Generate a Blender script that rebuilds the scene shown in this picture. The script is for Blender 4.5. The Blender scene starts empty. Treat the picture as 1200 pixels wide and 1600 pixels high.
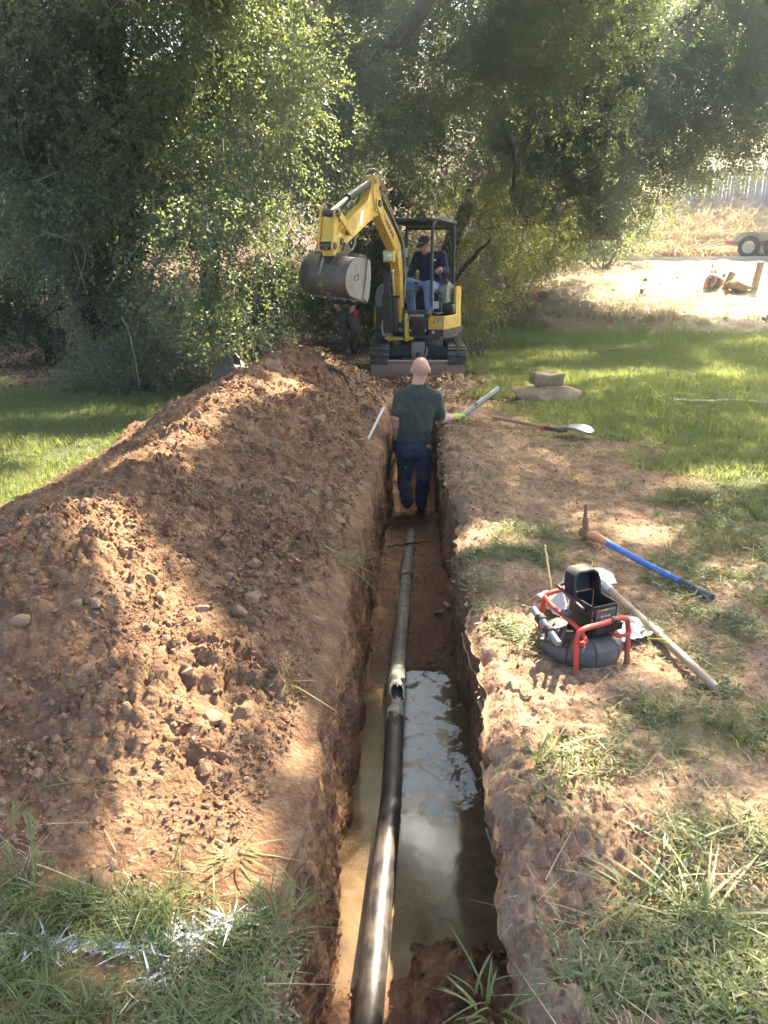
import bpy, bmesh, math, random
import numpy as np
from mathutils import Matrix, Vector, Euler

S = bpy.context.scene
COL = S.collection
rng = np.random.default_rng(7)
random.seed(7)

# ------------------------------------------------------------------ camera, light, exposure
F_PX = 1202.0
CAM = np.array([0.0, 0.0, 1.6])
PITCH, YAW = math.radians(17.5), math.radians(2.3)
cd = bpy.data.cameras.new('camera')
cd.sensor_fit = 'VERTICAL'
cd.sensor_height = 36.0
cd.sensor_width = 27.0
cd.lens = 36.0 * F_PX / 1600.0
cd.clip_end = 2000
cam = bpy.data.objects.new('camera', cd)
COL.objects.link(cam)
cam.location = CAM
cam.rotation_euler = (math.pi / 2 - PITCH, 0, YAW)
S.camera = cam

SUN_AZ, SUN_EL = math.radians(30), math.radians(47)      # azimuth east of +Y
SUN_DIR = np.array([math.sin(SUN_AZ) * math.cos(SUN_EL), math.cos(SUN_AZ) * math.cos(SUN_EL), math.sin(SUN_EL)])
world = bpy.data.worlds.new('World')
S.world = world
world.use_nodes = True
nt = world.node_tree
bg = nt.nodes['Background']
sky = nt.nodes.new('ShaderNodeTexSky')
sky.sky_type = 'NISHITA'
sky.sun_disc = False
sky.sun_elevation = SUN_EL
sky.sun_rotation = SUN_AZ
sky.air_density = 0.75
sky.dust_density = 5.0
sky.ozone_density = 0.0
nt.links.new(sky.outputs[0], bg.inputs[0])
bg.inputs[1].default_value = 0.11
sl = bpy.data.lights.new('sun', 'SUN')
sl.energy = 5.0
sl.angle = math.radians(0.53)
sl.color = (1.0, 0.87, 0.64)
so = bpy.data.objects.new('sun', sl)
COL.objects.link(so)
so.rotation_euler = Vector(SUN_DIR).to_track_quat('Z', 'Y').to_euler()
so.location = (10, 15, 20)
S.view_settings.view_transform = 'Standard'
S.view_settings.look = 'None'
S.view_settings.gamma = 1.0
S.view_settings.exposure = 3.3
S.render.engine = 'CYCLES'
S.cycles.use_denoising = True
S.cycles.max_bounces = 6
S.cycles.transparent_max_bounces = 4

# ------------------------------------------------------------------ helpers
def ray(px, py):
    """direction through a point of the 1200x1600 photograph (for working out real positions)"""
    a, b = (px - 600) / F_PX, -(py - 800) / F_PX
    d = np.array([a, math.cos(PITCH) + b * math.sin(PITCH), -math.sin(PITCH) + b * math.cos(PITCH)])
    c, s = math.cos(YAW), math.sin(YAW)
    return np.array([c * d[0] - s * d[1], s * d[0] + c * d[1], d[2]])

def atz(px, py, z=0.0):
    d = ray(px, py)
    return CAM + d * (z - CAM[2]) / d[2]

def aty(px, py, y):
    d = ray(px, py)
    return CAM + d * (y - CAM[1]) / d[1]

_tab = np.random.default_rng(3)
PERM = np.tile(_tab.permutation(512), 4)
GR = _tab.normal(size=(512, 3))
GR /= np.linalg.norm(GR, axis=1)[:, None]
GR2 = np.stack([np.cos(np.linspace(0, 2 * np.pi, 512)), np.sin(np.linspace(0, 2 * np.pi, 512))], 1)

def noise2(x, y):
    xi, yi = np.floor(x).astype(np.int64), np.floor(y).astype(np.int64)
    fx, fy = x - xi, y - yi
    u, v = fx * fx * fx * (fx * (fx * 6 - 15) + 10), fy * fy * fy * (fy * (fy * 6 - 15) + 10)
    def g(ix, iy, dx, dy):
        h = PERM[PERM[ix & 511] + (iy & 511)] & 511
        return GR2[h, 0] * dx + GR2[h, 1] * dy
    a, b = g(xi, yi, fx, fy), g(xi + 1, yi, fx - 1, fy)
    c, d = g(xi, yi + 1, fx, fy - 1), g(xi + 1, yi + 1, fx - 1, fy - 1)
    return 1.4 * ((a + (b - a) * u) * (1 - v) + (c + (d - c) * u) * v)

def noise3(x, y, z):
    x, y, z = np.broadcast_arrays(x, y, z)
    xi, yi, zi = (np.floor(q).astype(np.int64) for q in (x, y, z))
    fx, fy, fz = x - xi, y - yi, z - zi
    u, v, w = (f * f * (3 - 2 * f) for f in (fx, fy, fz))
    r = 0
    for i in (0, 1):
        for j in (0, 1):
            for k in (0, 1):
                h = PERM[PERM[PERM[(xi + i) & 511] + ((yi + j) & 511)] + ((zi + k) & 511)] & 511
                g = GR[h]
                d = g[..., 0] * (fx - i) + g[..., 1] * (fy - j) + g[..., 2] * (fz - k)
                r = r + d * (u if i else 1 - u) * (v if j else 1 - v) * (w if k else 1 - w)
    return 1.5 * r

def fbm2(x, y, o=4, g=0.5):
    r, a, f = 0, 1.0, 1.0
    for i in range(o):
        r = r + a * noise2(x * f + 17.3 * i, y * f - 9.1 * i)
        a *= g
        f *= 2.03
    return r

def worley2(x, y):
    """clods: 0 at the joint, 1 in the middle, and a random number per cell"""
    xi, yi = np.floor(x).astype(np.int64), np.floor(y).astype(np.int64)
    d1 = np.full(x.shape, 9.0)
    d2 = np.full(x.shape, 9.0)
    idc = np.zeros(x.shape)
    for i in (-1, 0, 1):
        for j in (-1, 0, 1):
            h = PERM[PERM[(xi + i) & 511] + ((yi + j) & 511)]
            px, py = xi + i + (h % 31) / 31.0, yi + j + ((h // 7) % 29) / 29.0
            d = (px - x) ** 2 + (py - y) ** 2
            n = d < d1
            d2 = np.where(n, d1, np.minimum(d2, d))
            idc = np.where(n, (h % 97) / 97.0, idc)
            d1 = np.where(n, d, d1)
    return np.clip(np.sqrt(d2) - np.sqrt(d1), 0, 1), idc

def sstep(a, b, x):
    t = np.clip((np.asarray(x, float) - a) / (b - a), 0, 1)
    return t * t * (3 - 2 * t)

def interp(x, pts):
    xs, ys = zip(*pts)
    return np.interp(x, xs, ys)

def tag(o, label=None, cat=None, group=None, kind=None):
    if label: o['label'] = label
    if cat: o['category'] = cat
    if group: o['group'] = group
    if kind: o['kind'] = kind
    return o

def empty(name, loc=(0, 0, 0), rz=0.0):
    o = bpy.data.objects.new(name, None)
    COL.objects.link(o)
    o.location = loc
    o.rotation_euler = (0, 0, rz)
    return o

def link(name, me, mat=None, parent=None, loc=None):
    o = bpy.data.objects.new(name, me)
    COL.objects.link(o)
    if mat is not None and not me.materials:
        me.materials.append(mat)
    if parent is not None:
        o.parent = parent
    if loc is not None:
        o.location = loc
    return o

def np_mesh(name, v, f, smooth=False, attrs=None):
    """mesh from arrays; f is (n,3) or (n,4)"""
    me = bpy.data.meshes.new(name)
    v = np.ascontiguousarray(v, np.float32)
    f = np.ascontiguousarray(f, np.int32)
    n, k = f.shape
    me.vertices.add(len(v))
    me.vertices.foreach_set('co', v.ravel())
    me.loops.add(n * k)
    me.loops.foreach_set('vertex_index', f.ravel())
    me.polygons.add(n)
    me.polygons.foreach_set('loop_start', np.arange(0, n * k, k, dtype=np.int32))
    if smooth:
        me.polygons.foreach_set('use_smooth', np.ones(n, bool))
    for an, (ty, arr) in (attrs or {}).items():
        a = me.attributes.new(an, ty, 'POINT')
        a.data.foreach_set('value' if ty in ('FLOAT', 'INT') else ('vector' if ty == 'FLOAT_VECTOR' else 'color'),
                           np.ascontiguousarray(arr, np.int32 if ty == 'INT' else np.float32).ravel())
    me.update(calc_edges=True)
    me.validate()
    return me

class MB:
    """collects shapes into one mesh"""
    def __init__(self, M=None):
        self.v, self.f, self.M = [], [], (M or Matrix.Identity(4))
    def add(self, vs, fs):
        n = len(self.v)
        self.v += [tuple(self.M @ Vector(p)) for p in vs]
        self.f += [[i + n for i in f] for f in fs]
        return self
    def box(self, c, s, R=None, ch=0.0):
        bm = bmesh.new()
        bmesh.ops.create_cube(bm, size=1)
        bmesh.ops.scale(bm, vec=Vector(s), verts=bm.verts)
        if ch:
            bmesh.ops.bevel(bm, geom=list(bm.edges), offset=min(ch, 0.45 * min(s)), segments=1 if ch < 0.012 else 2, affect='EDGES', profile=0.5)
        R = R or Matrix.Identity(3)
        bm.verts.index_update()
        self.add([R @ q.co + Vector(c) for q in bm.verts], [[q.index for q in f.verts] for f in bm.faces])
        bm.free()
        return self
    def bar(self, a, b, w, h, up=(0, 0, 1), ch=0.0):
        a, b = Vector(a), Vector(b)
        y = (b - a).normalized()
        x = y.cross(Vector(up)).normalized()
        z = x.cross(y)
        return self.box((a + b) / 2, (w, (b - a).length, h), Matrix((x, y, z)).transposed(), ch)
    def tube(self, path, r, n=8, caps=True):
        P = [Vector(p) for p in path]
        rr = r if isinstance(r, (list, tuple, np.ndarray)) else [r] * len(P)
        vs, fs = [], []
        t0 = (P[1] - P[0]).normalized()
        ref = t0.orthogonal().normalized()
        for i, p in enumerate(P):
            t = ((P[min(i + 1, len(P) - 1)]) - P[max(i - 1, 0)])
            t = t.normalized() if t.length > 1e-9 else t0
            ref = (ref - t * ref.dot(t))
            ref = ref.normalized() if ref.length > 1e-6 else t.orthogonal().normalized()
            b = t.cross(ref)
            for k in range(n):
                a = 2 * math.pi * k / n
                vs.append(p + (ref * math.cos(a) + b * math.sin(a)) * rr[i])
        for i in range(len(P) - 1):
            for k in range(n):
                k2 = (k + 1) % n
                fs.append([i * n + k, i * n + k2, (i + 1) * n + k2, (i + 1) * n + k])
        if caps:
            fs.append(list(range(n))[::-1])
            fs.append([(len(P) - 1) * n + k for k in range(n)])
        return self.add(vs, fs)
    def lathe(self, prof, c=(0, 0, 0), n=24, R=None, a0=0, a1=2 * math.pi):
        R = R or Matrix.Identity(3)
        full = abs(a1 - a0 - 2 * math.pi) < 1e-6
        m = n if full else n + 1
        vs, fs = [], []
        for k in range(m):
            a = a0 + (a1 - a0) * k / n
            for (r, z) in prof:
                vs.append(R @ Vector((r * math.cos(a), r * math.sin(a), z)) + Vector(c))
        L = len(prof)
        for k in range(n):
            k2 = (k + 1) % m
            for i in range(L - 1):
                fs.append([k * L + i, k2 * L + i, k2 * L + i + 1, k * L + i + 1])
        return self.add(vs, fs)
    def prism(self, poly, o, ex, ey, ez, d, ch=0.0):
        """polygon (u,v) in the plane ex,ey about o, thickness d along ez (centred)"""
        o, ex, ey, ez = Vector(o), Vector(ex), Vector(ey), Vector(ez)
        n = len(poly)
        if ch:
            cx = sum(p[0] for p in poly) / n
            cy = sum(p[1] for p in poly) / n
            ins = []
            for i, p in enumerate(poly):
                q0, q1 = poly[i - 1], poly[(i + 1) % n]
                e0, e1 = Vector((p[0] - q0[0], p[1] - q0[1])).normalized(), Vector((q1[0] - p[0], q1[1] - p[1])).normalized()
                nn = Vector((-(e0 + e1)[1], (e0 + e1)[0]))
                nn = nn.normalized() if nn.length > 1e-6 else Vector((0, 0))
                area = sum(poly[j][0] * poly[(j + 1) % n][1] - poly[(j + 1) % n][0] * poly[j][1] for j in range(n))
                sgn = 1 if area > 0 else -1
                ins.append((p[0] + nn.x * ch * sgn, p[1] + nn.y * ch * sgn))
            rings = [(ins, -d / 2), (poly, -d / 2 + ch), (poly, d / 2 - ch), (ins, d / 2)]
        else:
            rings = [(poly, -d / 2), (poly, d / 2)]
        vs = [o + ex * p[0] + ey * p[1] + ez * w for pl, w in rings for p in pl]
        fs = []
        for r in range(len(rings) - 1):
            for i in range(n):
                j = (i + 1) % n
                fs.append([r * n + i, r * n + j, (r + 1) * n + j, (r + 1) * n + i])
        fs.append(list(range(n))[::-1])
        fs.append([(len(rings) - 1) * n + i for i in range(n)])
        return self.add(vs, fs)
    def sphere(self, c, r, n=12, m=8, R=None):
        r = Vector(r) if not isinstance(r, (int, float)) else Vector((r, r, r))
        R = R or Matrix.Identity(3)
        vs, fs = [], []
        for i in range(m + 1):
            t = math.pi * i / m
            for k in range(n):
                a = 2 * math.pi * k / n
                vs.append(R @ Vector((r.x * math.sin(t) * math.cos(a), r.y * math.sin(t) * math.sin(a), r.z * math.cos(t))) + Vector(c))
        for i in range(m):
            for k in range(n):
                k2 = (k + 1) % n
                fs.append([i * n + k, (i + 1) * n + k, (i + 1) * n + k2, i * n + k2])
        return self.add(vs, fs)
    def mesh(self, name, angle=35):
        me = bpy.data.meshes.new(name)
        me.from_pydata(self.v, [], self.f)
        bm = bmesh.new()
        bm.from_mesh(me)
        bmesh.ops.remove_doubles(bm, verts=bm.verts, dist=1e-5)
        bmesh.ops.recalc_face_normals(bm, faces=bm.faces)
        bm.to_mesh(me)
        bm.free()
        me.polygons.foreach_set('use_smooth', np.ones(len(me.polygons), bool))
        me.set_sharp_from_angle(angle=math.radians(angle))
        return me
    def build(self, name, mat=None, parent=None, angle=35):
        return link(name, self.mesh(name, angle), mat, parent)

def rotm(ax, a):
    return Matrix.Rotation(a, 3, ax)

def smooth_path(pts, n=8):
    """Catmull-Rom through the points"""
    P = [Vector(p) for p in pts]
    P = [2 * P[0] - P[1]] + P + [2 * P[-1] - P[-2]]
    out = []
    for i in range(1, len(P) - 2):
        for k in range(n):
            t = k / n
            a, b, c, d = P[i - 1:i + 3]
            out.append(0.5 * ((2 * b) + (c - a) * t + (2 * a - 5 * b + 4 * c - d) * t * t + (3 * b - a - 3 * c + d) * t ** 3))
    out.append(P[-2])
    return out

def copy_tree(o, parent=None):
    c = o.copy()
    COL.objects.link(c)
    if parent is not None:
        c.parent = parent
    for ch in list(o.children):
        copy_tree(ch, c)
    return c

# ------------------------------------------------------------------ materials
def new_mat(name):
    m = bpy.data.materials.new(name)
    m.use_nodes = True
    t = m.node_tree
    return m, t, t.nodes['Principled BSDF']

def nd(t, ty, **kw):
    n = t.nodes.new(ty)
    for k, v in kw.items():
        if k == 'inp':
            for a, b in v.items():
                n.inputs[a].default_value = b
        else:
            setattr(n, k, v)
    return n

def mixc(t, fac, a, b, mode='MIX'):
    m = nd(t, 'ShaderNodeMix', data_type='RGBA', blend_type=mode)
    for sock, val in ((m.inputs[0], fac), (m.inputs[6], a), (m.inputs[7], b)):
        if isinstance(val, (int, float)):
            sock.default_value = val
        elif isinstance(val, tuple):
            sock.default_value = val if len(val) == 4 else (*val, 1)
        else:
            t.links.new(val, sock)
    return m.outputs[2]

def ramp(t, src, stops):
    r = nd(t, 'ShaderNodeValToRGB')
    e = r.color_ramp.elements
    while len(e) < len(stops):
        e.new(0.5)
    for q, (p, c) in zip(e, stops):
        q.position = p
        q.color = (c, c, c, 1) if isinstance(c, (int, float)) else (*c, 1)
    t.links.new(src, r.inputs[0])
    return r.outputs[0]

def mth(t, op, a, b=None):
    m = nd(t, 'ShaderNodeMath', operation=op)
    for i, v in enumerate((a, b)):
        if v is None: continue
        if isinstance(v, (int, float)): m.inputs[i].default_value = v
        else: t.links.new(v, m.inputs[i])
    return m.outputs[0]

def ntex(t, scale, detail=4, rough=0.55, coord=None, dist=0.0):
    n = nd(t, 'ShaderNodeTexNoise', inp={'Scale': scale, 'Detail': detail, 'Roughness': rough, 'Distortion': dist})
    if coord is not None:
        t.links.new(coord, n.inputs['Vector'])
    return n.outputs['Fac']

def bump(t, p, h, strength=0.4, dist=0.02):
    b = nd(t, 'ShaderNodeBump', inp={'Strength': strength, 'Distance': dist})
    t.links.new(h, b.inputs['Height'])
    t.links.new(b.outputs[0], p.inputs['Normal'])

def worn(name, col, dirt=(0.22, 0.15, 0.10), amt=0.35, rough=0.5, metal=0.0, scale=9.0, spec=0.5, bmp=0.15, var=0.12):
    """a used surface: slightly uneven colour, dust in patches, uneven gloss"""
    m, t, p = new_mat(name)
    co = nd(t, 'ShaderNodeTexCoord').outputs['Object']
    a, b = ntex(t, scale, 6, 0.6, co), ntex(t, scale * 5.3, 4, 0.6, co)
    base = mixc(t, b, tuple(c * (1 - var) for c in col), tuple(min(1, c * (1 + var)) for c in col))
    k = ramp(t, a, [(0.48, 0.0), (0.75, 1.0)])
    k2 = mth(t, 'MULTIPLY', k, amt)
    c = mixc(t, k2, base, dirt)
    t.links.new(c, p.inputs['Base Color'])
    r = mth(t, 'ADD', mth(t, 'MULTIPLY', k, 0.3), rough)
    t.links.new(r, p.inputs['Roughness'])
    p.inputs['Metallic'].default_value = metal
    p.inputs['Specular IOR Level'].default_value = spec
    if bmp:
        bump(t, p, b, bmp, 0.004)
    return m

def leaf_mat(name, c1, c2, trans, tfac=0.35, rough=0.45, spec=0.45, hue=None):
    m, t, p = new_mat(name)
    g = nd(t, 'ShaderNodeNewGeometry')
    oi = nd(t, 'ShaderNodeObjectInfo')
    k = mth(t, 'ADD', mth(t, 'MULTIPLY', g.outputs['Random Per Island'], 0.55), mth(t, 'MULTIPLY', oi.outputs['Random'], 0.45))
    c = mixc(t, k, c1, c2)
    if hue:
        big = ntex(t, 0.8, 2, 0.5, g.outputs['Position'])
        c = mixc(t, ramp(t, big, [(0.45, 0), (0.7, 0.7)]), c, hue)
    t.links.new(c, p.inputs['Base Color'])
    p.inputs['Roughness'].default_value = rough
    p.inputs['Specular IOR Level'].default_value = spec
    tr = nd(t, 'ShaderNodeBsdfTranslucent')
    t.links.new(mixc(t, k, trans, tuple(q * 0.75 for q in trans)), tr.inputs[0])
    mx = nd(t, 'ShaderNodeMixShader', inp={0: tfac})
    t.links.new(p.outputs[0], mx.inputs[1])
    t.links.new(tr.outputs[0], mx.inputs[2])
    t.links.new(mx.outputs[0], t.nodes['Material Output'].inputs[0])
    return m

def bark_mat(name, c1, c2):
    m, t, p = new_mat(name)
    co = nd(t, 'ShaderNodeTexCoord').outputs['Object']
    mp = nd(t, 'ShaderNodeMapping', inp={'Scale': (1, 1, 0.35)})
    t.links.new(co, mp.inputs[0])
    a = ntex(t, 14, 6, 0.65, mp.outputs[0], 0.5)
    t.links.new(mixc(t, ramp(t, a, [(0.35, 0), (0.65, 1)]), c1, c2), p.inputs['Base Color'])
    p.inputs['Roughness'].default_value = 0.95
    bump(t, p, a, 0.9, 0.05)
    return m

# ------------------------------------------------------------------ scattering (one object, many leaves or blades)
def proto_collection(name, meshes):
    c = bpy.data.collections.new(name)
    for i, me in enumerate(meshes):
        c.objects.link(bpy.data.objects.new('%s_%02d' % (name, i), me))
    return c

def scatter_group(coll):
    g = bpy.data.node_groups.new('scatter_' + coll.name, 'GeometryNodeTree')
    g.interface.new_socket('Geometry', in_out='INPUT', socket_type='NodeSocketGeometry')
    g.interface.new_socket('Geometry', in_out='OUTPUT', socket_type='NodeSocketGeometry')
    gi, go = g.nodes.new('NodeGroupInput'), g.nodes.new('NodeGroupOutput')
    ip, ci = g.nodes.new('GeometryNodeInstanceOnPoints'), g.nodes.new('GeometryNodeCollectionInfo')
    ci.inputs['Collection'].default_value = coll
    ci.inputs['Separate Children'].default_value = True
    ci.inputs['Reset Children'].default_value = True
    def na(n, ty):
        a = g.nodes.new('GeometryNodeInputNamedAttribute')
        a.data_type = ty
        a.inputs['Name'].default_value = n
        return a.outputs[0]
    L = g.links.new
    L(gi.outputs[0], ip.inputs['Points'])
    L(ci.outputs[0], ip.inputs['Instance'])
    ip.inputs['Pick Instance'].default_value = True
    L(na('idx', 'INT'), ip.inputs['Instance Index'])
    L(na('rot', 'FLOAT_VECTOR'), ip.inputs['Rotation'])
    L(na('scl', 'FLOAT_VECTOR'), ip.inputs['Scale'])
    L(ip.outputs[0], go.inputs[0])
    return g

def scatter(name, group, nproto, pts, rot, scl, parent=None, idx=None):
    pts = np.asarray(pts, np.float32)
    n = len(pts)
    scl = np.asarray(scl, np.float32)
    if scl.ndim == 1:
        scl = np.repeat(scl[:, None], 3, 1)
    me = bpy.data.meshes.new(name)
    me.vertices.add(n)
    me.vertices.foreach_set('co', pts.ravel())
    if idx is None:
        idx = rng.integers(0, nproto, n)
    for an, ty, arr, k in (('rot', 'FLOAT_VECTOR', rot, 'vector'), ('scl', 'FLOAT_VECTOR', scl, 'vector'), ('idx', 'INT', idx, 'value')):
        a = me.attributes.new(an, ty, 'POINT')
        a.data.foreach_set(k, np.ascontiguousarray(arr, np.int32 if ty == 'INT' else np.float32).ravel())
    o = link(name, me, None, parent)
    md = o.modifiers.new('scatter', 'NODES')
    md.node_group = group
    o['kind'] = 'stuff'
    return o

# ------------------------------------------------------------------ soil materials
def soil_mat(name, dark, mid, light, scale=1.0, bmp=0.6, straw=None, straw_amt=0.3, wet=None):
    m, t, p = new_mat(name)
    pos = nd(t, 'ShaderNodeNewGeometry').outputs['Position']
    big = ntex(t, 1.3 * scale, 4, 0.6, pos)
    med = ntex(t, 9 * scale, 6, 0.65, pos, 0.4)
    fin = ntex(t, 70 * scale, 5, 0.7, pos)
    vor = nd(t, 'ShaderNodeTexVoronoi', feature='F1', inp={'Scale': 55 * scale})
    t.links.new(pos, vor.inputs['Vector'])
    c = mixc(t, ramp(t, big, [(0.36, 0), (0.64, 1)]), dark, mid)
    c = mixc(t, ramp(t, med, [(0.42, 0), (0.72, 0.85)]), c, light)
    c = mixc(t, ramp(t, fin, [(0.35, 0.35), (0.6, 0.0)]), c, tuple(q * 0.6 for q in dark))
    c = mixc(t, ramp(t, vor.outputs['Distance'], [(0.12, 0.28), (0.3, 0.0)]), c, light)
    if straw:
        mp = nd(t, 'ShaderNodeMapping', inp={'Scale': (90, 22, 30), 'Rotation': (0, 0, 0.5)})
        t.links.new(pos, mp.inputs[0])
        s = ntex(t, 1.0, 3, 0.6, mp.outputs[0], 1.2)
        k = mth(t, 'MULTIPLY', ramp(t, s, [(0.55, 0), (0.66, straw_amt)]), ramp(t, big, [(0.35, 0.3), (0.6, 1)]))
        c = mixc(t, k, c, straw)
    rough = 0.95
    if wet:
        w = nd(t, 'ShaderNodeAttribute', attribute_name='wet').outputs['Fac']
        c = mixc(t, w, c, wet)
        t.links.new(mth(t, 'SUBTRACT', 0.95, mth(t, 'MULTIPLY', w, 0.42)), p.inputs['Roughness'])
    else:
        p.inputs['Roughness'].default_value = rough
    t.links.new(c, p.inputs['Base Color'])
    p.inputs['Specular IOR Level'].default_value = 0.25
    h = mth(t, 'ADD', mth(t, 'MULTIPLY', fin, 0.5), med)
    h = mth(t, 'ADD', h, mth(t, 'MULTIPLY', vor.outputs['Distance'], 0.35))
    bump(t, p, h, bmp, 0.03)
    return m

M_HEAP = soil_mat('heap_soil', (0.105, 0.051, 0.029), (0.185, 0.102, 0.058), (0.315, 0.205, 0.120), 1.0, 0.9)
def add_turf(m):
    t = m.node_tree
    p = t.nodes['Principled BSDF']
    old = p.inputs['Base Color'].links[0].from_socket
    a = nd(t, 'ShaderNodeAttribute', attribute_name='turf').outputs['Fac']
    pos = nd(t, 'ShaderNodeNewGeometry').outputs['Position']
    c = mixc(t, ramp(t, ntex(t, 14, 5, .65, pos), [(.35, 0), (.7, 1)]), (0.075, 0.06, 0.03), (0.06, 0.085, 0.028))
    t.links.new(mixc(t, a, old, c), p.inputs['Base Color'])
add_turf(M_HEAP)
M_TRENCH = soil_mat('trench_soil', (0.12, 0.056, 0.030), (0.21, 0.112, 0.060), (0.34, 0.215, 0.12), wet=(0.115, 0.055, 0.031))
M_YARD = soil_mat('yard_soil', (0.150, 0.084, 0.052), (0.245, 0.150, 0.094), (0.34, 0.235, 0.152), 1.0, 0.5, straw=(0.46, 0.38, 0.27), straw_amt=0.45)

def lawn_right(x, y):
    """signed measure: > 0 in the grass right of the bare soil"""
    xb = interp(y, [(0, 0.75), (1.3, 0.62), (1.9, 0.95), (3.0, 1.45), (4.0, 1.55), (5.2, 1.95), (6.5, 1.75), (7.6, 1.55), (8.6, 1.15), (9.6, 0.9), (10.5, 0.75), (12, 0.8), (30, 0.8)])
    return x - xb

# ------------------------------------------------------------------ lie of the land
def ground(x, y):
    """height of the undisturbed ground"""
    r = sstep(0.5, 5.0, x - 0.05 * (y - 14))
    right = interp(y, [(-60, 0), (13, 0), (17, .22), (20, .72), (22.5, 1.27), (25.3, 1.80), (26.2, 1.88), (31, 1.92), (32, 2.2), (36, 3.9), (40, 4.8), (60, 9), (120, 24)])
    left = interp(y, [(-60, 0), (15.5, 0), (18, .25), (21, .9), (26, 2.6), (34, 5.5), (60, 13), (120, 30)])
    return left * (1 - r) + right * r + 0.02 * noise2(x * 0.7, y * 0.7)

XR0, XL0 = -3.3, 2.4            # the strip of ground that is modelled finely
Y0, Y1 = 0.35, 12.4
def lip_l(y): return -0.300 - 0.035 * (1 - sstep(4.0, 7.0, y)) + 0.040 * noise2(y * 1.7, y * 0 + 3.1) + 0.024 * noise2(y * 6.1, y * 0 + 8.4) + 0.014 * noise2(y * 15, y * 0 + 1.4)
def lip_r(y): return 0.265 + 0.040 * noise2(y * 1.5, y * 0 + 21.7) + 0.030 * noise2(y * 5.3, y * 0 + 2.2) + 0.020 * noise2(y * 14, y * 0 + 4.2)
def depth(y):
    return interp(y, [(0, .62), (1.3, .66), (1.9, .72), (2.3, .82), (3.6, .84), (4.15, .74), (5.2, .70), (6.6, .78), (7.5, .90), (9.8, .95), (10.5, .7), (10.95, .05), (11.2, 0), (20, 0)])
def ridge_x(y): return interp(y, [(0, -1.5), (4, -1.62), (7.5, -1.6), (9, -1.32), (12, -1.25)])
def ridge_h(y):
    return interp(y, [(0, 0), (1.48, 0), (1.66, .10), (2.2, .36), (2.7, .49), (3.3, .53), (4.1, .47), (5.2, .53), (6.2, .63), (7, .66), (8, .62), (8.9, .77), (9.4, .70), (10.3, .46), (11.0, .20), (11.5, .0), (30, 0)])
def heap(x, y):
    xr, H, xl = ridge_x(y), ridge_h(y), -0.31
    xr = xr + 0.12 * noise2(y * 0.9, y * 0 + 5.5)
    t = np.where(x > xr, (x - xr) / (xl - xr), (xr - x) / 1.15)
    t = np.clip(t, 0, 1.2)
    s = np.sqrt(t * t + 0.012) - 0.11
    h = H * np.clip(1.0 - s * 1.0, 0, 1)
    h = np.where(x > xl, 0, h) * (1 - 0.85 * sstep(-0.50, -0.33, x))
    e = sstep(0.0, 0.12, h)
    return h, e

yy = [Y0]
while yy[-1] < Y1:
    yy.append(yy[-1] + max(0.0065, 0.0045 * yy[-1]))
yy = np.array(yy)
NY = len(yy)
SEG = (('heap', 330), ('wall_l', 105), ('floor', 62), ('wall_r', 105), ('yard', 210))
Yg = yy[:, None]
ll, lr, dp = lip_l(yy)[:, None], lip_r(yy)[:, None], depth(yy)[:, None]
u = np.linspace(0, 1, 331)[None, :]
xh = XR0 + (ll - XR0) * (1 - (1 - u) ** 0.8 * 1.0)           # finer on the trench side
bl, br = ll + 0.035 + 0.03 * (1 - sstep(4, 7, Yg)), lr + 0.115 * (1 - sstep(2.7, 3.8, Yg))
zL = ground(ll, Yg) + heap(ll - 0.002, Yg)[0]
zR = ground(lr, Yg)
parts_x, parts_z = [xh], [ground(xh, Yg) + heap(xh, Yg)[0]]
v = np.linspace(0, 1, 106)[None, 1:]
parts_x.append(ll + (bl - ll) * v)
parts_z.append(zL * (1 - v) + (-dp) * v)
v = np.linspace(0, 1, 63)[None, 1:]
parts_x.append(bl + (br - bl) * v)
parts_z.append(-dp + 0 * v)
v = np.linspace(0, 1, 106)[None, 1:]
parts_x.append(br + (lr - br) * v)
parts_z.append(-dp * (1 - v) + zR * v)
v = np.linspace(0, 1, 211)[None, 1:]
xy_ = lr + (XL0 - lr) * v
parts_x.append(xy_)
parts_z.append(ground(xy_, Yg))
GX, GZ = np.concatenate(parts_x, 1), np.concatenate(parts_z, 1)
GY = np.repeat(Yg, GX.shape[1], 1)
NX = GX.shape[1]
b0, b1, b2, b3 = 330, 435, 497, 602                       # column where each part ends
cols = np.arange(NX)[None, :]
open_ = sstep(0.0, 0.12, dp)                             # 0 where there is no trench
# --- relief
_, he = heap(GX, GY)
he = np.where(cols <= b0, he, 0)
w1, c1 = worley2(GX * 7.5 + 0.35 * noise2(GX * 9, GY * 9), GY * 7.5 + 0.35 * noise2(GX * 9 + 9, GY * 9))
w2, c2 = worley2(GX * 19 + 0.5 * noise2(GX * 14, GY * 14), GY * 19 + 0.5 * noise2(GX * 14 + 3, GY * 14))
w3, c3 = worley2(GX * 42, GY * 42)
lump = fbm2(GX * 2.1, GY * 2.1, 4)
cl = sstep(-0.1, 0.5, fbm2(GX * 1.4 + 40, GY * 1.4, 3))       # where the clods are big
cl2 = sstep(-0.25, 0.35, fbm2(GX * 2.3 + 80, GY * 2.3, 3))
hz = 0.060 * lump + 0.048 * cl * (np.minimum(w1 * 3.2, 1) * (0.2 + 1.1 * c1) - 0.3) + 0.032 * (0.1 + 0.9 * cl2) * (np.minimum(w2 * 2.4, 1) * (0.15 + 1.2 * c2) - 0.25)
hz += 0.012 * (0.3 + cl2) * (np.minimum(w3 * 2.5, 1) * (0.1 + c3)) + 0.012 * fbm2(GX * 26, GY * 26, 3, 0.6) - 0.012
edge = 1 - sstep(0.0, 0.10, ll - GX)
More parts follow.
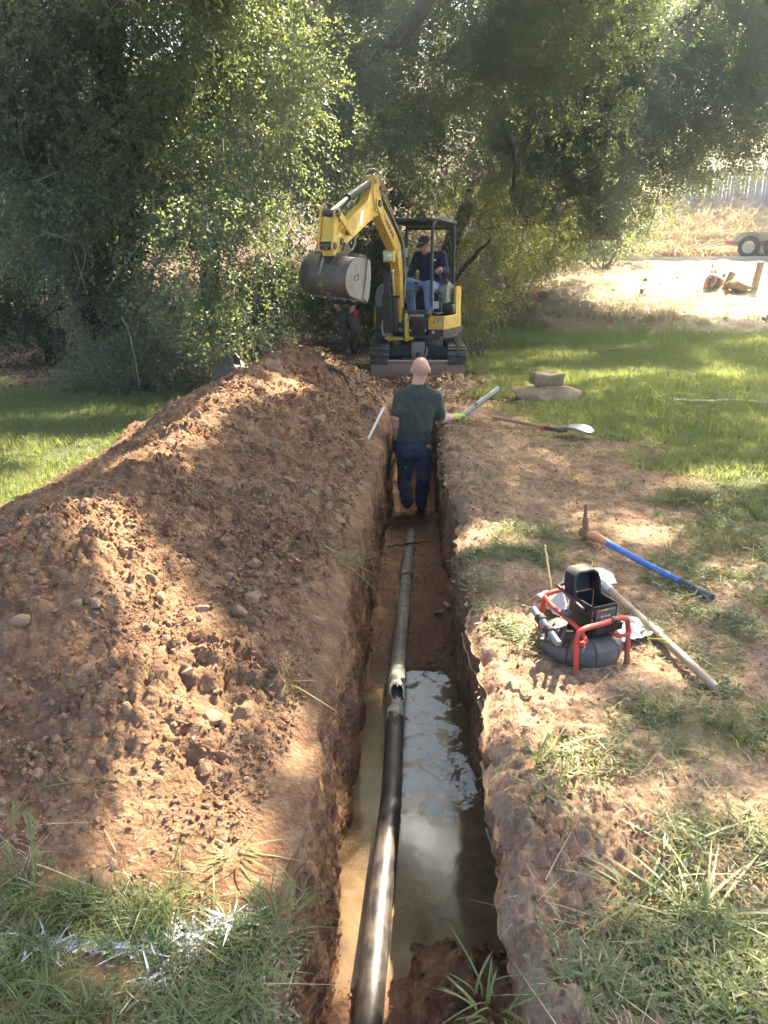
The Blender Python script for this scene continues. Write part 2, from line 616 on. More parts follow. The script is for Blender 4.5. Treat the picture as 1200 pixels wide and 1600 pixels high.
GZ = GZ + he * hz * (1 - 0.35 * np.where(cols <= b0, edge, 0))
# yard: packed and scuffed soil, small clods near the lip, a hollow close to the camera
yd = np.where(cols > b3, 1.0, 0.0)
crumb = yd * (1 - sstep(0.05, 0.75, GX - lr)) * (0.4 + 0.6 * sstep(4.0, 6.5, GY) + 0.6 * (1 - sstep(1.6, 3.2, GY)))
yz = 0.020 * fbm2(GX * 2.6, GY * 2.6, 4) + 0.008 * fbm2(GX * 17, GY * 17, 3, 0.6) + 0.007 * (np.minimum(w2 * 2.4, 1) * c2) * sstep(-0.2, 0.5, fbm2(GX * 3, GY * 3 + 50, 2))
yz += 0.009 * (np.minimum(w3 * 2.5, 1) * c3) * sstep(-0.3, 0.4, fbm2(GX * 4 + 20, GY * 4, 3)) + 0.006 * fbm2(GX * 34, GY * 34, 2)
yz += crumb * (0.065 * np.clip(lump + 0.35, 0, 1) + 0.045 * np.minimum(w1 * 2.2, 1) * c1 + 0.016 * np.minimum(w2 * 2.4, 1) * c2)
yz -= 0.075 * np.exp(-(((GX - 0.72) / 0.16) ** 2 + ((GY - 1.72) / 0.10) ** 2)) + 0.05 * np.exp(-(((GX - 0.50) / 0.12) ** 2 + ((GY - 1.52) / 0.12) ** 2))
near = (1 - sstep(2.0, 3.4, GY)) * (1 - sstep(0.25, 0.7, GX - lr))
yz += near * (0.012 * np.minimum(w1 * 3, 1) * c1 + 0.015 * np.minimum(w2 * 2.6, 1) * c2 + 0.008 * fbm2(GX * 60, GY * 60, 2) + 0.008 * np.minimum(w3 * 2.5, 1) * c3 + 0.014 * fbm2(GX * 24, GY * 24, 3, .6))
GZ = GZ + yd * (yz * sstep(-0.01, 0.06, GX - lr) - 0.035 * (1 - sstep(0.0, 0.09, GX - lr)))
plain = np.where(cols <= b0, 1 - he, 0)
GZ = GZ + plain * (0.012 * fbm2(GX * 3, GY * 3, 3))
# walls and floor: pushed sideways, with bucket scrapes and fallen crumbs
wl = np.where((cols > b0) & (cols <= b1), 1.0, 0.0)
wr = np.where((cols > b2) & (cols <= b3), 1.0, 0.0)
env = np.clip(np.minimum((cols - b0) / 12.0, (b1 - cols) / 12.0), 0, 1) * wl + np.clip(np.minimum((cols - b2) / 12.0, (b3 - cols) / 10.0), 0, 1) * wr
wn = 0.034 * noise3(GX * 0 + 3 + 7 * wr, GY * 2.3, GZ * 2.6) + 0.018 * noise3(GX * 0 + 5 * wr, GY * 6.5, GZ * 6.5)
wn += 0.014 * noise3(GX * 0 + 9 * wr, GY * 19, GZ * 9) + 0.009 * noise3(GX * 0 + 2 * wr, GY * 45, GZ * 40)
lay = noise3(GX * 0 + 6 * wr, GY * 0.9, GZ * 11)
wn += 0.012 * lay
GX = GX + env * wn * open_ + wr * 0.03 * np.sin(np.clip((GZ + dp) / np.maximum(dp, .05), 0, 1) * np.pi) * open_
flo = np.where((cols > b1 - 16) & (cols <= b2 + 16), 1.0, 0.0)
fz = 0.020 * fbm2(GX * 5, GY * 5, 3) + 0.016 * np.minimum(w2 * 2.4, 1) * c2 + 0.012 * np.minimum(w1 * 2.4, 1) * c1
lowend = (1 - sstep(2.05, 2.45, GY)) * sstep(-0.02, 0.05, GX)
fz += lowend * (0.05 + 0.08 * lump + 0.03 * np.minimum(w2 * 2.3, 1) * c2 + 0.06 * np.minimum(w1 * 2, 1) * c1)
side = np.clip(1 - np.minimum(GX - bl, br - GX) / 0.11, 0, 1) * np.where((cols > b1) & (cols <= b2), 1, 0)
fz += 0.10 * side ** 2 * (0.5 + 0.5 * noise2(GX * 2, GY * 3.1)) * sstep(2.2, 2.8, GY)
fz += 0.05 * noise2(GX * 4.5 + 7, GY * 3.2) * sstep(3.5, 3.9, GY) * (1 - sstep(4.6, 5.2, GY))
fz += -0.035 * np.exp(-((GX - 0.05) / 0.16) ** 2) * (GY > 2.3) * (GY < 4.2)
GZ = GZ + flo * fz * open_ * np.clip(np.minimum((cols - (b1 - 16)) / 16.0, (b2 + 16 - cols) / 16.0), 0, 1)
mound = np.exp(-((GY - 10.95) / 0.38) ** 2) * np.exp(-((GX - 0.15) / 0.62) ** 2)
GZ = GZ + mound * (0.10 + 0.09 * lump + 0.10 * np.minimum(w1 * 2.2, 1) * c1 + 0.04 * np.minimum(w2 * 2.2, 1) * c2)
wet = flo * sstep(-0.60, -0.70, GZ) * np.clip(0.75 + 0.5 * noise2(GX * 4, GY * 4), 0, 1) * (1 - 0.45 * sstep(4.4, 5.5, GY))
wet = np.maximum(wet, (wl + wr) * sstep(-0.55, -0.72, GZ) * 0.7)

turf = (1 - he) * (cols <= b0) * sstep(-2.0, -2.4, GX) + (cols > b3) * np.maximum(0.9 * sstep(0.0, 0.7, lawn_right(GX, GY) + 0.5 * fbm2(GX * 1.6, GY * 1.6, 3)) * sstep(5.5, 8, GY), sstep(2.0, 2.38, GX + .15 * noise2(GX * 5, GY * 5)))
SV = np.stack([GX, GY, GZ], -1)
def strip(name, c0, c1, mat, kind, kids=None, parent=None):
    sub = SV[:, c0:c1 + 1].reshape(-1, 3)
    m = c1 - c0 + 1
    i = np.arange(NY - 1)[:, None] * m + np.arange(m - 1)[None, :]
    f = np.stack([i, i + 1, i + m + 1, i + m], -1).reshape(-1, 4)
    me = np_mesh(name, sub, f, True, {'wet': ('FLOAT', wet[:, c0:c1 + 1].ravel()), 'turf': ('FLOAT', turf[:, c0:c1 + 1].ravel())})
    o = link(name, me, mat, parent)
    return o
heap_o = strip('dirt_heap', 0, b0, M_HEAP, None, )
tag(heap_o, 'long heap of loose reddish brown dirt piled along the left side of the trench', 'dirt heap')
trench_o = strip('trench', b0, b3, M_TRENCH, None)
tag(trench_o, kind='structure')
add_turf(M_YARD)
yard_o = strip('yard_ground', b3, NX - 1, M_YARD, None)
tag(yard_o, kind='structure')

# surface normals of the strip, for laying stones and blades on it
dU = np.gradient(SV, axis=1)
dV = np.gradient(SV, axis=0)
SN = np.cross(dU, dV)
SN /= np.maximum(np.linalg.norm(SN, axis=-1, keepdims=True), 1e-9)
def strip_z(x, y):
    """height of the fine strip at (x, y): heap side or yard side"""
    x, y = np.atleast_1d(np.asarray(x, float)), np.atleast_1d(np.asarray(y, float))
    j = np.clip(np.searchsorted(yy, y), 0, NY - 1)
    out = np.empty(len(x))
    for k in range(len(x)):
        row = slice(0, b0 + 1) if x[k] < 0 else slice(b3, NX)
        out[k] = np.interp(x[k], GX[j[k], row], GZ[j[k], row])
    return out

def surf_z(x, y):
    x, y = np.atleast_1d(np.asarray(x, float)), np.atleast_1d(np.asarray(y, float))
    z = ground(x, y)
    i = (x > XR0) & (x < XL0) & (y > Y0) & (y < Y1)
    if i.any():
        z[i] = strip_z(x[i], y[i])
    return z

# ------------------------------------------------------------------ the wider ground: lawn, leaf litter, dry slope
def land_mat():
    m, t, p = new_mat('lawn_and_slope')
    pos = nd(t, 'ShaderNodeNewGeometry').outputs['Position']
    at = nd(t, 'ShaderNodeAttribute', attribute_name='zone')
    sp = nd(t, 'ShaderNodeSeparateColor')
    t.links.new(at.outputs['Color'], sp.inputs[0])
    a, b, c_ = ntex(t, 2.0, 5, 0.6, pos), ntex(t, 14, 5, 0.65, pos), ntex(t, 60, 4, 0.7, pos)
    lawn = mixc(t, ramp(t, b, [(0.35, 0), (0.7, 1)]), (0.075, 0.07, 0.03), (0.06, 0.095, 0.028))
    dry = mixc(t, ramp(t, b, [(0.35, 0), (0.65, 1)]), (0.27, 0.20, 0.125), (0.38, 0.30, 0.19))
    dry = mixc(t, ramp(t, c_, [(0.3, 0.5), (0.55, 0)]), dry, (0.25, 0.18, 0.12))
    lit = mixc(t, ramp(t, b, [(0.35, 0), (0.65, 1)]), (0.07, 0.042, 0.028), (0.16, 0.10, 0.065))
    soil = mixc(t, ramp(t, b, [(0.35, 0), (0.65, 1)]), (0.19, 0.13, 0.095), (0.30, 0.22, 0.16))
    k = ramp(t, mth(t, 'ADD', sp.outputs[1], mth(t, 'MULTIPLY', mth(t, 'SUBTRACT', a, 0.5), 0.5)), [(0.42, 0), (0.58, 1)])
    c = mixc(t, sp.outputs[0], soil, lawn)
    c = mixc(t, k, c, dry)
    c = mixc(t, sp.outputs[2], c, lit)
    t.links.new(c, p.inputs['Base Color'])
    p.inputs['Roughness'].default_value = 0.95
    p.inputs['Specular IOR Level'].default_value = 0.2
    bump(t, p, mth(t, 'ADD', b, mth(t, 'MULTIPLY', c_, 0.5)), 0.7, 0.06)
    return m
M_LAND = land_mat()

def zone(x, y):
    """(lawn, dry dirt, leaf litter) at a point"""
    n = noise2(x * 0.8, y * 0.8) * 0.5 + noise2(x * 2.1, y * 2.1) * 0.25
    dry = sstep(17.0, 18.0, y + 0.05 * x + 0.8 * n) * sstep(1.6, 3.0, x + n)
    litter = np.maximum(sstep(10.2, 11.4, y + 0.35 * x + 2.0 + 0.9 * n) * (1 - sstep(1.4, 2.6, x + n - 0.12 * (y - 11))), 0)
    litter = np.maximum(litter, sstep(15.6, 16.8, y) * (1 - sstep(1.6, 3, x + n)))
    lawn = np.where(x < -0.5, 1.0, sstep(0.0, 0.35, lawn_right(x, y) + 0.5 * n))
    return lawn * (1 - dry) * (1 - litter), dry, litter

def patch(name, xs, ys):
    X, Y = np.meshgrid(xs, ys)
    Z = ground(X, Y)
    rough = 0.03 * fbm2(X * 1.5, Y * 1.5, 3)
    dryk = zone(X, Y)
    Z = Z + rough * 0.6 + dryk[1] * 0.06 * fbm2(X * 2.3, Y * 2.3, 3)
    Z = np.where((X > XR0 + 0.1) & (X < XL0 - 0.1) & (Y > Y0 + .1) & (Y < Y1 - 0.15), Z - 1.6, Z - 0.006)
    m = len(xs)
    i = np.arange(len(ys) - 1)[:, None] * m + np.arange(m - 1)[None, :]
    f = np.stack([i, i + 1, i + m + 1, i + m], -1).reshape(-1, 4)
    z3 = np.stack([*dryk, np.ones_like(X)], -1).reshape(-1, 4)
    me = np_mesh(name, np.stack([X, Y, Z], -1).reshape(-1, 3), f, True, {'zone': ('FLOAT_COLOR', z3)})
    return tag(link(name, me, M_LAND), kind='structure')
xs = np.concatenate([np.linspace(-90, -13, 40), np.linspace(-12.5, XR0 + 0.02, 70), np.linspace(XR0 + 0.12, XL0 - 0.12, 24), np.linspace(XL0 - 0.02, 18, 150), np.linspace(19, 90, 36)])
ys = np.concatenate([np.linspace(-40, 0.3, 22), np.linspace(0.5, Y1 - 0.2, 110), np.linspace(Y1 - 0.04, 27, 130), np.linspace(27.3, 46, 60), np.linspace(48, 130, 40)])
land_o = patch('lawn_ground', xs, ys)

# ------------------------------------------------------------------ leaves, twigs
def leaf_verts(p, d, n, L, W):
    """a leaf folded along its midrib: base p, direction d, normal n"""
    s = np.cross(d, n)
    mid = p + d * L * 0.5
    return [p, mid + s * W / 2 + n * W * 0.16, p + d * L, mid - s * W / 2 + n * W * 0.16]

def twig_mesh(name, mat, length=0.34, n=24, L=0.052, W=0.026, spread=0.10, seed=0, bend=0.25):
    r = np.random.default_rng(seed)
    V, Fc = [], []
    for i in range(n):
        t = (i + r.random()) / n
        base = np.array([t * length, 0, -bend * length * t * t]) + r.normal(0, spread * 0.35, 3) * (0.4 + t)
        d = np.array([0.65, 0, -0.15]) + r.normal(0, 0.75, 3)
        d /= np.linalg.norm(d)
        nn = np.array([0, 0, 1.0]) + r.normal(0, 0.7, 3)
        nn -= d * nn.dot(d)
        nn /= np.linalg.norm(nn)
        k = r.uniform(0.65, 1.2)
        q = len(V)
        V += leaf_verts(base, d, nn, L * k, W * k * r.uniform(.85, 1.15))
        Fc += [[q, q + 1, q + 2], [q, q + 2, q + 3]]
    me = np_mesh(name, np.array(V), np.array(Fc))
    me.materials.append(mat)
    return me

M_OAK = leaf_mat('oak_leaf', (0.050, 0.072, 0.052), (0.120, 0.150, 0.112), (0.36, 0.43, 0.13), 0.36, 0.38, 0.55, hue=(0.075, 0.098, 0.060))
M_OAKFAR = leaf_mat('oak_leaf_far', (0.052, 0.074, 0.058), (0.118, 0.146, 0.110), (0.36, 0.43, 0.15), 0.3, 0.45, 0.4)
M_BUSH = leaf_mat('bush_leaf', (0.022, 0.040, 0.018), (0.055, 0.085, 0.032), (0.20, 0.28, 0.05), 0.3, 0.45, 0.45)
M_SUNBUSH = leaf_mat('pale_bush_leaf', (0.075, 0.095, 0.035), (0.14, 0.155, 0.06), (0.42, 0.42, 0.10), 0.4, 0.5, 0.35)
M_BARK = bark_mat('oak_bark', (0.030, 0.022, 0.018), (0.085, 0.066, 0.052))
M_TWIG = bark_mat('dry_twig', (0.16, 0.12, 0.085), (0.32, 0.26, 0.20))

PC_OAK = proto_collection('oak_twig', [twig_mesh('oak_twig_%d' % i, M_OAK, seed=i) for i in range(7)])
PC_FAR = proto_collection('far_twig', [twig_mesh('far_twig_%d' % i, M_OAKFAR, 0.5, 26, 0.075, 0.042, 0.14, seed=20 + i) for i in range(6)])
PC_BUSH = proto_collection('bush_twig', [twig_mesh('bush_twig_%d' % i, M_BUSH, 0.30, 20, 0.07, 0.03, 0.08, seed=40 + i) for i in range(5)])
PC_SUN = proto_collection('pale_twig', [twig_mesh('pale_twig_%d' % i, M_SUNBUSH, 0.34, 22, 0.055, 0.028, 0.10, seed=60 + i) for i in range(5)])
GN = {k: (scatter_group(c), len(c.objects)) for k, c in (('oak', PC_OAK), ('far', PC_FAR), ('bush', PC_BUSH), ('sun', PC_SUN))}

# ------------------------------------------------------------------ gaps in the leaf cover through which the sun reaches the ground
def path_z(pts, z): return [atz(px, py, z)[:2] for px, py in pts]
GAPS = []      # (points, radius, height of the lit surface)
def on_heap(px, py):
    d = ray(px, py)
    t = np.linspace(0.8, 16, 1600)
    q = CAM + d * t[:, None]
    k = np.argmax(q[:, 2] < ground(q[:, 0], q[:, 1]) + heap(q[:, 0], q[:, 1])[0])
    return q[k]
def gap(pts, r, z):
    if z > 0.05:
        q = np.array([on_heap(*p) for p in pts])
        for a, b in zip(q[:-1], q[1:]):
            GAPS.append((np.array([a[:2], b[:2]]), r * 0.72, (a[2] + b[2]) / 2))
    else:
        GAPS.append((np.array(path_z(pts, z)), r * (1.5 if z < 0 else 0.95 if path_z(pts, z)[0][0] < -2 else 1.35 if path_z(pts, z)[0][1] > 5 else 1.0), z))
gap([(140, 780), (165, 850), (225, 905), (265, 985), (300, 1060)], 0.20, 0.42)
gap([(300, 1060), (310, 1120), (290, 1190), (285, 1270)], 0.18, 0.36)
gap([(285, 1290), (300, 1370)], 0.15, 0.15)
gap([(400, 1300), (390, 1370)], 0.06, 0.10)
gap([(455, 1110), (465, 1175)], 0.05, 0.10)
gap([(215, 715), (300, 665), (375, 600)], 0.16, 0.56)
gap([(400, 600), (480, 600)], 0.16, 0.55)
gap([(480, 545), (510, 560)], 0.14, 0.70)
gap([(20, 652), (130, 648)], 0.42, 0.0)
gap([(0, 700), (110, 715), (170, 700)], 0.40, 0.0)
gap([(220, 690), (290, 650)], 0.28, 0.0)
gap([(20, 790), (90, 745)], 0.26, 0.0)
gap([(555, 1360), (552, 1430)], 0.055, -0.74)
gap([(600, 1330), (590, 1500)], 0.05, -0.66)
gap([(660, 1370), (740, 1330)], 0.085, -0.74)
gap([(640, 1450), (660, 1490)], 0.06, -0.74)
gap([(655, 1090), (690, 1080)], 0.09, -0.74)
gap([(640, 1540), (700, 1570)], 0.05, -0.66)
gap([(800, 1220), (815, 1330)], 0.03, -0.3)
gap([(870, 1245), (930, 1265)], 0.07, 0.0)
gap([(870, 1180), (850, 1210)], 0.04, 0.0)
gap([(820, 1045), (850, 1050)], 0.06, 0.0)
gap([(1010, 1020), (1040, 1040)], 0.09, 0.0)
gap([(985, 820), (1020, 835)], 0.10, 0.0)
gap([(1160, 1280), (1199, 1300)], 0.08, 0.0)
gap([(1140, 1540), (1199, 1560)], 0.05, 0.0)
gap([(1010, 1390), (1050, 1370)], 0.035, 0.0)
gap([(1120, 750), (1170, 745)], 0.14, 0.0)
gap([(925, 590), (1010, 582)], 0.30, 0.0)
gap([(850, 583), (880, 588)], 0.2, 0.0)
gap([(745, 575), (800, 572)], 0.22, 0.0)
gap([(1080, 560), (1130, 590)], 0.2, 0.0)
gap([(1130, 555), (1199, 550)], 0.3, 0.0)
gap([(940, 530), (1199, 528)], 0.35, 0.0)
gap([(870, 600), (850, 610)], 0.12, 0.0)
gap([(960, 560), (1000, 556)], 0.18, 0.0)

GAPS.append((np.array([[0.2, 15.7], [3.2, 15.9]]), 1.0, 1.6))
GAPS.append((np.array([[5.2, 20.4], [9.5, 21.4], [14, 22.5]]), 1.25, 0.9))
GAPS.append((np.array([[-2.6, 9.6], [-1.9, 10.6]]), 0.35, 1.0))
def lit_cull(P, strength=1.0, clear=None):
    """True for twigs to keep"""
    keep = np.ones(len(P), bool)
    rr = rng.random(len(P))
    for pts, r, z in GAPS:
        k = (P[:, 2] - z) / SUN_DIR[2]
        q = P[:, :2] - SUN_DIR[None, :2] * k[:, None]
        best = np.full(len(P), 9.0)
        for a, b in zip(pts[:-1], pts[1:]):
            ab = b - a
            tt = np.clip(((q - a) @ ab) / max(ab @ ab, 1e-9), 0, 1)
            best = np.minimum(best, np.linalg.norm(q - a - tt[:, None] * ab, axis=1))
        lim = 0.95 * r + ((0.115 if r > 0.12 else 0.055) if clear is None else clear) + 0.35 * r * noise2(q[:, 0] * 4, q[:, 1] * 4)
        keep &= ~((best < lim) & (P[:, 2] > z + 0.3) & (rr < strength))
    return keep

def aim(d, r):
    """euler angles that turn +X to the directions d"""
    d = d / np.linalg.norm(d, axis=1)[:, None]
    return np.stack([r.uniform(0, 6.283, len(d)) * 0 + r.normal(0, 0.9, len(d)), -np.arcsin(np.clip(d[:, 2], -1, 1)), np.arctan2(d[:, 1], d[:, 0])], 1)

def lobes_points(lobes, per_m2, seed, thr=-0.15, nfreq=1.6, droop=0.5, inner=0.45):
    r = np.random.default_rng(seed)
    P, D = [], []
    for c, rad in lobes:
        n = int(per_m2 * 4 * math.pi * rad * rad)
        d = r.normal(size=(n, 3))
        d /= np.linalg.norm(d, axis=1)[:, None]
        q = np.asarray(c) + d * rad * (inner + (1.05 - inner) * r.random((n, 1)) ** 0.6) * np.array([1, 1, 1.0])
        P.append(q)
        dd = d * 0.6 + np.array([0, -0.15, -droop]) + r.normal(0, 0.45, (n, 3))
        D.append(dd)
    P, D = np.concatenate(P), np.concatenate(D)
    k = noise3(P[:, 0] * nfreq, P[:, 1] * nfreq, P[:, 2] * nfreq) + 0.5 * noise3(P[:, 0] * nfreq * 2.7, P[:, 1] * nfreq * 2.7, P[:, 2] * nfreq * 2.7) > thr
    P, D = P[k], D[k]
    return P, aim(D, r)

def crown(name, parent, lobes, kind, per_m2, seed, scale=1.0, thr=-0.15, cull=0.9, zmin=0.05, extra=None, **kw):
    P, R = lobes_points(lobes, per_m2, seed, thr, **kw)
    if extra is not None:
        P, R = np.concatenate([P, extra[0]]), np.concatenate([R, extra[1]])
    k = (P[:, 2] > ground(P[:, 0], P[:, 1]) + zmin)
    if cull:
        k &= lit_cull(P, cull)
    P, R = P[k], R[k]
    g, n = GN[kind]
    return scatter(name, g, n, P, R, scale * rng.uniform(0.75, 1.3, len(P)), parent)

def limb(path, r0, r1, n=8, seg=5, wob=0.03, seed=0):
    r = np.random.default_rng(seed)
    pts = smooth_path(path, seg)
    m = len(pts)
    out, rad = [], []
    for i, p in enumerate(pts):
        t = i / (m - 1)
        out.append(p + Vector(r.normal(0, wob, 3)) * (0 if i in (0,) else 1))
        rad.append((r0 + (r1 - r0) * t) * (1 + r.normal(0, 0.06)))
    return out, rad

def grid_lobes(x0, x1, y0, y1, step, bottom, dep, rad, seed, skip=None):
    r = np.random.default_rng(seed)
    out = []
    for py in np.arange(y0, y1, step):
        for px in np.arange(x0, x1, step):
            qx, qy = px + r.normal(0, step * 0.22), py + r.normal(0, step * 0.22)
            R = rad * r.uniform(0.75, 1.2)
            Yd = dep(qx, qy) + r.uniform(-1, 1)
            pr = R * F_PX / Yd
            if qy + 0.72 * pr > bottom(qx):
                continue
            if skip is not None and skip(qx, qy):
                continue
            out.append((aty(qx, qy, Yd), R))
    return out

# ------------------------------------------------------------------ the trees
def bA(px): return interp(px, [(-200, 380), (0, 390), (60, 420), (110, 520), (180, 575), (310, 575), (400, 520), (445, 455), (480, 400), (540, 330)])
def bB(px): return interp(px, [(400, 420), (480, 380), (560, 350), (620, 335), (660, 310), (720, 290), (800, 300), (860, 360), (920, 400), (960, 400)])
def bC(px): return interp(px, [(800, 400), (880, 395), (950, 385), (1010, 350), (1060, 305), (1100, 280), (1150, 262), (1300, 235)])

def oak(label, lobes, trunk_paths, kind, per, seed, scale, thr, cull=0.9, group=None, extra=None, base=None, bare=0, **kw):
    b = Vector(base)
    root = empty('oak_tree', b)
    tag(root, label, 'tree', group)
    m = MB(Matrix.Translation(-b))
    for i, (path, r0, r1) in enumerate(trunk_paths):
        p, rd = limb(path, r0, r1, seed=seed + i, wob=.03 if r0 > .1 else .012)
        m.tube(p, rd, 10 if r0 > .1 else 6)
    m.build('trunk', M_BARK, root, 60)
    if bare:
        r3 = np.random.default_rng(seed + 7)
        m = MB(Matrix.Translation(-b))
        for q_ in range(bare):
            c0, rd0 = lobes[int(r3.integers(len(lobes)))]
            c0 = np.asarray(c0) + np.array([0, -.75, 0]) * rd0 + r3.normal(0, .3, 3) * rd0
            d0 = r3.normal(0, 1, 3) * np.array([1, .4, .8]) + np.array([0, -.2, -.25])
            d0 /= np.linalg.norm(d0)
            L0 = r3.uniform(.35, 1.0) * rd0
            m.tube(smooth_path([c0, c0 + d0 * L0 * .5 + r3.normal(0, .08, 3), c0 + d0 * L0 + r3.normal(0, .12, 3) + np.array([0, 0, -.1])], 4), [.011 * (1 - .08 * k) * rd0 for k in range(9)], 4)
        o = m.build('bare_twigs', M_TWIG, root, 60)
        o['kind'] = 'stuff'
    c = crown('crown', root, [(np.asarray(q) - 0, r_) for q, r_ in lobes], kind, per, seed, scale, thr, cull, extra=extra, **kw)
    c.location = -b
    return root

def A_(px, py, y): return tuple(aty(px, py, y))

# unseen leaf canopy added to shade the yard, parented to the right hand oak
r_ = np.random.default_rng(99)
n_ = 105000
gx, gy = r_.uniform(-8.5, 8.5, n_), r_.uniform(-2.2, 14.5, n_)
hh = np.where(gy < 5, r_.uniform(4.6, 7.2, n_), r_.uniform(6.2, 9.2, n_))
OP = np.stack([gx, gy, np.zeros(n_)], 1) + SUN_DIR[None] * (hh / SUN_DIR[2])[:, None]
el = np.degrees(np.arctan2(OP[:, 2] - 1.6, OP[:, 1]))
k_ = ((el > 18.5) | (np.abs(OP[:, 0]) > 0.56 * OP[:, 1] + 1)) & (fbm2(gx * 0.9, gy * 0.9, 3) > np.where((gx < 0.4) & (gy < 8.5), -1.2, -0.66))
k_ &= ~((gx < -2.7) & (fbm2(gx * 0.8 + 4, gy * 0.8, 3) > 0.36))
k_ &= ~((gy > 12.0) & (gx < 1.2) & (gx > -1.2))
k_ &= (gy < 12.5) | (gx > -2)
k_ &= (r_.random(n_) < 0.58) | ((gx < 0.6) & (gx > -3) & (gy < 8.5))
OP = OP[k_]
ORr = aim(r_.normal(0, 1, (len(OP), 3)) * np.array([1, 1, .4]) + np.array([0, 0, -.2]), r_)

LA = grid_lobes(-110, 520, -90, 560, 92, bA, lambda x, y: 10.9 - 0.0016 * max(0, y - 200) + (0.9 if x > 400 else 0), 0.86, 1)
oak('big live oak at the left with drooping branches that sweep down behind the dirt heap', LA,
    [([A_(-60, -250, 12.0), A_(-5, 20, 11.6), A_(12, 160, 11.3), A_(40, 260, 11.2), A_(95, 345, 11.2), A_(130, 420, 11.4), A_(150, 540, 12.2)], .17, .24),
     ([A_(170, -60, 11.8), A_(165, 60, 11.9), A_(180, 200, 12.0), A_(195, 400, 12.2), A_(190, 560, 12.6)], .20, .30),
     ([A_(60, 90, 12.0), A_(70, 200, 12.1), A_(85, 420, 12.6), A_(92, 545, 13)], .09, .12),
     ([A_(230, 440, 11), A_(262, 385, 10.6), A_(300, 350, 10.2)], .03, .012),
     ([A_(150, 430, 10.9), A_(230, 395, 10.5), A_(275, 372, 10.1)], .03, .010)],
    'oak', 56, 11, 1.0, -0.14, 0.8, base=(-3.9, 12.2, 0), droop=0.55, bare=120)

LB = grid_lobes(430, 980, -110, 470, 84, bB, lambda x, y: 16.6 + (x - 600) * 0.004, 1.15, 2)
oak('live oak behind the digger with a leaning dark trunk and a limb reaching up', LB,
    [([A_(668, 520, 15.8), A_(690, 440, 15.5), A_(712, 360, 15.8), A_(738, 310, 16.4), A_(752, 270, 17.0)], .19, .10),
     ([A_(700, 450, 15.2), A_(735, 408, 14.9), A_(768, 372, 14.7)], .055, .022),
     ([A_(500, 190, 15.8), A_(560, 105, 15.3), A_(605, 72, 15.0), A_(650, 30, 14.8), A_(690, -60, 15)], .10, .17),
     ([A_(795, 210, 15.9), A_(805, 250, 15.7), A_(800, 300, 15.8)], .06, .03)],
    'oak', 40, 12, 1.15, -0.02, 0.95, base=(0.6, 15.3, 0), droop=0.4, bare=110)

OAKC = None
LC = grid_lobes(850, 1330, -120, 400, 64, bC, lambda x, y: 21.5, 1.35, 3, skip=lambda x, y: (1030 < x < 1080 and 20 < y < 110))
OAKC = oak('tall live oak at the right whose foliage hangs over the dry slope and road', LC,
    [([A_(945, 372, 21.5), A_(940, 300, 21.6), A_(935, 220, 21.6), A_(960, 100, 21.8), A_(1010, -40, 22)], .42, .22),
     ([A_(938, 240, 21.6), A_(900, 160, 21.4), A_(880, 60, 21.5)], .16, .08),
     ([A_(960, 110, 21.7), A_(1060, 40, 21.4), A_(1150, -40, 21)], .14, .07)],
    'oak', 38, 13, 1.35, -0.15, 0.9, base=(5.9, 21.5, 1.0), droop=0.4, bare=90)

osc = rng.uniform(1.0, 1.3, len(OP))
odir = np.stack([np.cos(ORr[:, 2]) * np.cos(ORr[:, 1]), np.sin(ORr[:, 2]) * np.cos(ORr[:, 1]), -np.sin(ORr[:, 1]) - 0.12], 1) * osc[:, None]
k_ = lit_cull(OP + 0.03 * odir, 1.0, 0.05) & lit_cull(OP + 0.18 * odir, 1.0, 0.05) & lit_cull(OP + 0.35 * odir, 1.0, 0.05)
c_ = scatter('crown', GN['oak'][0], GN['oak'][1], OP[k_], ORr[k_], osc[k_], OAKC)  # unseen shade canopy added over the yard, apart from the oak's own crown
c_.location = (-5.9, -21.5, -1.0)

# the trees further back, one crown each
for i, (px, py, Y, hgt, wid, lab) in enumerate([
        (40, 470, 19, 9, 3.2, 'slender dark tree deep in the grove at the far left'),
        (330, 470, 21, 10, 3.6, 'dark oak deep in the grove behind the left oak'),
        (520, 470, 23, 11, 3.6, 'dark oak deep in the grove behind the raised bucket'),
        (800, 430, 26, 11, 3.8, 'dusky oak standing behind the pale bush right of the digger'),
        (985, 330, 40, 13, 3.8, 'hazy oak at the top of the bank left of the board fence'),
        (1300, 290, 46, 12, 3.6, 'hazy tree rising far behind the right end of the board fence')]):
    b = aty(px, py, Y)
    b[2] = ground(b[0], b[1])
    r2 = np.random.default_rng(300 + i)
    lb = []
    for q in range(int(13 + wid)):
        a, t = r2.uniform(0, 6.28), r2.uniform(0.22, 1.0)
        w = wid * (1.1 - 0.5 * t) * r2.uniform(0.3, 0.9)
        lb.append((b + np.array([math.cos(a) * w, math.sin(a) * w * 0.6, hgt * t]), wid * 0.42 * r2.uniform(.8, 1.2)))
    oak(lab, lb, [([tuple(b + (0, 0, -.2)), tuple(b + (0.15, 0, hgt * .35)), tuple(b + (-.2, .2, hgt * .85))], .26, .07)], 'far', 15, 400 + i, 1.25, -0.25, 0, base=tuple(b))

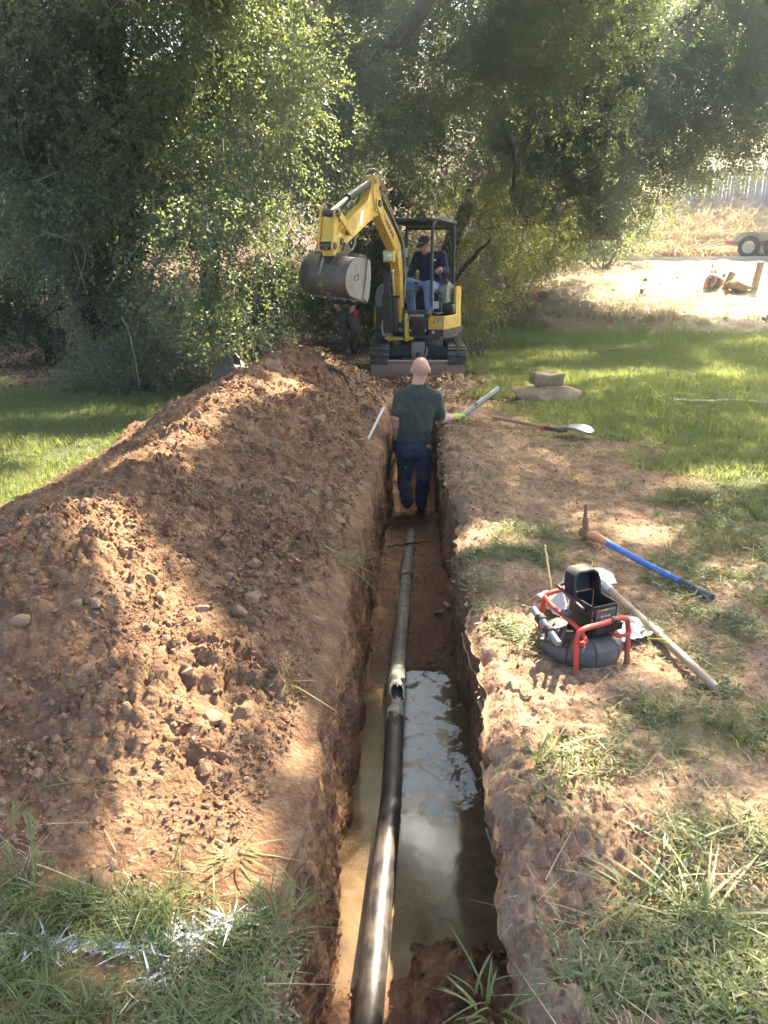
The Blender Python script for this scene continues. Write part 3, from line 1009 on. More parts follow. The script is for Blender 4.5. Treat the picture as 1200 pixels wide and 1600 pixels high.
def bush(label, lobes, kind, per, seed, scale, base, cat='bush', group=None, thr=-0.3, cull=0.5, stems=7, droop=0.1, zmin=0.0):
    b = Vector(base)
    root = empty('bush', b)
    tag(root, label, cat, group)
    r2 = np.random.default_rng(seed)
    m = MB(Matrix.Translation(-b))
    for i in range(stems):
        c, rd = lobes[int(r2.integers(len(lobes)))]
        tip = np.asarray(c) + r2.normal(0, rd * 0.4, 3)
        p, q = limb([tuple(np.asarray(base) + r2.normal(0, .08, 3) * (1, 1, 0)), tuple((np.asarray(base) * .6 + tip * .4) + r2.normal(0, .1, 3)), tuple(tip)], .022, .006, seed=seed + i)
        m.tube(p, q, 5)
    m.build('stem', M_TWIG if kind == 'sun' else M_BARK, root, 60)
    c = crown('foliage', root, lobes, kind, per, seed, scale, thr, cull, droop=droop, zmin=zmin)
    c.location = -b
    return root

def bl(lst, Y): return [(aty(px, py, Y + dy), r) for px, py, dy, r in lst]
bush('low dense green shrub growing at the foot of the left oak beside the lawn', bl([(150, 590, 0, .38), (200, 580, .2, .42), (250, 585, 0, .42), (285, 578, .3, .34), (225, 600, -.2, .35), (120, 600, .2, .26)], 10.3), 'oak', 75, 51, 0.8, (-3.4, 10.4, 0), thr=-0.5, droop=-0.1)
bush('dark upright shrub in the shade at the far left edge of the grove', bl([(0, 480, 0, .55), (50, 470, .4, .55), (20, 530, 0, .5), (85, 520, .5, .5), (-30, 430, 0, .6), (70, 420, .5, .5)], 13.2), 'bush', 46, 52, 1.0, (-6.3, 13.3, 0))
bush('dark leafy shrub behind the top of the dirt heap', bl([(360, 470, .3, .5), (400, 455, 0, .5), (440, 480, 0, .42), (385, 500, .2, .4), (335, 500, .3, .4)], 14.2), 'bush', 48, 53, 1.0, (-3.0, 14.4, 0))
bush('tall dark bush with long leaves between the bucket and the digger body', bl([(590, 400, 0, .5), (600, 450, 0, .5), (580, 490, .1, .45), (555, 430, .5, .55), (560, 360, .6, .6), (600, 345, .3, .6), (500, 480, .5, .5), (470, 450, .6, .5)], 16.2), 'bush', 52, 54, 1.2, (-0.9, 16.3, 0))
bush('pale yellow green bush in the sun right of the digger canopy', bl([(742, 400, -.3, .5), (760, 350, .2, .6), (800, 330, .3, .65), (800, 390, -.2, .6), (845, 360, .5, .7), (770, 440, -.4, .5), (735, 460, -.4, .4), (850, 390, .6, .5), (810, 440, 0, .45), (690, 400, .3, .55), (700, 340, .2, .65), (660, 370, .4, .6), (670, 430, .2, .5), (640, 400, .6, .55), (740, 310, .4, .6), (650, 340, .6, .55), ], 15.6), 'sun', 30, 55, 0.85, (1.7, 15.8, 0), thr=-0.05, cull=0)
bush('small bright leafed sapling low beside the right track of the digger', bl([(735, 490, 0, .28), (750, 470, .2, .3), (732, 455, .1, .25)], 14.6), 'sun', 60, 56, 0.8, (1.2, 14.7, 0), thr=-0.4)
bush('dusty green bush at the bottom of the dry bank beyond the slope', bl([(880, 368, 0, .8), (935, 362, .5, .8), (985, 355, .6, .7), (835, 380, 0, .7)], 25.0), 'far', 22, 57, 0.9, (5.6, 24.3, 1.5))

# ------------------------------------------------------------------ grass, weeds, leaf litter
def blade_clump(name, mats, n, h, w, rad, seed, lean=0.5, seg=2, flat=0.0, taper=0.5):
    r = np.random.default_rng(seed)
    V, Fc, mi = [], [], []
    for i in range(n):
        a = r.uniform(0, 6.283)
        p = np.array([math.cos(a), math.sin(a), 0]) * rad * math.sqrt(r.random())
        out = np.array([math.cos(a + r.normal(0, .7)), math.sin(a + r.normal(0, .7)), 0])
        H, W = h * r.uniform(0.5, 1.2), w * r.uniform(0.7, 1.2)
        ln = lean * r.uniform(0.3, 1.5)
        side = np.cross(out, [0, 0, 1]) * W / 2
        up = 1.0 - flat
        q = len(V)
        for s in range(seg + 1):
            t = s / seg
            c = p + out * ln * H * t * t + np.array([0, 0, H * up * (t - 0.45 * ln * t * t)])
            k = 1 - (t ** 1.5) * (1 - taper) if s < seg else 0.0
            if s < seg:
                V += [c - side * k, c + side * k]
            else:
                V.append(c)
        for s in range(seg - 1):
            b = q + 2 * s
            Fc += [[b, b + 1, b + 3], [b, b + 3, b + 2]]
        b = q + 2 * (seg - 1)
        Fc.append([b, b + 1, b + 2])
    me = np_mesh(name, np.array(V), np.array(Fc))
    me.materials.append(mats)
    return me

def weed_mesh(name, mat, n, L, W, rad, h, seed):
    r = np.random.default_rng(seed)
    V, Fc = [], []
    for i in range(n):
        a = r.uniform(0, 6.283)
        p = np.array([math.cos(a), math.sin(a), 0]) * rad * math.sqrt(r.random()) + (0, 0, h * r.random())
        a2 = r.uniform(0, 6.283)
        d = np.array([math.cos(a2), math.sin(a2), r.normal(0.15, 0.3)])
        d /= np.linalg.norm(d)
        nn = np.array([0, 0, 1.0]) + r.normal(0, .35, 3)
        nn -= d * nn.dot(d)
        nn /= np.linalg.norm(nn)
        k = r.uniform(.6, 1.3)
        q = len(V)
        V += leaf_verts(p, d, nn, L * k, W * k)
        Fc += [[q, q + 1, q + 2], [q, q + 2, q + 3]]
    me = np_mesh(name, np.array(V), np.array(Fc))
    me.materials.append(mat)
    return me

M_LAWN = leaf_mat('lawn_blade', (0.082, 0.106, 0.044), (0.165, 0.178, 0.088), (0.40, 0.46, 0.11), 0.42, 0.55, 0.3)
M_GRASS = leaf_mat('grass_blade', (0.070, 0.100, 0.032), (0.150, 0.165, 0.075), (0.32, 0.40, 0.08), 0.35, 0.5, 0.4)
M_WEED = leaf_mat('weed_leaf', (0.070, 0.092, 0.040), (0.20, 0.19, 0.105), (0.28, 0.33, 0.09), 0.28, 0.55, 0.35)
M_DRY = leaf_mat('dry_straw', (0.30, 0.22, 0.12), (0.52, 0.43, 0.28), (0.40, 0.32, 0.16), 0.2, 0.7, 0.2)
M_LITTER = leaf_mat('dead_leaf', (0.10, 0.052, 0.030), (0.26, 0.165, 0.10), (0.2, 0.1, 0.04), 0.1, 0.6, 0.3)
M_PAINT = leaf_mat('painted_blade', (0.48, 0.49, 0.51), (0.66, 0.67, 0.69), (0.5, 0.5, 0.5), 0.1, 0.5, 0.3)
def pc(name, ms): 
    c = proto_collection(name, ms)
    GN[name] = (scatter_group(c), len(ms))
pc('lawn', [blade_clump('lawn_%d' % i, M_LAWN, 16, 0.075, 0.0055, 0.06, i, 0.7) for i in range(6)])
pc('tall', [blade_clump('tall_%d' % i, M_GRASS, 17, 0.12, 0.0052, 0.05, 10 + i, 1.1, 3) for i in range(6)])
pc('crab', [blade_clump('crab_%d' % i, M_GRASS, 9, 0.14, 0.006, 0.05, 20 + i, 1.7, 5, 0.45) for i in range(5)])
pc('weed', [weed_mesh('weed_%d' % i, M_WEED, 18, 0.034, 0.0060, 0.07, 0.020, 30 + i) for i in range(4)] + [weed_mesh('weed_%d' % (4 + i), M_GRASS, 14, 0.050, 0.0050, 0.07, 0.022, 36 + i) for i in range(3)] + [weed_mesh('weed_%d' % (7 + i), M_WEED, 16, 0.020, 0.011, 0.06, 0.015, 33 + i) for i in range(2)] + [weed_mesh('weed_9', M_DRY, 9, 0.05, 0.004, 0.07, 0.012, 39)])
pc('sprig', [weed_mesh('sprig_%d' % i, M_WEED, 4, 0.020, 0.010, 0.05, 0.012, 70 + i) for i in range(5)])
pc('deadbit', [weed_mesh('deadbit_%d' % i, M_LITTER, 7, 0.022, 0.006, 0.07, 0.006, 80 + i) for i in range(5)])
pc('straw', [blade_clump('straw_%d' % i, M_DRY, 7, 0.07, 0.0028, 0.06, 40 + i, 2.5, 2, 0.8) for i in range(5)])
pc('drygrass', [blade_clump('drygrass_%d' % i, M_DRY, 22, 0.42, 0.012, 0.16, 45 + i, 1.0, 3) for i in range(5)])
pc('bankgrass', [blade_clump('bankgrass_%d' % i, leaf_mat('bank_grass_%d' % i, (0.34, 0.245, 0.125), (0.54, 0.42, 0.25), (0.5, 0.38, 0.2), 0.35, 0.7, 0.2), 20, 0.40, 0.02, 0.2, 45 + i, 1.2, 3) for i in range(3)])
pc('litter', [weed_mesh('litter_%d' % i, M_LITTER, 12, 0.06, 0.032, 0.14, 0.012, 50 + i) for i in range(5)])
pc('paint', [blade_clump('paint_%d' % i, M_PAINT, 2 + i, 0.085, 0.011, 0.03, 160 + 3 * i, 1.3, 4, 0.4) for i in range(4)] + [weed_mesh('painted_leaf_%d' % i, M_PAINT, 16, 0.016, 0.008, 0.03, 0.006, 65 + i) for i in range(4)])

def cover(name, kind, x, y, s, label=None, dz=0.0, tilt=0.15, idx=None):
    x, y = np.asarray(x), np.asarray(y)
    z = surf_z(x, y) + dz
    n = len(x)
    rot = np.stack([rng.normal(0, tilt, n), rng.normal(0, tilt, n), rng.uniform(0, 6.283, n)], 1)
    g, k = GN[kind]
    sc = s * rng.uniform(0.7, 1.25, n)
    o = scatter(name, g, k, np.stack([x, y, z], 1), rot, sc, None, idx)
    return o

def rnd(n, x0, x1, y0, y1, pw=1.0):
    """points, denser towards the camera"""
    v = rng.random(n) ** pw
    return rng.uniform(x0, x1, n), y0 + (y1 - y0) * v

# lawn right of the bare soil
x, y = rnd(68000, 0.6, 11.5, 2.0, 18.6, 1.2)
zn = lawn_right(x, y)
nz = fbm2(x * 1.3, y * 1.3, 3)
dr = zone(x, y)
k = (rng.random(len(x)) < sstep(-0.15, 0.65, zn * np.where(y < 7.6, 0.55, 1.0) + 0.55 * nz)) & (rng.random(len(x)) > dr[1] * 0.97) & (x < 0.62 * y + 2)
k &= ~((y < 4.4) & (x < 2.1))
k &= ~((y < 7.2) & (x < 2.2) & (rng.random(len(x)) < 0.35 + 0.5 * sstep(-0.1, -0.4, nz)))
cover('lawn_grass', 'lawn', x[k], y[k], 0.75 + 0.035 * y[k] + 0.25 * sstep(9, 12, y[k]))
# lawn left, behind the heap
x, y = rnd(26000, -9.5, -2.2, 3.4, 11.6, 1.0)
k = (rng.random(len(x)) > zone(x, y)[2] * 0.98) & (heap(x, y)[0] < 0.03) & (rng.random(len(x)) < sstep(-1.1, -0.25, fbm2(x * 1.1 + 7, y * 1.1, 3)))
cover('lawn_grass', 'lawn', x[k], y[k], 0.75 + 0.03 * y[k])

def in_ell(x, y, lst):
    """largest membership in ellipses given as photo points and photo radii on the ground"""
    m = np.zeros(len(x))
    for px, py, rx, ry in lst:
        c = atz(px, py)
        a, b = abs(atz(px + rx, py)[0] - c[0]), abs(atz(px, py - ry)[1] - c[1])
        m = np.maximum(m, np.clip(1.25 - 0.9 * ((x - c[0]) / a) ** 2 - ((y - c[1]) / b) ** 2, 0, 1))
    return m
# weeds and patchy grass on the bare soil at the right
x, y = rnd(30000, 0.27, 2.6, 1.0, 6.5, 1.5)
mk = in_ell(x, y, [(830, 860, 75, 40), (1130, 820, 90, 60), (1130, 930, 110, 60), (1080, 1150, 150, 60), (1180, 1100, 80, 90), (890, 1215, 70, 40), (1000, 1180, 100, 50),
                   (1100, 1480, 180, 130), (960, 1560, 100, 70), (1190, 1330, 60, 80), (800, 985, 35, 40), (745, 900, 30, 30), (1020, 990, 60, 30), (1180, 1600, 160, 80), (1060, 1290, 90, 40)])
k = rng.random(len(x)) < mk * sstep(-0.25, 0.5, fbm2(x * 3.2, y * 3.2, 4, .65)) * 0.8
cover('low_weeds', 'weed', x[k], y[k], 1.0 + 0.05 * y[k])
x, y = rnd(5200, 0.27, 2.6, 1.0, 6.5, 1.6)
mk = in_ell(x, y, [(1110, 1490, 180, 130), (970, 1580, 100, 60), (1190, 1600, 160, 80), (1080, 1150, 150, 50), (820, 860, 60, 35), (1130, 920, 110, 60), (880, 1200, 60, 30), (1060, 1360, 70, 40)])
k = rng.random(len(x)) < mk * sstep(-0.3, 0.4, fbm2(x * 3.2 + 5, y * 3.2, 3)) * 0.7
cover('patchy_grass', 'tall', x[k], y[k], 0.62)
x, y = rnd(900, 0.35, 1.6, 0.95, 2.0, 1.2)
mk = in_ell(x, y, [(1120, 1490, 170, 110), (1000, 1590, 120, 40), (1060, 1400, 50, 30)])
k = rng.random(len(x)) < mk * 0.30
cover('crabgrass', 'crab', x[k], y[k], 0.8)
# grass by the near end of the heap, left
x, y = rnd(5200, -1.9, -0.28, 0.75, 1.78, 1.1)
wx = atz(130, 1500)[0]
mk = (1 - sstep(1.55, 1.72, y + 0.1 * noise2(x * 5, y * 5))) * np.where(x < wx - 0.02, 1.0, 0.42 + 0.35 * sstep(1.40, 1.25, y))
mk *= 1 - 0.85 * in_ell(x, y, [(165, 1545, 60, 30), (330, 1400, 120, 22)])
k = rng.random(len(x)) < mk * 0.45 * sstep(-.55, .2, fbm2(x * 4, y * 4, 3))
cover('long_grass', 'tall', x[k], y[k], 0.62)
xs_, ys_ = rnd(160, -1.9, -0.3, 0.75, 1.75)
cover('dry_straw', 'straw', xs_, ys_, 0.8)
x, y = rnd(4200, -1.6, -0.28, 0.75, 1.7, 1.1)
mk = in_ell(x, y, [(330, 1560, 150, 60), (400, 1500, 70, 50), (200, 1430, 120, 25)]) * 0.7
k = rng.random(len(x)) < mk
cover('low_weeds', 'weed', x[k], y[k], 0.8)
# painted line in the grass
pl_ = [np.array([atz(*p)[:2] for p in q]) for q in ([(-60, 1485), (60, 1478), (130, 1474), (220, 1476), (300, 1462), (345, 1452), (420, 1432), (460, 1425)], [(320, 1462), (270, 1505), (225, 1545)], [(375, 1440), (440, 1400), (465, 1385)])]
px_, py_, id_ = [], [], []
for q, n in zip(pl_, (290, 36, 16)):
    L = np.linalg.norm(np.diff(q, axis=0), axis=1)
    s = rng.random(n) * L.sum()
    cum = np.concatenate([[0], np.cumsum(L)])
    xx, yy2 = np.interp(s, cum, q[:, 0]), np.interp(s, cum, q[:, 1])
    px_.append(xx + rng.normal(0, .008, n)); py_.append(yy2 + rng.normal(0, .011, n))
    id_.append(np.where(rng.random(n) < 0.16, rng.integers(0, 4, n), rng.integers(4, 8, n)))
px_, py_, id_ = np.concatenate(px_), np.concatenate(py_), np.concatenate(id_)
k = px_ < lip_l(py_) - 0.045
o = cover('painted_grass', 'paint', px_[k], py_[k], 0.6, idx=id_[k])
# dry straw on the bare soil and on the slope
x, y = rnd(5200, 0.3, 3.2, 1.1, 9.5, 1.2)
k = rng.random(len(x)) < sstep(-0.2, 0.5, fbm2(x * 1.7 + 60, y * 1.7, 3)) * (1 - 0.7 * sstep(.2, .8, lawn_right(x, y)))
cover('dry_straw', 'straw', x[k], y[k], 0.8)
x, y = rnd(4500, 0.28, 3.0, 1.0, 8.5, 1.5)
k = rng.random(len(x)) < 0.25 + 0.5 * sstep(-.1, .5, fbm2(x * 1.5 + 30, y * 1.5, 3))
cover('sparse_weeds', 'sprig', x[k], y[k], 0.9 + 0.05 * y[k])
x, y = rnd(2600, 0.3, 3.0, 1.0, 9.5, 1.3)
k = rng.random(len(x)) < sstep(-.2, .4, fbm2(x * 2.1 + 90, y * 2.1, 3))
cover('dead_bits', 'deadbit', x[k], y[k], 0.9 + .06 * y[k])
n = 260
yw = rng.uniform(2.1, 4.3, n)
xw = rng.uniform(0, 1, n) * (lip_r(yw) - lip_l(yw)) + lip_l(yw)
g_, k_n = GN['deadbit']
scatter('floating_bits', g_, k_n, np.stack([xw, yw, yw * 0 - 0.742], 1), np.stack([rng.normal(0, .02, n), rng.normal(0, .02, n), rng.uniform(0, 6.28, n)], 1), rng.uniform(.15, .4, n) )
x, y = rng.uniform(1.5, 17, 9000), rng.uniform(16.6, 25.6, 9000)
k = rng.random(9000) < zone(x, y)[1] * (0.25 + 0.75 * sstep(0, .5, fbm2(x * .7, y * .7, 3)))
cover('dry_grass', 'straw', x[k], y[k], 2.6)
x, y = rng.uniform(2.2, 9, 700), rng.uniform(17.2, 22, 700)
k = rng.random(700) < np.exp(-((x - 4.2) / 1.8) ** 2 - ((y - 18.9) / 1.2) ** 2)
cover('dry_grass', 'drygrass', x[k], y[k], 0.8)
x, y = rng.uniform(4.0, 24, 5200), rng.uniform(31.2, 39.5, 5200)
k = rng.random(5200) < 0.95
cover('dry_bank_grass', 'bankgrass', x[k], y[k], 1.3)
# leaf litter under the oaks
x, y = rng.uniform(-10, 3.2, 9000), rng.uniform(9.4, 19, 9000)
k = rng.random(9000) < zone(x, y)[2]
cover('leaf_litter', 'litter', x[k], y[k], 0.9, tilt=0.1)

# ------------------------------------------------------------------ stones and clods
def stone_mesh(name, seed, mat, sub=2, flat=0.65):
    r = np.random.default_rng(seed)
    bm = bmesh.new()
    bmesh.ops.create_icosphere(bm, subdivisions=sub, radius=0.5)
    v = np.array([q.co[:] for q in bm.verts])
    for _ in range(9):
        n = r.normal(size=3)
        n /= np.linalg.norm(n)
        dd = r.uniform(0.24, 0.42)
        s = v @ n
        v = v - np.outer(np.maximum(s - dd, 0), n) * 0.95
    v = v * np.array([1.0, r.uniform(.6, .95), r.uniform(.75, 1.1) * flat])
    v = v + 0.035 * np.stack([noise3(v[:, 0] * 5 + seed, v[:, 1] * 5 + i * 7, v[:, 2] * 5) for i in range(3)], 1)
    for q, c in zip(bm.verts, v):
        q.co = c
    me = bpy.data.meshes.new(name)
    bm.to_mesh(me)
    bm.free()
    me.polygons.foreach_set('use_smooth', np.ones(len(me.polygons), bool))
    me.set_sharp_from_angle(angle=math.radians(28))
    me.materials.append(mat)
    return me

M_STONE = [soil_mat('stone_%d' % i, a, b, c, 3.0, 0.35) for i, (a, b, c) in enumerate([
    ((0.17, 0.095, 0.058), (0.26, 0.165, 0.105), (0.35, 0.24, 0.155)), ((0.15, 0.072, 0.044), (0.24, 0.125, 0.075), (0.32, 0.19, 0.12)), ((0.26, 0.175, 0.105), (0.37, 0.265, 0.165), (0.45, 0.34, 0.22))])]
STONES = [stone_mesh('stone', 500 + i, M_STONE[(0, 1, 0, 0, 1, 0)[i % 6]]) for i in range(12)]
PEBBLES = [stone_mesh('pebble_%d' % i, 540 + i, (M_HEAP, M_HEAP, M_STONE[0], M_STONE[1])[i % 4], 1, 0.75) for i in range(8)]
GN['pebble'] = (scatter_group(proto_collection('pebble', PEBBLES)), 8)

def heap_pick(n, r, ylo=1.5, yhi=11.3):
    """points on the visible face of the heap, evenly over the picture rather than the ground"""
    out = []
    while len(out) < n:
        y = math.exp(r.uniform(math.log(ylo), math.log(yhi)))
        j = min(np.searchsorted(yy, y), NY - 1)
        x = r.uniform(-2.3, -0.36)
        i = min(max(int(np.searchsorted(GX[j, :b0 + 1], x)), 0), b0)
        if he[j, i] < 0.25 or GX[j, i] < ridge_x(y) - 0.25:
            continue
        out.append((j, i))
    return out
r2 = np.random.default_rng(77)
nst = 0
def heap_stone(p, s, rz=None, me=None):
    global nst
    o = link('stone', me or STONES[int(r2.integers(12))], None, heap_o)
    o.location = p
    o.scale = (s, s * r2.uniform(.8, 1.1), s)
    o.rotation_euler = (r2.normal(0, .5), r2.normal(0, .5), r2.uniform(0, 6.28) if rz is None else rz)
    nst += 1
for px, py, s in ((395, 937, .125), (250, 935, .085), (240, 912, .095), (226, 888, .075), (155, 763, .10), (148, 778, .08), (430, 580, .36), (412, 570, .2), (540, 800, .12), (512, 790, .13), (490, 800, .10),
                  (530, 815, .10), (404, 798, .10), (333, 1122, .10), (345, 1170, .065), (318, 1195, .06), (293, 1355, .065), (200, 1118, .06), (400, 1050, .05), (430, 690, .14), (470, 660, .16), (350, 640, .16),
                  (390, 640, .15), (370, 690, .13), (520, 640, .14), (560, 690, .15), (545, 730, .13), (420, 905, .06), (365, 900, .10), (145, 930, .07), (120, 945, .06), (80, 1180, .05), (60, 1215, .06), (75, 1240, .05),
                  (450, 620, .2), (500, 600, .18), (400, 610, .17), (480, 830, .07), (452, 745, .12), (520, 760, .12), (488, 770, .10), (560, 770, .10), (308, 660, .16), (215, 760, .12), (270, 700, .14), (585, 660, .13), (575, 640, .14)):
    q = on_heap(px, py)
    heap_stone((q[0], q[1], surf_z(q[0], q[1])[0] - s * 0.02), s)
for j, i in heap_pick(300 - nst, r2):
    s = (0.026 + 0.075 * r2.random() ** 3) * (0.75 + 0.11 * yy[j])
    heap_stone(SV[j, i] + SN[j, i] * s * -0.04, s)
pk = heap_pick(42000, r2)
P = np.array([SV[j, i] for j, i in pk])
dens = fbm2(P[:, 0] * 1.8, P[:, 1] * 1.8, 3)
k = r2.random(len(P)) < sstep(-0.6, 0.3, dens)
P = P[k]
n = len(P)
s = (0.006 + 0.030 * r2.random(n) ** 3.5) * (0.8 + 0.13 * P[:, 1])
scatter('loose_stones', GN['pebble'][0], 8, P, r2.uniform(-3, 3, (n, 3)), s, heap_o)
# crumbs on the yard by the lip, and stones and crumbs on the trench floor
x = np.concatenate([lip_r(np.linspace(1, 10.5, 900)) + np.abs(r2.normal(0, .13, 900)) + 0.01, r2.uniform(.3, 2.6, 5000)])
y = np.concatenate([np.linspace(1, 10.5, 900), 1.1 + 7.5 * r2.random(5000) ** 1.4])
z = surf_z(x, y)
s = (0.006 + 0.020 * r2.random(len(x)) ** 3) * (0.7 + 0.12 * y)
s[900:] *= 0.75
scatter('loose_crumbs', GN['pebble'][0], 8, np.stack([x, y, z], 1), r2.uniform(-3, 3, (len(x), 3)), s)
jj, ii = r2.integers(int(np.searchsorted(yy, 1.2)), int(np.searchsorted(yy, 10.3)), 5000), r2.integers(b1 - 8, b2 + 8, 5000)
P = SV[jj, ii]
k = (P[:, 2] > -0.735) & ((P[:, 1] < 2.35) | (r2.random(5000) < 0.6))
P = P[k]
s = (0.006 + 0.024 * r2.random(len(P)) ** 3) * (0.8 + 0.08 * P[:, 1])
scatter('fallen_crumbs', GN['pebble'][0], 8, P, r2.uniform(-3, 3, (len(P), 3)), s)

# the two flat rocks on the lawn
def big_stone(name, label, loc, size, rz, seed, mat, cat='rock'):
    me = stone_mesh(name, seed, mat, 4, 1.0)
    o = link(name, me)
    o.location, o.scale, o.rotation_euler = loc, size, (0, 0, rz)
    return tag(o, label, cat)
c = aty(847, 617, 9.95)
big_stone('flat_rock', 'wide flat tan rock lying on the grass with a smaller block on top of it', (c[0], c[1], 0.06), (0.98, 0.66, 0.40), 0.1, 603, M_STONE[2])
c = aty(852, 601, 9.95)
o = MB().box((0, 0, 0), (0.40, 0.28, 0.15), None, 0.025).build('stone_block', M_STONE[2])
bm = bmesh.new(); bm.from_mesh(o.data); bmesh.ops.subdivide_edges(bm, edges=bm.edges, cuts=4, use_grid_fill=True)
for q in bm.verts:
    w = np.array(q.co)
    q.co += Vector([0.03 * float(noise3(w[0] * 7 + i, w[1] * 7, w[2] * 9)) for i in range(3)])
bm.to_mesh(o.data); bm.free()
o.location, o.rotation_euler = (c[0] + .02, c[1], 0.27), (0, 0.03, 0.15)
tag(o, 'tan stone block resting on top of the wide flat rock', 'rock')
for px, py, s in ((818, 646, .07), (840, 648, .10)):
    c = atz(px, py)
    o = link('small_stone', STONES[2 if s < .08 else 5]); o.location = (c[0], c[1], 0.015); o.scale = (s * 1.1, s, s * .8)
    tag(o, 'small pale stone in the grass in front of the flat rock, ' + ('the smaller left one' if s < .08 else 'the larger right one'), 'stone')

# ------------------------------------------------------------------ the water and the pipe
def water_mat():
    m, t, p = new_mat('muddy_water')
    pos = nd(t, 'ShaderNodeNewGeometry').outputs['Position']
    sx = nd(t, 'ShaderNodeSeparateXYZ')
    t.links.new(pos, sx.inputs[0])
    a, b, c = ntex(t, 9, 5, 0.6, pos, 0.6), ntex(t, 3.2, 4, 0.6, pos, 0.8), ntex(t, 120, 3, 0.7, pos)
    # pale scum with the sky's reflection painted in, far pool right of the pipe
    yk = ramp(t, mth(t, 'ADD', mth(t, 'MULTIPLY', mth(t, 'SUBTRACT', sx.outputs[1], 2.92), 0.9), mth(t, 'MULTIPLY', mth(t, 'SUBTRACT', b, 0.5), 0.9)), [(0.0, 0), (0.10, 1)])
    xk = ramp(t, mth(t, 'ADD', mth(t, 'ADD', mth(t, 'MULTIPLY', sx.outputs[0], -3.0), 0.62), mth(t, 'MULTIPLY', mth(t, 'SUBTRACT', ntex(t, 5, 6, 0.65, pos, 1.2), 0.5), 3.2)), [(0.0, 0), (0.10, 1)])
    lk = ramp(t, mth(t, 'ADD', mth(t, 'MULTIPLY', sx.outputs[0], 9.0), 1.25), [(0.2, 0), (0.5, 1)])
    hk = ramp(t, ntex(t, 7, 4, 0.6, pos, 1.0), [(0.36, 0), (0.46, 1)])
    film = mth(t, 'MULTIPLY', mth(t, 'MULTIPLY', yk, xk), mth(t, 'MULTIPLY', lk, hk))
    # small froth specks elsewhere
    vo = nd(t, 'ShaderNodeTexVoronoi', inp={'Scale': 85.0})
    t.links.new(pos, vo.inputs['Vector'])
    fr = mth(t, 'MULTIPLY', ramp(t, vo.outputs['Distance'], [(0.16, 1), (0.24, 0)]), ramp(t, b, [(0.46, 0), (0.60, 1)]))
    col = mixc(t, ramp(t, a, [(0.35, 0), (0.7, 1)]), (0.080, 0.053, 0.030), (0.145, 0.098, 0.056))
    col = mixc(t, mth(t, 'MULTIPLY', fr, 0.7), col, (0.36, 0.29, 0.18))
    sky_filmc = mixc(t, ramp(t, c, [(0.35, 0), (0.7, 1)]), (0.40, 0.40, 0.40), (0.62, 0.63, 0.64))
    col = mixc(t, film, col, sky_filmc)
    t.links.new(col, p.inputs['Base Color'])
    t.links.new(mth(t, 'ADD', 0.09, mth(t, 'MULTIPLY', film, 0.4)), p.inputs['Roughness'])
    p.inputs['IOR'].default_value = 1.33
    p.inputs['Specular IOR Level'].default_value = 0.6
    bump(t, p, mth(t, 'ADD', b, mth(t, 'MULTIPLY', film, mth(t, 'ADD', c, mth(t, 'MULTIPLY', a, 2)))), 0.05, 0.02)
    return m
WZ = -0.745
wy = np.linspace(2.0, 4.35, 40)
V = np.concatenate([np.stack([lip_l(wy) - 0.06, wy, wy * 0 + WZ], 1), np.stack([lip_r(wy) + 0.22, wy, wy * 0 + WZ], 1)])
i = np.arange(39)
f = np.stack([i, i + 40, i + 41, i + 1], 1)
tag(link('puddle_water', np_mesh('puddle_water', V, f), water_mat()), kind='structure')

def pipe_mat(name, base, dust, amt, rough):
    m, t, p = new_mat(name)
    pos = nd(t, 'ShaderNodeNewGeometry').outputs['Position']
    mp = nd(t, 'ShaderNodeMapping', inp={'Scale': (60, 3.0, 60)})
    t.links.new(pos, mp.inputs[0])
    st, a, b = ntex(t, 1, 5, 0.65, mp.outputs[0]), ntex(t, 11, 6, 0.65, pos), ntex(t, 60, 4, 0.6, pos)
    k = mth(t, 'MULTIPLY', ramp(t, mth(t, 'ADD', mth(t, 'MULTIPLY', a, 0.7), mth(t, 'MULTIPLY', st, 0.45)), [(0.48, 0), (0.66, 1)]), amt)
    c = mixc(t, k, base, dust)
    c = mixc(t, ramp(t, b, [(0.62, 0), (0.72, 0.5 * amt)]), c, (0.34, 0.22, 0.14))
    t.links.new(c, p.inputs['Base Color'])
    t.links.new(mth(t, 'ADD', rough, mth(t, 'MULTIPLY', k, 0.4)), p.inputs['Roughness'])
    bump(t, p, b, 0.1, 0.004)
    return m
M_PIPE = pipe_mat('black_plastic_pipe', (0.016, 0.017, 0.024), (0.15, 0.105, 0.075), 0.42, 0.40)
M_PIPE2 = pipe_mat('dusty_pipe', (0.06, 0.055, 0.055), (0.24, 0.20, 0.17), 0.95, 0.55)
M_MUCK = pipe_mat('crusted_pipe', (0.05, 0.045, 0.04), (0.62, 0.58, 0.52), 0.8, 0.6)
pipe = empty('drain_pipe', (-0.09, 3.0, -0.71))
tag(pipe, 'long black plastic drain pipe lying along the trench floor, broken open in the middle', 'pipe')
PO = Vector((-0.09, 3.0, -0.71))
def pz(y): return float(interp(y, [(1.0, -.60), (1.6, -.655), (2.2, -.700), (2.9, -.708), (3.6, -.700), (4.2, -.695), (5, -.685), (6, -.705), (6.6, -.76), (7, -.84)]))
def px_(y): return float(interp(y, [(1.0, -.145), (2.2, -.115), (3, -.085), (4.1, -.083), (5, -.06), (6.4, -.03), (7, -.02)]))
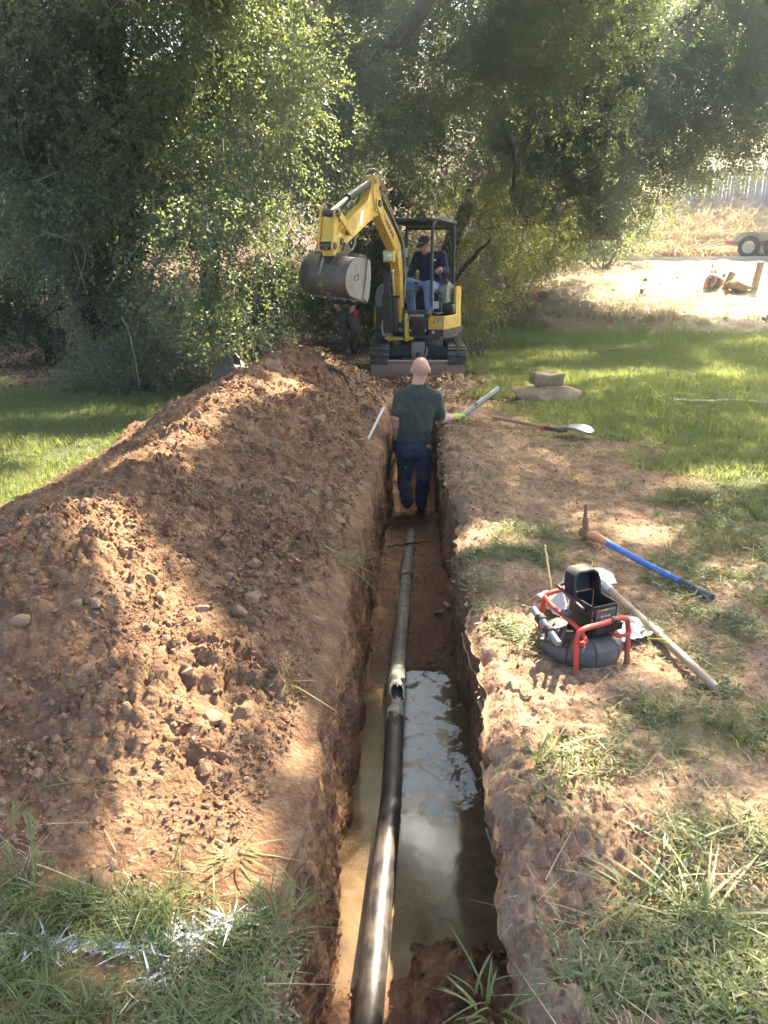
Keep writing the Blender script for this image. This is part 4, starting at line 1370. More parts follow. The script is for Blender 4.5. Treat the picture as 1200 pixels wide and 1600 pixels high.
def pipe_part(name, y0, y1, r, mat, holes=None, wob=0.0, ny=120, na=32, seed=1, thick=0.005):
    ys_ = np.linspace(y0, y1, ny)
    an = np.linspace(0, 2 * np.pi, na, endpoint=False)
    A, Yq = np.meshgrid(an, ys_)
    R = r * (1 + wob * noise3(np.cos(A) * 1.4 + seed, Yq * 9, np.sin(A) * 1.4))
    cx, cz = np.array([px_(q) for q in ys_])[:, None], np.array([pz(q) for q in ys_])[:, None]
    v = np.stack([cx + R * np.cos(A), Yq, cz + R * np.sin(A)], -1).reshape(-1, 3) - np.array(PO)
    i = np.arange(ny - 1)[:, None] * na
    k = np.arange(na)[None, :]
    f = np.stack([i + k, i + (k + 1) % na, i + na + (k + 1) % na, i + na + k], -1).reshape(-1, 4)
    if holes is not None:
        f = f[~holes(A[:-1].ravel(), Yq[:-1].ravel())]
    o = link(name, np_mesh(name, v, f, True), mat, pipe)
    md = o.modifiers.new('wall', 'SOLIDIFY')
    md.thickness, md.offset = thick, 1.0
    return o
pipe_part('pipe_length', 1.0, 3.62, 0.048, M_PIPE, lambda a, y: (np.abs(a - 1.55) < 0.55 * np.clip((y - 3.50) / 0.12, 0, 1) + 0.35 * noise2(a * 3, y * 25)) & (y > 3.48))
pipe_part('broken_joint', 3.58, 4.10, 0.052, M_MUCK, lambda a, y: (np.abs(a - 1.35) < 0.75 + 0.6 * noise2(a * 2, y * 9)) & (np.abs(y - 3.80) < 0.07 + 0.05 * noise2(a * 4, y * 0)) | ((np.abs(a - 1.9) < 0.4) & (y < 3.64)), 0.05, 140, 36, 4)
pipe_part('pipe_length', 4.06, 5.85, 0.046, M_PIPE2, None, 0.03, 100)
pipe_part('sleeve', 5.55, 5.98, 0.053, M_PIPE2, None, 0.02, 30, 28, 3)
pipe_part('pipe_length', 5.9, 7.1, 0.043, M_PIPE2, None, 0.03, 60)

# ------------------------------------------------------------------ roots, sticks, chips
M_ROOT = bark_mat('root_bark', (0.20, 0.12, 0.07), (0.42, 0.27, 0.15))
M_WOODCHIP = worn('split_wood', (0.42, 0.31, 0.20), rough=0.8)
M_STICK = bark_mat('stick_bark', (0.15, 0.115, 0.09), (0.30, 0.25, 0.20))
M_PALE = bark_mat('peeled_stick', (0.42, 0.36, 0.28), (0.62, 0.56, 0.46))
roots = empty('exposed_roots', (0.28, 2.2, -0.1))
tag(roots, 'pale orange root strands hanging along the right wall of the trench', 'roots')
RO = Vector((0.28, 2.2, -0.1))
rr = np.random.default_rng(5)
def wallx(y, z):
    j = min(int(np.searchsorted(yy, y)), NY - 1)
    col = np.arange(b2, b3)
    zz = GZ[j, b2:b3]
    return float(GX[j, b2 + int(np.argmin(np.abs(zz - z)))])
for k, (ya, za, yb, zb, r0) in enumerate([(2.75, -.06, 1.9, -.30, .008), (2.5, -.05, 1.75, -.42, .010), (2.3, -.02, 1.70, -.55, .007), (2.05, -.10, 1.62, -.62, .005), (2.6, -.1, 2.1, -.16, .012), (1.9, -.12, 1.62, -.5, .009), (3.3, -.03, 2.7, -.12, .005), (2.15, -.2, 1.8, -.64, .004), (7.2, -.05, 6.6, -.5, .014), (7.5, -.1, 7.35, -.55, .02), (6.2, -.05, 5.9, -.3, .006), (4.6, -.04, 4.3, -.25, .006)]):
    pth = []
    for t in np.linspace(0, 1, 14):
        y, z = ya + (yb - ya) * t + rr.normal(0, .015), za + (zb - za) * t ** 1.2
        pth.append(Vector((wallx(y, z) - 0.012 - 0.01 * rr.random(), y, z)) - RO)
    MB().tube(pth, [r0 * (1 - .6 * q) * rr.uniform(.8, 1.2) for q in np.linspace(0, 1, 14)], 6).build('root', M_ROOT, roots)
bl_ = atz(790, 1300, -0.2)
def stick(name, label, pts, r0, r1, mat, cat='stick', group=None, wob=.006, kids=()):
    b = Vector(pts[0])
    if kids:
        root = empty(name, b)
        tag(root, label, cat, group)
        p, q = limb([Vector(x_) - b for x_ in pts], r0, r1, seed=len(pts), wob=wob)
        MB().tube(p, q, 7).build('main_stem', mat, root)
        for kd in kids:
            p, q = limb([Vector(x_) - b for x_ in kd], r1 * 1.1, r1 * .4, seed=3, wob=wob)
            MB().tube(p, q, 5).build('side_twig', mat, root)
        return root
    p, q = limb([Vector(x_) - b for x_ in pts], r0, r1, seed=len(pts), wob=wob)
    o = MB().tube(p, q, 7).build(name, mat)
    o.location = b
    return tag(o, label, cat, group)
def Pz(px, py, z): return tuple(atz(px, py, z))
stick('dark_stick', 'dark bent stick lying across the trench floor behind the pipe end', [Pz(606, 853, -.70), Pz(640, 850, -.68), Pz(668, 846, -.69)], .009, .005, M_BARK)
stick('long_branch', 'long thin pale branch lying in the grass at the far right', [Pz(1053, 625, .03), Pz(1100, 627, .04), Pz(1150, 625, .04), Pz(1210, 630, .03)], .022, .016, M_PALE)
stick('fallen_branch', 'grey branch lying on the grass beside the right track of the digger', [Pz(732, 556, .04), Pz(765, 556, .05), Pz(800, 546, .16)], .022, .008, M_STICK, kids=([Pz(760, 556, .05), Pz(745, 566, .06), Pz(722, 552, .07)],))
stick('brush_branch', 'bare brushy branch lying on the sunlit edge of the lawn', [Pz(880, 562, .04), Pz(925, 552, .10), Pz(975, 545, .25), Pz(1000, 540, .30)], .018, .006, M_STICK, kids=([Pz(930, 552, .1), Pz(960, 556, .12), Pz(985, 556, .1)], [Pz(940, 550, .12), Pz(950, 540, .3), Pz(965, 532, .4)], [Pz(910, 556, .08), Pz(930, 562, .1), Pz(952, 563, .06)], [Pz(955, 548, .18), Pz(980, 550, .2), Pz(1005, 553, .18)]))
stick('wooden_stake', 'thin yellow wooden stake standing in the weeds behind the camera reel', [tuple(atz(866, 942)), tuple(aty(858, 895, atz(866, 942)[1])), tuple(aty(852, 852, atz(866, 942)[1] + .01))], .0055, .005, worn('stake_wood', (0.55, 0.44, 0.22), rough=.7), 'stake', wob=0.001)
q0, q1 = on_heap(575, 686), None
p1_ = aty(600, 636, q0[1] + 0.15)
stick('white_pole', 'thin white plastic pole leaning against the trench edge left of the standing man', [tuple(q0), tuple((q0 + p1_) / 2), tuple(p1_)], .013, .013, worn('white_plastic', (0.75, 0.74, 0.70), rough=.45), 'pole', wob=0.0)
for px, py, z, kids in ((540, 560, .6, 0), (575, 610, .45, 1)):
    pass
a_ = [on_heap(*q) for q in ((512, 576), (535, 590), (550, 615))]
stick('dead_branch', 'dark dead branch half buried on the far end of the dirt heap', [tuple(q + (0, 0, .04)) for q in a_], .022, .012, M_BARK, kids=([tuple(on_heap(568, 598) + (0, 0, .05)), tuple(on_heap(560, 612) + (0, 0, .05)), tuple(on_heap(553, 624) + (0, 0, .04))],))
for k, (px, py, z, sx, lab) in enumerate(((703, 946, -.66, .16, 'flat pale wood chip leaning on the right trench wall'), (684, 956, -.68, .10, 'curved splinter of wood on the trench floor beside the right wall'), (738, 940, -.10, .10, 'short brown wood piece stuck in the right lip of the trench'))):
    c = atz(px, py, z)
    o = MB().prism([(-.5, -.22), (.3, -.3), (.5, 0), (.35, .28), (-.4, .25)], (0, 0, 0), (1, 0, 0), (0, 1, 0), (0, 0, 1), .12, .02).build('wood_chip', M_WOODCHIP)
    o.scale = (sx, sx * .7, sx * .8)
    o.location, o.rotation_euler = c, (0.5 - .3 * k, .5, 1.1 + k)
    tag(o, lab, 'wood chip')

# ------------------------------------------------------------------ tufts one can pick out
def tuft(name, label, p, n, h, w, seed, mat=None, cat='grass tuft', lean=1.0, flat=0.2, rad=.03):
    me = blade_clump(name, mat or M_GRASS, n, h, w, rad * (1.8 if n > 20 else 1), seed, lean * 1.3, 6, flat, .6)
    o = link(name, me)
    o.location = p
    return tag(o, label, cat)
for k, (px, py, z, n, h, w, lab) in enumerate([
        (1005, 1400, 0, 34, .20, .0075, 'large tuft of broad green grass blades at the lower right edge of the hollow'),
        (1090, 1440, 0, 34, .20, .008, 'sprawling tuft of long broad grass blades at the lower right side'),
        (1010, 1385, 0.01, 6, .19, .009, 'few arching grass blades beside the soil hollow at the right'),
        (770, 1585, -0.02, 24, .11, .006, 'dark green grass tuft at the bottom edge right of the trench'),
        (845, 1215, 0, 14, .13, .008, 'upright sunlit grass tuft on the right lip of the trench'),
        (850, 1265, 0, 16, .10, .008, 'yellow green tuft just below the upright tuft on the right lip'),
        (1060, 1345, 0, 12, .15, .007, 'thin pale green tuft behind the soil hollow at the right')]):
    c = atz(px, py, z)
    tuft('grass_tuft', lab, (c[0], c[1], surf_z(c[0], c[1])[0]), n, h, w, 800 + k)
for k, (px, py, n, h, lab) in enumerate([(540, 880, 26, .16, 'green grass tuft hanging over the left trench edge on the dirt heap'), (500, 775, 20, .17, 'small green sod clump lying on the right slope of the dirt heap'),
                                         (35, 1240, 26, .10, 'dark green grass clump buried at the left side of the dirt heap'), (370, 1340, 16, .08, 'sunlit pale tuft at the near foot of the dirt heap'),
                                         (445, 1075, 18, .07, 'small pale dry tuft above the left trench wall'), (266, 748, 14, .14, 'flattened green sod patch near the crest of the dirt heap')]):
    q = on_heap(px, py)
    tuft('sod_tuft', lab, (q[0], q[1], surf_z(q[0], q[1])[0]), n, h, .007, 830 + k, lean=1.6, flat=.3, rad=.05)

# ------------------------------------------------------------------ hand tools on the ground
M_WOOD = worn('weathered_handle', (0.30, 0.235, 0.17), (0.16, 0.11, 0.08), .5, .7, var=.25, scale=14)
M_STEEL = worn('bright_steel', (0.52, 0.54, 0.57), (0.34, 0.27, 0.20), .35, .34, .75)
M_DKSTEEL = worn('dark_steel', (0.085, 0.082, 0.080), (0.24, 0.17, 0.12), .55, .5, .6)
M_RUST = worn('rusty_iron', (0.22, 0.115, 0.065), (0.30, 0.20, 0.13), .5, .8, .2)
M_BLUE = worn('blue_fibreglass', (0.055, 0.16, 0.47), (0.35, 0.30, 0.25), .35, .5)
M_ORANGE = worn('orange_handle', (0.60, 0.22, 0.09), (0.40, 0.30, 0.22), .45, .6)
M_GRIP = worn('grey_grip', (0.055, 0.058, 0.065), (0.25, 0.20, 0.16), .4, .75)
M_RED = worn('red_paint', (0.46, 0.045, 0.028), (0.30, 0.17, 0.11), .45, .42, .1)
M_BLACK = worn('black_plastic', (0.014, 0.014, 0.016), (0.16, 0.12, 0.09), .22, .36)
M_BLACKR = worn('black_rubber', (0.022, 0.022, 0.023), (0.18, 0.14, 0.11), .4, .75)
M_GREY = worn('grey_plastic', (0.075, 0.072, 0.07), (0.22, 0.17, 0.13), .45, .6)
M_CLOTH = worn('white_rag', (0.50, 0.50, 0.49), (0.45, 0.38, 0.30), .25, .9)

def tool(name, label, cat, a, b):
    """an empty at a with +X towards b"""
    a, b = Vector(a), Vector(b)
    root = empty(name, a)
    root.rotation_euler = (b - a).to_track_quat('X', 'Z').to_euler()
    return tag(root, label, cat), (b - a).length
# shovel beyond the bare soil
a, b = Pz(772, 652, .07), Pz(925, 683, .03)
sh, L = tool('shovel', 'shovel with bright round blade and wooden handle lying at the lawn edge', 'shovel', a, b)
MB().tube([(0, 0, 0), (L * .40, 0, .004), (L * .52, 0, 0)], [.018, .0185, .019], 10).build('handle', worn('shovel_handle', (0.36, 0.21, 0.12), rough=.6, var=.2), sh)
MB().tube([(L * .52, 0, 0), (L * .545, 0, 0)], .0205, 10).build('red_band', M_RED, sh)
MB().tube([(L * .545, 0, 0), (L * .70, 0, .004), (L * .76, 0, .012)], [.0205, .021, .017], 10).build('socket', M_DKSTEEL, sh)
V, Fc = [], []
nu, nv = 14, 11
for i in range(nu + 1):
    t = i / nu
    w = 0.125 * (1 - t ** 4.2) ** 0.5 * (0.93 + .07 * t) if t > 0.02 else .105
    for j in range(nv):
        s_ = (j / (nv - 1)) * 2 - 1
        V.append((L * .72 + (L * .28) * t, s_ * w, .012 + .040 * s_ * s_ * (1 - .3 * t) - .018 * t + .045 * math.sin(t * 2.6) - .012 * math.exp(-(s_ * 5) ** 2) * (1 - t)))
for i in range(nu):
    for j in range(nv - 1):
        k = i * nv + j
        Fc.append([k, k + 1, k + nv + 1, k + nv])
o = MB().add(V, Fc).build('blade', M_STEEL, sh, 60)
md = o.modifiers.new('plate', 'SOLIDIFY'); md.thickness = .004
# pick mattock with the blue handle
a, b = Pz(917, 834, .06), Pz(1113, 934, .03)
pk_, L = tool('pick_mattock', 'pick mattock with a blue handle, orange neck and dark end grip lying in the weeds', 'pick', a, b)
MB().tube([(0, 0, 0), (L * .10, 0, .012), (L * .20, 0, .008)], [.030, .025, .021], 12).build('orange_neck', M_ORANGE, pk_)
MB().tube([(L * .20, 0, .008), (L * .5, 0, 0), (L * .78, 0, 0)], [.0205, .0185, .0185], 12).build('handle', M_BLUE, pk_)
MB().tube([(L * .78, 0, 0), (L * .79, 0, 0), (L * .985, 0, 0), (L, 0, 0)], [.0205, .0225, .0235, .019], 12).build('grip', M_GRIP, pk_)
m = MB().tube(smooth_path([(-.035, 0, .18), (-.03, 0, .10), (-.012, 0, .0), (-.03, 0, -.06)], 5), [.006] + [.011] * 5 + [.019] * 5 + [.016] * 4 + [.016], 6)
m.tube([(-.045, 0, 0), (.03, 0, .002)], .031, 10).build('head', M_RUST, pk_)
# old handled tool behind the reel
a, b = Pz(1119, 1075, .03), Pz(941, 911, .07)
od, L = tool('old_hoe', 'old hoe with long weathered wooden handle lying behind the camera reel', 'hoe', a, b)
MB().tube([(0, 0, 0), (L * .02, 0, 0), (L * .5, 0, .004), (L * .93, 0, 0)], [.014, .0185, .018, .0185], 12).build('handle', M_WOOD, od)
MB().tube([(L * .90, 0, 0), (L * .97, 0, 0), (L, 0, .004)], [.022, .024, .02], 12).build('ferrule', M_STEEL, od)
MB().prism([(0, -.06), (.10, -.085), (.16, -.05), (.17, .02), (.10, .08), (0, .05)], (L * .96, 0, .01), (1, 0, .1), (0, 1, 0), (-.1, 0, 1), .006, .002).build('steel_head', M_STEEL, od)

# ------------------------------------------------------------------ rags
def rag(name, label, c, w, d, seed, hump=0.03, rz=0.0):
    n = 26
    X, Yq = np.meshgrid(np.linspace(-.5, .5, n), np.linspace(-.5, .5, n))
    rr_ = 1 + 0.10 * noise2(np.arctan2(Yq, X) * 1.5 + seed, X * 0)
    Zq = hump * (0.6 + fbm2(X * 3.1 + seed, Yq * 3.1, 3)) * (1 - np.maximum(np.abs(X), np.abs(Yq)) * 1.7).clip(0.12, 1) + .018 * np.abs(noise2(X * 5 + seed, Yq * 2.4)) + .004
    i = np.arange(n - 1)[:, None] * n + np.arange(n - 1)[None, :]
    f = np.stack([i, i + 1, i + n + 1, i + n], -1).reshape(-1, 4)
    v = np.stack([X * w * rr_, Yq * d * rr_, np.maximum(Zq, .004)], -1).reshape(-1, 3)
    o = link(name, np_mesh(name, v, f, True), M_CLOTH)
    o.location, o.rotation_euler = (c[0], c[1], surf_z(c[0], c[1])[0] + .014), (0, 0, rz)
    md = o.modifiers.new('cloth', 'SOLIDIFY'); md.thickness = .003; md.offset = 1
    return tag(o, label, 'rag')
rag('white_rag', 'crumpled white rag heaped behind the left end of the camera reel', atz(880, 962), .20, .20, 3, .13, .3)
rag('white_rag', 'flat white rag on the soil to the right of the camera reel', atz(978, 996), .24, .20, 9, .03, .5)

# ------------------------------------------------------------------ the pipe inspection reel
RC = Vector(tuple(atz(906, 1008, 0.05)))
RC.z = 0.008
reel = empty('inspection_reel', RC)
tag(reel, 'sewer camera reel with red tube frame, grey ribbed drum and open black monitor box', 'camera reel')
prof = [(.06, .012), (.15, .010), (.168, .025), (.178, .06), (.172, .095), (.150, .112), (.11, .118), (.06, .118)]
NSEG = 9
for k in range(NSEG):
    a0 = 2 * math.pi * k / NSEG + .03
    a1 = 2 * math.pi * (k + 1) / NSEG - .03
    m = MB().lathe(prof, (0, 0, 0), 8, None, a0, a1)
    for aa, sg in ((a0, 1), (a1, -1)):       # rounded ends so that the segments read as separate lobes
        ee = [((r_ - .006) * math.cos(aa - sg * .028) if 0 < j < len(prof) - 1 else r_ * math.cos(aa - sg * .028), (r_ - .006) * math.sin(aa - sg * .028) if 0 < j < len(prof) - 1 else r_ * math.sin(aa - sg * .028), z_ - (.004 if z_ > .09 else 0)) for j, (r_, z_) in enumerate(prof)]
        e0 = [(r_ * math.cos(aa), r_ * math.sin(aa), z_) for r_, z_ in prof]
        n = len(prof)
        m.add(e0 + ee, [[j, j + 1, n + j + 1, n + j] for j in range(n - 1)])
    m.build('drum_segment', M_GREY, reel, 40)
MB().lathe([(.02, .015), (.163, .018), (.163, .085), (.135, .105), (.03, .112), (.0, .112)], (0, 0, 0), 36).build('drum_core', M_BLACKR, reel)
def W(p): return Vector(p) - RC
F1, F2 = Vector(Pz(899, 1062, 0)), Vector(Pz(979, 1038, 0))
F3 = Vector(Pz(843, 992, 0)); F4 = F3 + (F2 - F1) * 0.98
HT = .212
def up(p, h, s=0.0, t=None): 
    q = Vector(p); q.z = h
    return q + ((t - Vector(p)) * s if t is not None else Vector())
def rtube(name, pts, r=.0115, mat=M_RED, sm=True):
    return MB().tube([W(p) for p in (smooth_path(pts, 6) if sm else pts)], r, 10).build(name, mat, reel)
# front hoop F1-F2 and rear hoop F3-F4
for A, B_, lean in ((F1, F2, F3), (F3, F4, F1)):
    ed = (B_ - A).normalized()
    inw = (lean - A).normalized() * .02
    rtube('frame_hoop', [A + Vector((0, 0, .0)), A + inw * .5 + Vector((0, 0, .10)), A + inw + Vector((0, 0, HT - .05)), A + inw + ed * .012 + Vector((0, 0, HT - .012)), A + inw + ed * .05 + Vector((0, 0, HT)),
                         (A + B_) / 2 + inw + Vector((0, 0, HT)), B_ + inw - ed * .05 + Vector((0, 0, HT + .004)), B_ + inw - ed * .012 + Vector((0, 0, HT - .01)), B_ + inw + Vector((0, 0, HT - .05)), B_ + inw * .5 + Vector((0, 0, .10)), B_])
    for q in (A, B_):
        MB().tube([W(q + Vector((0, 0, -.012))), W(q + Vector((0, 0, .018))), W(q + inw * .2 + Vector((0, 0, .05)))], [.0135, .0135, .0122], 10).build('muddy_foot', M_RUST, reel)
# side rails
e_ = (F3 - F1).normalized(); g_ = (F2 - F1).normalized()
Zv = Vector((0, 0, 1))
rtube('side_rail', [F1 + Zv * .15 + g_ * .02 + e_ * .01, F1 + Zv * .15 + g_ * .055 + e_ * .03, F1 + Zv * .17 + g_ * .05 + e_ * .09, F1 + Zv * .182 + g_ * .03 + e_ * .2, F1 * .3 + F3 * .7 + Zv * .198, F3 + Zv * .203 + e_ * -.03], .0105)
rtube('side_rail', [F2 + Zv * .14 - g_ * .005, F2 + Zv * .14 - g_ * .06 + e_ * .02, F2 + Zv * .15 - g_ * .08 + e_ * .08, F2 + Zv * .17 - g_ * .03 + e_ * .2, F4 + Zv * .2 - e_ * .04], .0095)
c0 = W((F1 + F2) / 2 + e_ * .02 + Zv * HT) + g_ * .055
MB().box(c0, (.034, .032, .034), Matrix((g_, e_, Zv)).transposed(), .006).build('rail_clamp', M_BLACK, reel)
# grey camera head tube strapped to the left rail
a, b = Vector(Pz(833, 951, .27)), Vector(Pz(873, 1006, .20))
MB().tube([W(a), W(a + (b - a) * .18), W(a + (b - a) * .2), W(a + (b - a) * .42), W(a + (b - a) * .44), W(b)], [.014, .014, .0165, .0165, .014, .014], 14).build('camera_tube', worn('tube_grey', (.22, .22, .225), rough=.4, metal=.3), reel)
for t in (.30, .62):
    q = a + (b - a) * t
    MB().tube([W(q - (b - a).normalized() * .012), W(q + (b - a).normalized() * .012)], .0225, 12).build('strap_ring', M_BLACKR, reel)
for px, py, px2, py2 in ((868, 972, 850, 1000), (880, 978, 868, 1006), (890, 986, 884, 1008)):
    a2, b2_ = Vector(Pz(px, py, .215)), Vector(Pz(px2, py2, .125))
    MB().bar(W(a2), W(b2_), .030, .007, (0, 0, 1), .002).build('strap', M_BLACKR, reel)
    MB().box(W(b2_), (.036, .024, .016), None, .004).build('buckle', M_BLACK, reel)
# the black box
A0, B0, C0 = Vector(Pz(893, 927, .27)), Vector(Pz(930, 949, .27)), Vector(Pz(963, 941, .27))
ey = (A0 - B0); ly = ey.length; ey.normalize()
ex = (C0 - B0); ex -= ey * ex.dot(ey); lx = ex.length + .01; ex.normalize()
cc = (B0 + C0) / 2 + ey * ly / 2
cc.z = 0
RM = Matrix((ex, ey, Vector((0, 0, 1)))).transposed()
def BX(x_, y_, z_): return W(cc + ex * x_ + ey * y_ + Vector((0, 0, z_)))
def bbox(m, x_, y_, z_, sx, sy, sz, ch=.004): return m.box(BX(x_, y_, z_), (sx, sy, sz), RM, ch)
zt, zb = .27, .115
m = MB()
th = .006
bbox(m, 0, -ly / 2, (zt + zb) / 2, lx, th, zt - zb, .002)
bbox(m, 0, ly / 2, (zt + zb) / 2, lx, th, zt - zb, .002)
bbox(m, -lx / 2, 0, (zt + zb) / 2, th, ly - th * 2, zt - zb, .002)
bbox(m, lx / 2, 0, (zt + zb) / 2, th, ly - th * 2, zt - zb, .002)
bbox(m, 0, 0, zt - .075, lx - .012, ly - .012, .006, .001)
m.build('box_shell', M_BLACK, reel)
m = MB(); bbox(m, 0, -.01, .105, lx * .86, ly * .78, .05, .012); m.build('box_base', M_BLACK, reel)
m = MB()
for s_ in np.linspace(-.4, .4, 6): bbox(m, s_ * lx, .0, zt - .068, .006, ly * .7, .012, .001)
m.build('tray_ribs', M_BLACKR, reel)
m = MB(); bbox(m, 0, 0, zt - .064, lx * .55, ly * .45, .014, .004); m.build('tray_pad', M_BLACKR, reel)
m = MB(); bbox(m, .0, -ly / 2 - .018, zt - .105, lx + .012, .034, .006, .002); bbox(m, 0, -ly / 2 - .034, zt - .092, lx + .012, .006, .032, .002); bbox(m, -lx / 2 - .003, -ly / 2 - .018, zt - .092, .006, .030, .032, .002); bbox(m, lx / 2 + .003, -ly / 2 - .018, zt - .092, .006, .030, .032, .002)
m.build('front_shelf', M_BLACK, reel)
# printed label on the front, with its rainbow strip
m = MB(); bbox(m, 0, -ly / 2 - .0045, zt - .045, lx * .8, .003, .060, .001); m.build('front_label', worn('label_grey', (.10, .095, .085), rough=.35, amt=.15), reel)
for k, c in enumerate(((.5, .06, .03), (.6, .3, .03), (.55, .5, .05), (.1, .4, .1), (.05, .2, .5))):
    m = MB(); bbox(m, (k - 2) * lx * .15, -ly / 2 - .0068, zt - .019, lx * .15, .0016, .006, 0); m.build('label_stripe', worn('stripe_%d' % k, c, amt=.2), reel)
m = MB()
for k, (x_, w_) in enumerate(((-.018, .014), (0, .010), (.016, .013))):
    bbox(m, x_, -ly / 2 - .0068, zt - .048, w_, .0016, .010, 0)
bbox(m, 0, -ly / 2 - .0068, zt - .062, .05, .0016, .003, 0)
m.build('label_print', worn('label_print', (.5, .46, .36), amt=.3), reel)
# red badge on the base
m = MB(); bbox(m, .0, -ly * .40 - .006, .108, lx * .9, .006, .032, .003); bbox(m, -lx * .44, -ly * .3, .108, .006, ly * .25, .032, .003); m.build('red_badge', M_RED, reel)
m = MB(); bbox(m, lx * .25, -ly * .40 - .0105, .113, .014, .002, .006, 0); bbox(m, lx * .30, -ly * .40 - .0105, .104, .012, .002, .005, 0); m.build('badge_mark', worn('badge_white', (.7, .7, .7), amt=.2), reel)
# open lid: a hood standing at the rear edge
hp = [(-.5, 0), (-.5, .55), (-.44, .86), (-.28, 1.0), (.28, 1.0), (.44, .86), (.5, .55), (.5, 0), (.43, 0), (.43, .53), (.38, .78), (.25, .90), (-.25, .90), (-.38, .78), (-.43, .53), (-.43, 0)]
hw, hh_ = lx + .016, .115
m = MB().prism([(x_ * hw, z_ * hh_) for x_, z_ in hp], BX(0, ly / 2 - .012, zt - .006), ex, Vector((0, 0, 1)) * .97 + ey * .22, -ey, .075, .003)
m.build('lid', M_BLACK, reel)
m = MB().prism([(x_ * hw * .98, z_ * hh_ * .9) for x_, z_ in hp[:8]], BX(0, ly / 2 + .024, zt - .006), ex, Vector((0, 0, 1)) * .97 + ey * .22, -ey, .006)
m.build('lid_back', M_BLACKR, reel)
# carry handle on the left side
MB().tube(smooth_path([BX(-lx / 2, -.03, zt - .03), BX(-lx / 2 - .022, -.03, zt - .02), BX(-lx / 2 - .026, ly * .55, zt + .01), BX(-lx / 2 - .02, ly * .85, zt + .02), BX(0, ly * .88, zt + .022), BX(lx * .35, ly * .75, zt + .015)], 6), .0085, 8).build('carry_handle', M_BLACK, reel)
MB().tube(smooth_path([BX(lx / 2, .02, zt - .05), BX(lx / 2 + .05, .03, zt - .08), BX(lx / 2 + .07, .0, zt - .11), BX(lx / 2 + .03, -.03, zt - .125), BX(lx / 2 - .01, -.05, zt - .11)], 8), .0045, 8).build('red_cable', worn('red_cable', (.5, .09, .06), rough=.5), reel)
m = MB(); bbox(m, -lx * .9, .03, .21, .05, .035, .018, .005); m.build('latch', M_GREY, reel)

# ------------------------------------------------------------------ the mini excavator
M_YEL = worn('yellow_paint', (0.66, 0.40, 0.055), (0.27, 0.19, 0.11), .50, .42, scale=6, var=.18)
M_YELS = worn('sun_bleached_yellow', (0.70, 0.46, 0.08), (0.28, 0.20, 0.12), .40, .5, scale=9)
M_DARK = worn('charcoal_paint', (0.030, 0.031, 0.034), (0.20, 0.16, 0.12), .30, .45)
M_GREYP = worn('grey_panel', (0.16, 0.16, 0.155), (0.26, 0.21, 0.16), .25, .45)
M_CONS = worn('console_plastic', (0.24, 0.235, 0.20), (0.20, 0.16, 0.12), .25, .6)
M_BUCKET = worn('worn_bucket_steel', (0.115, 0.098, 0.085), (0.26, 0.19, 0.135), .75, .52, .45, scale=6)
M_BUCKETS = worn('scraped_bucket_side', (0.30, 0.275, 0.25), (0.22, 0.16, 0.12), .5, .5, .35, scale=7)
M_CHROME = worn('chrome_rod', (0.72, 0.73, 0.75), (.3, .25, .2), .1, .15, .95)
M_HOSE = worn('hydraulic_hose', (0.02, 0.02, 0.02), rough=.5)
M_HOSEG = worn('grey_hose', (0.30, 0.30, 0.29), rough=.5)
M_TRACK = worn('track_rubber', (0.035, 0.034, 0.033), (0.22, 0.165, 0.12), .75, .85, scale=12)
M_LENS = worn('lamp_lens', (0.75, 0.77, 0.80), rough=.12, amt=.1, metal=.4)
M_WHITE = worn('white_decal', (0.78, 0.78, 0.76), rough=.5, amt=.15)
M_BLADE = worn('dozer_blade_steel', (0.20, 0.125, 0.09), (0.30, 0.20, 0.14), .6, .6, .3)

PSI = math.radians(17)
EX = Vector((0.04, 12.62, 0.0))
dig = empty('mini_excavator', EX)
tag(dig, 'yellow mini excavator with black canopy and raised bucket at the far end of the trench', 'excavator')
UM = Matrix.Rotation(-PSI, 4, 'Z')                       # the upper works are turned to the left
def U(): return MB(UM)

def text_mesh(name, body, size, mat, parent, M, extrude=.002):
    cu = bpy.data.curves.new(name, 'FONT')
    cu.body, cu.size, cu.extrude, cu.align_x, cu.align_y = body, size, extrude, 'CENTER', 'CENTER'
    cu.resolution_u = 3
    o = bpy.data.objects.new(name, cu)
    COL.objects.link(o)
    bpy.context.view_layer.update()
    me = bpy.data.meshes.new_from_object(o)
    bpy.data.objects.remove(o)
    me.materials.clear()
    o = link(name, me, mat, parent)
    o.matrix_local = M
    return o

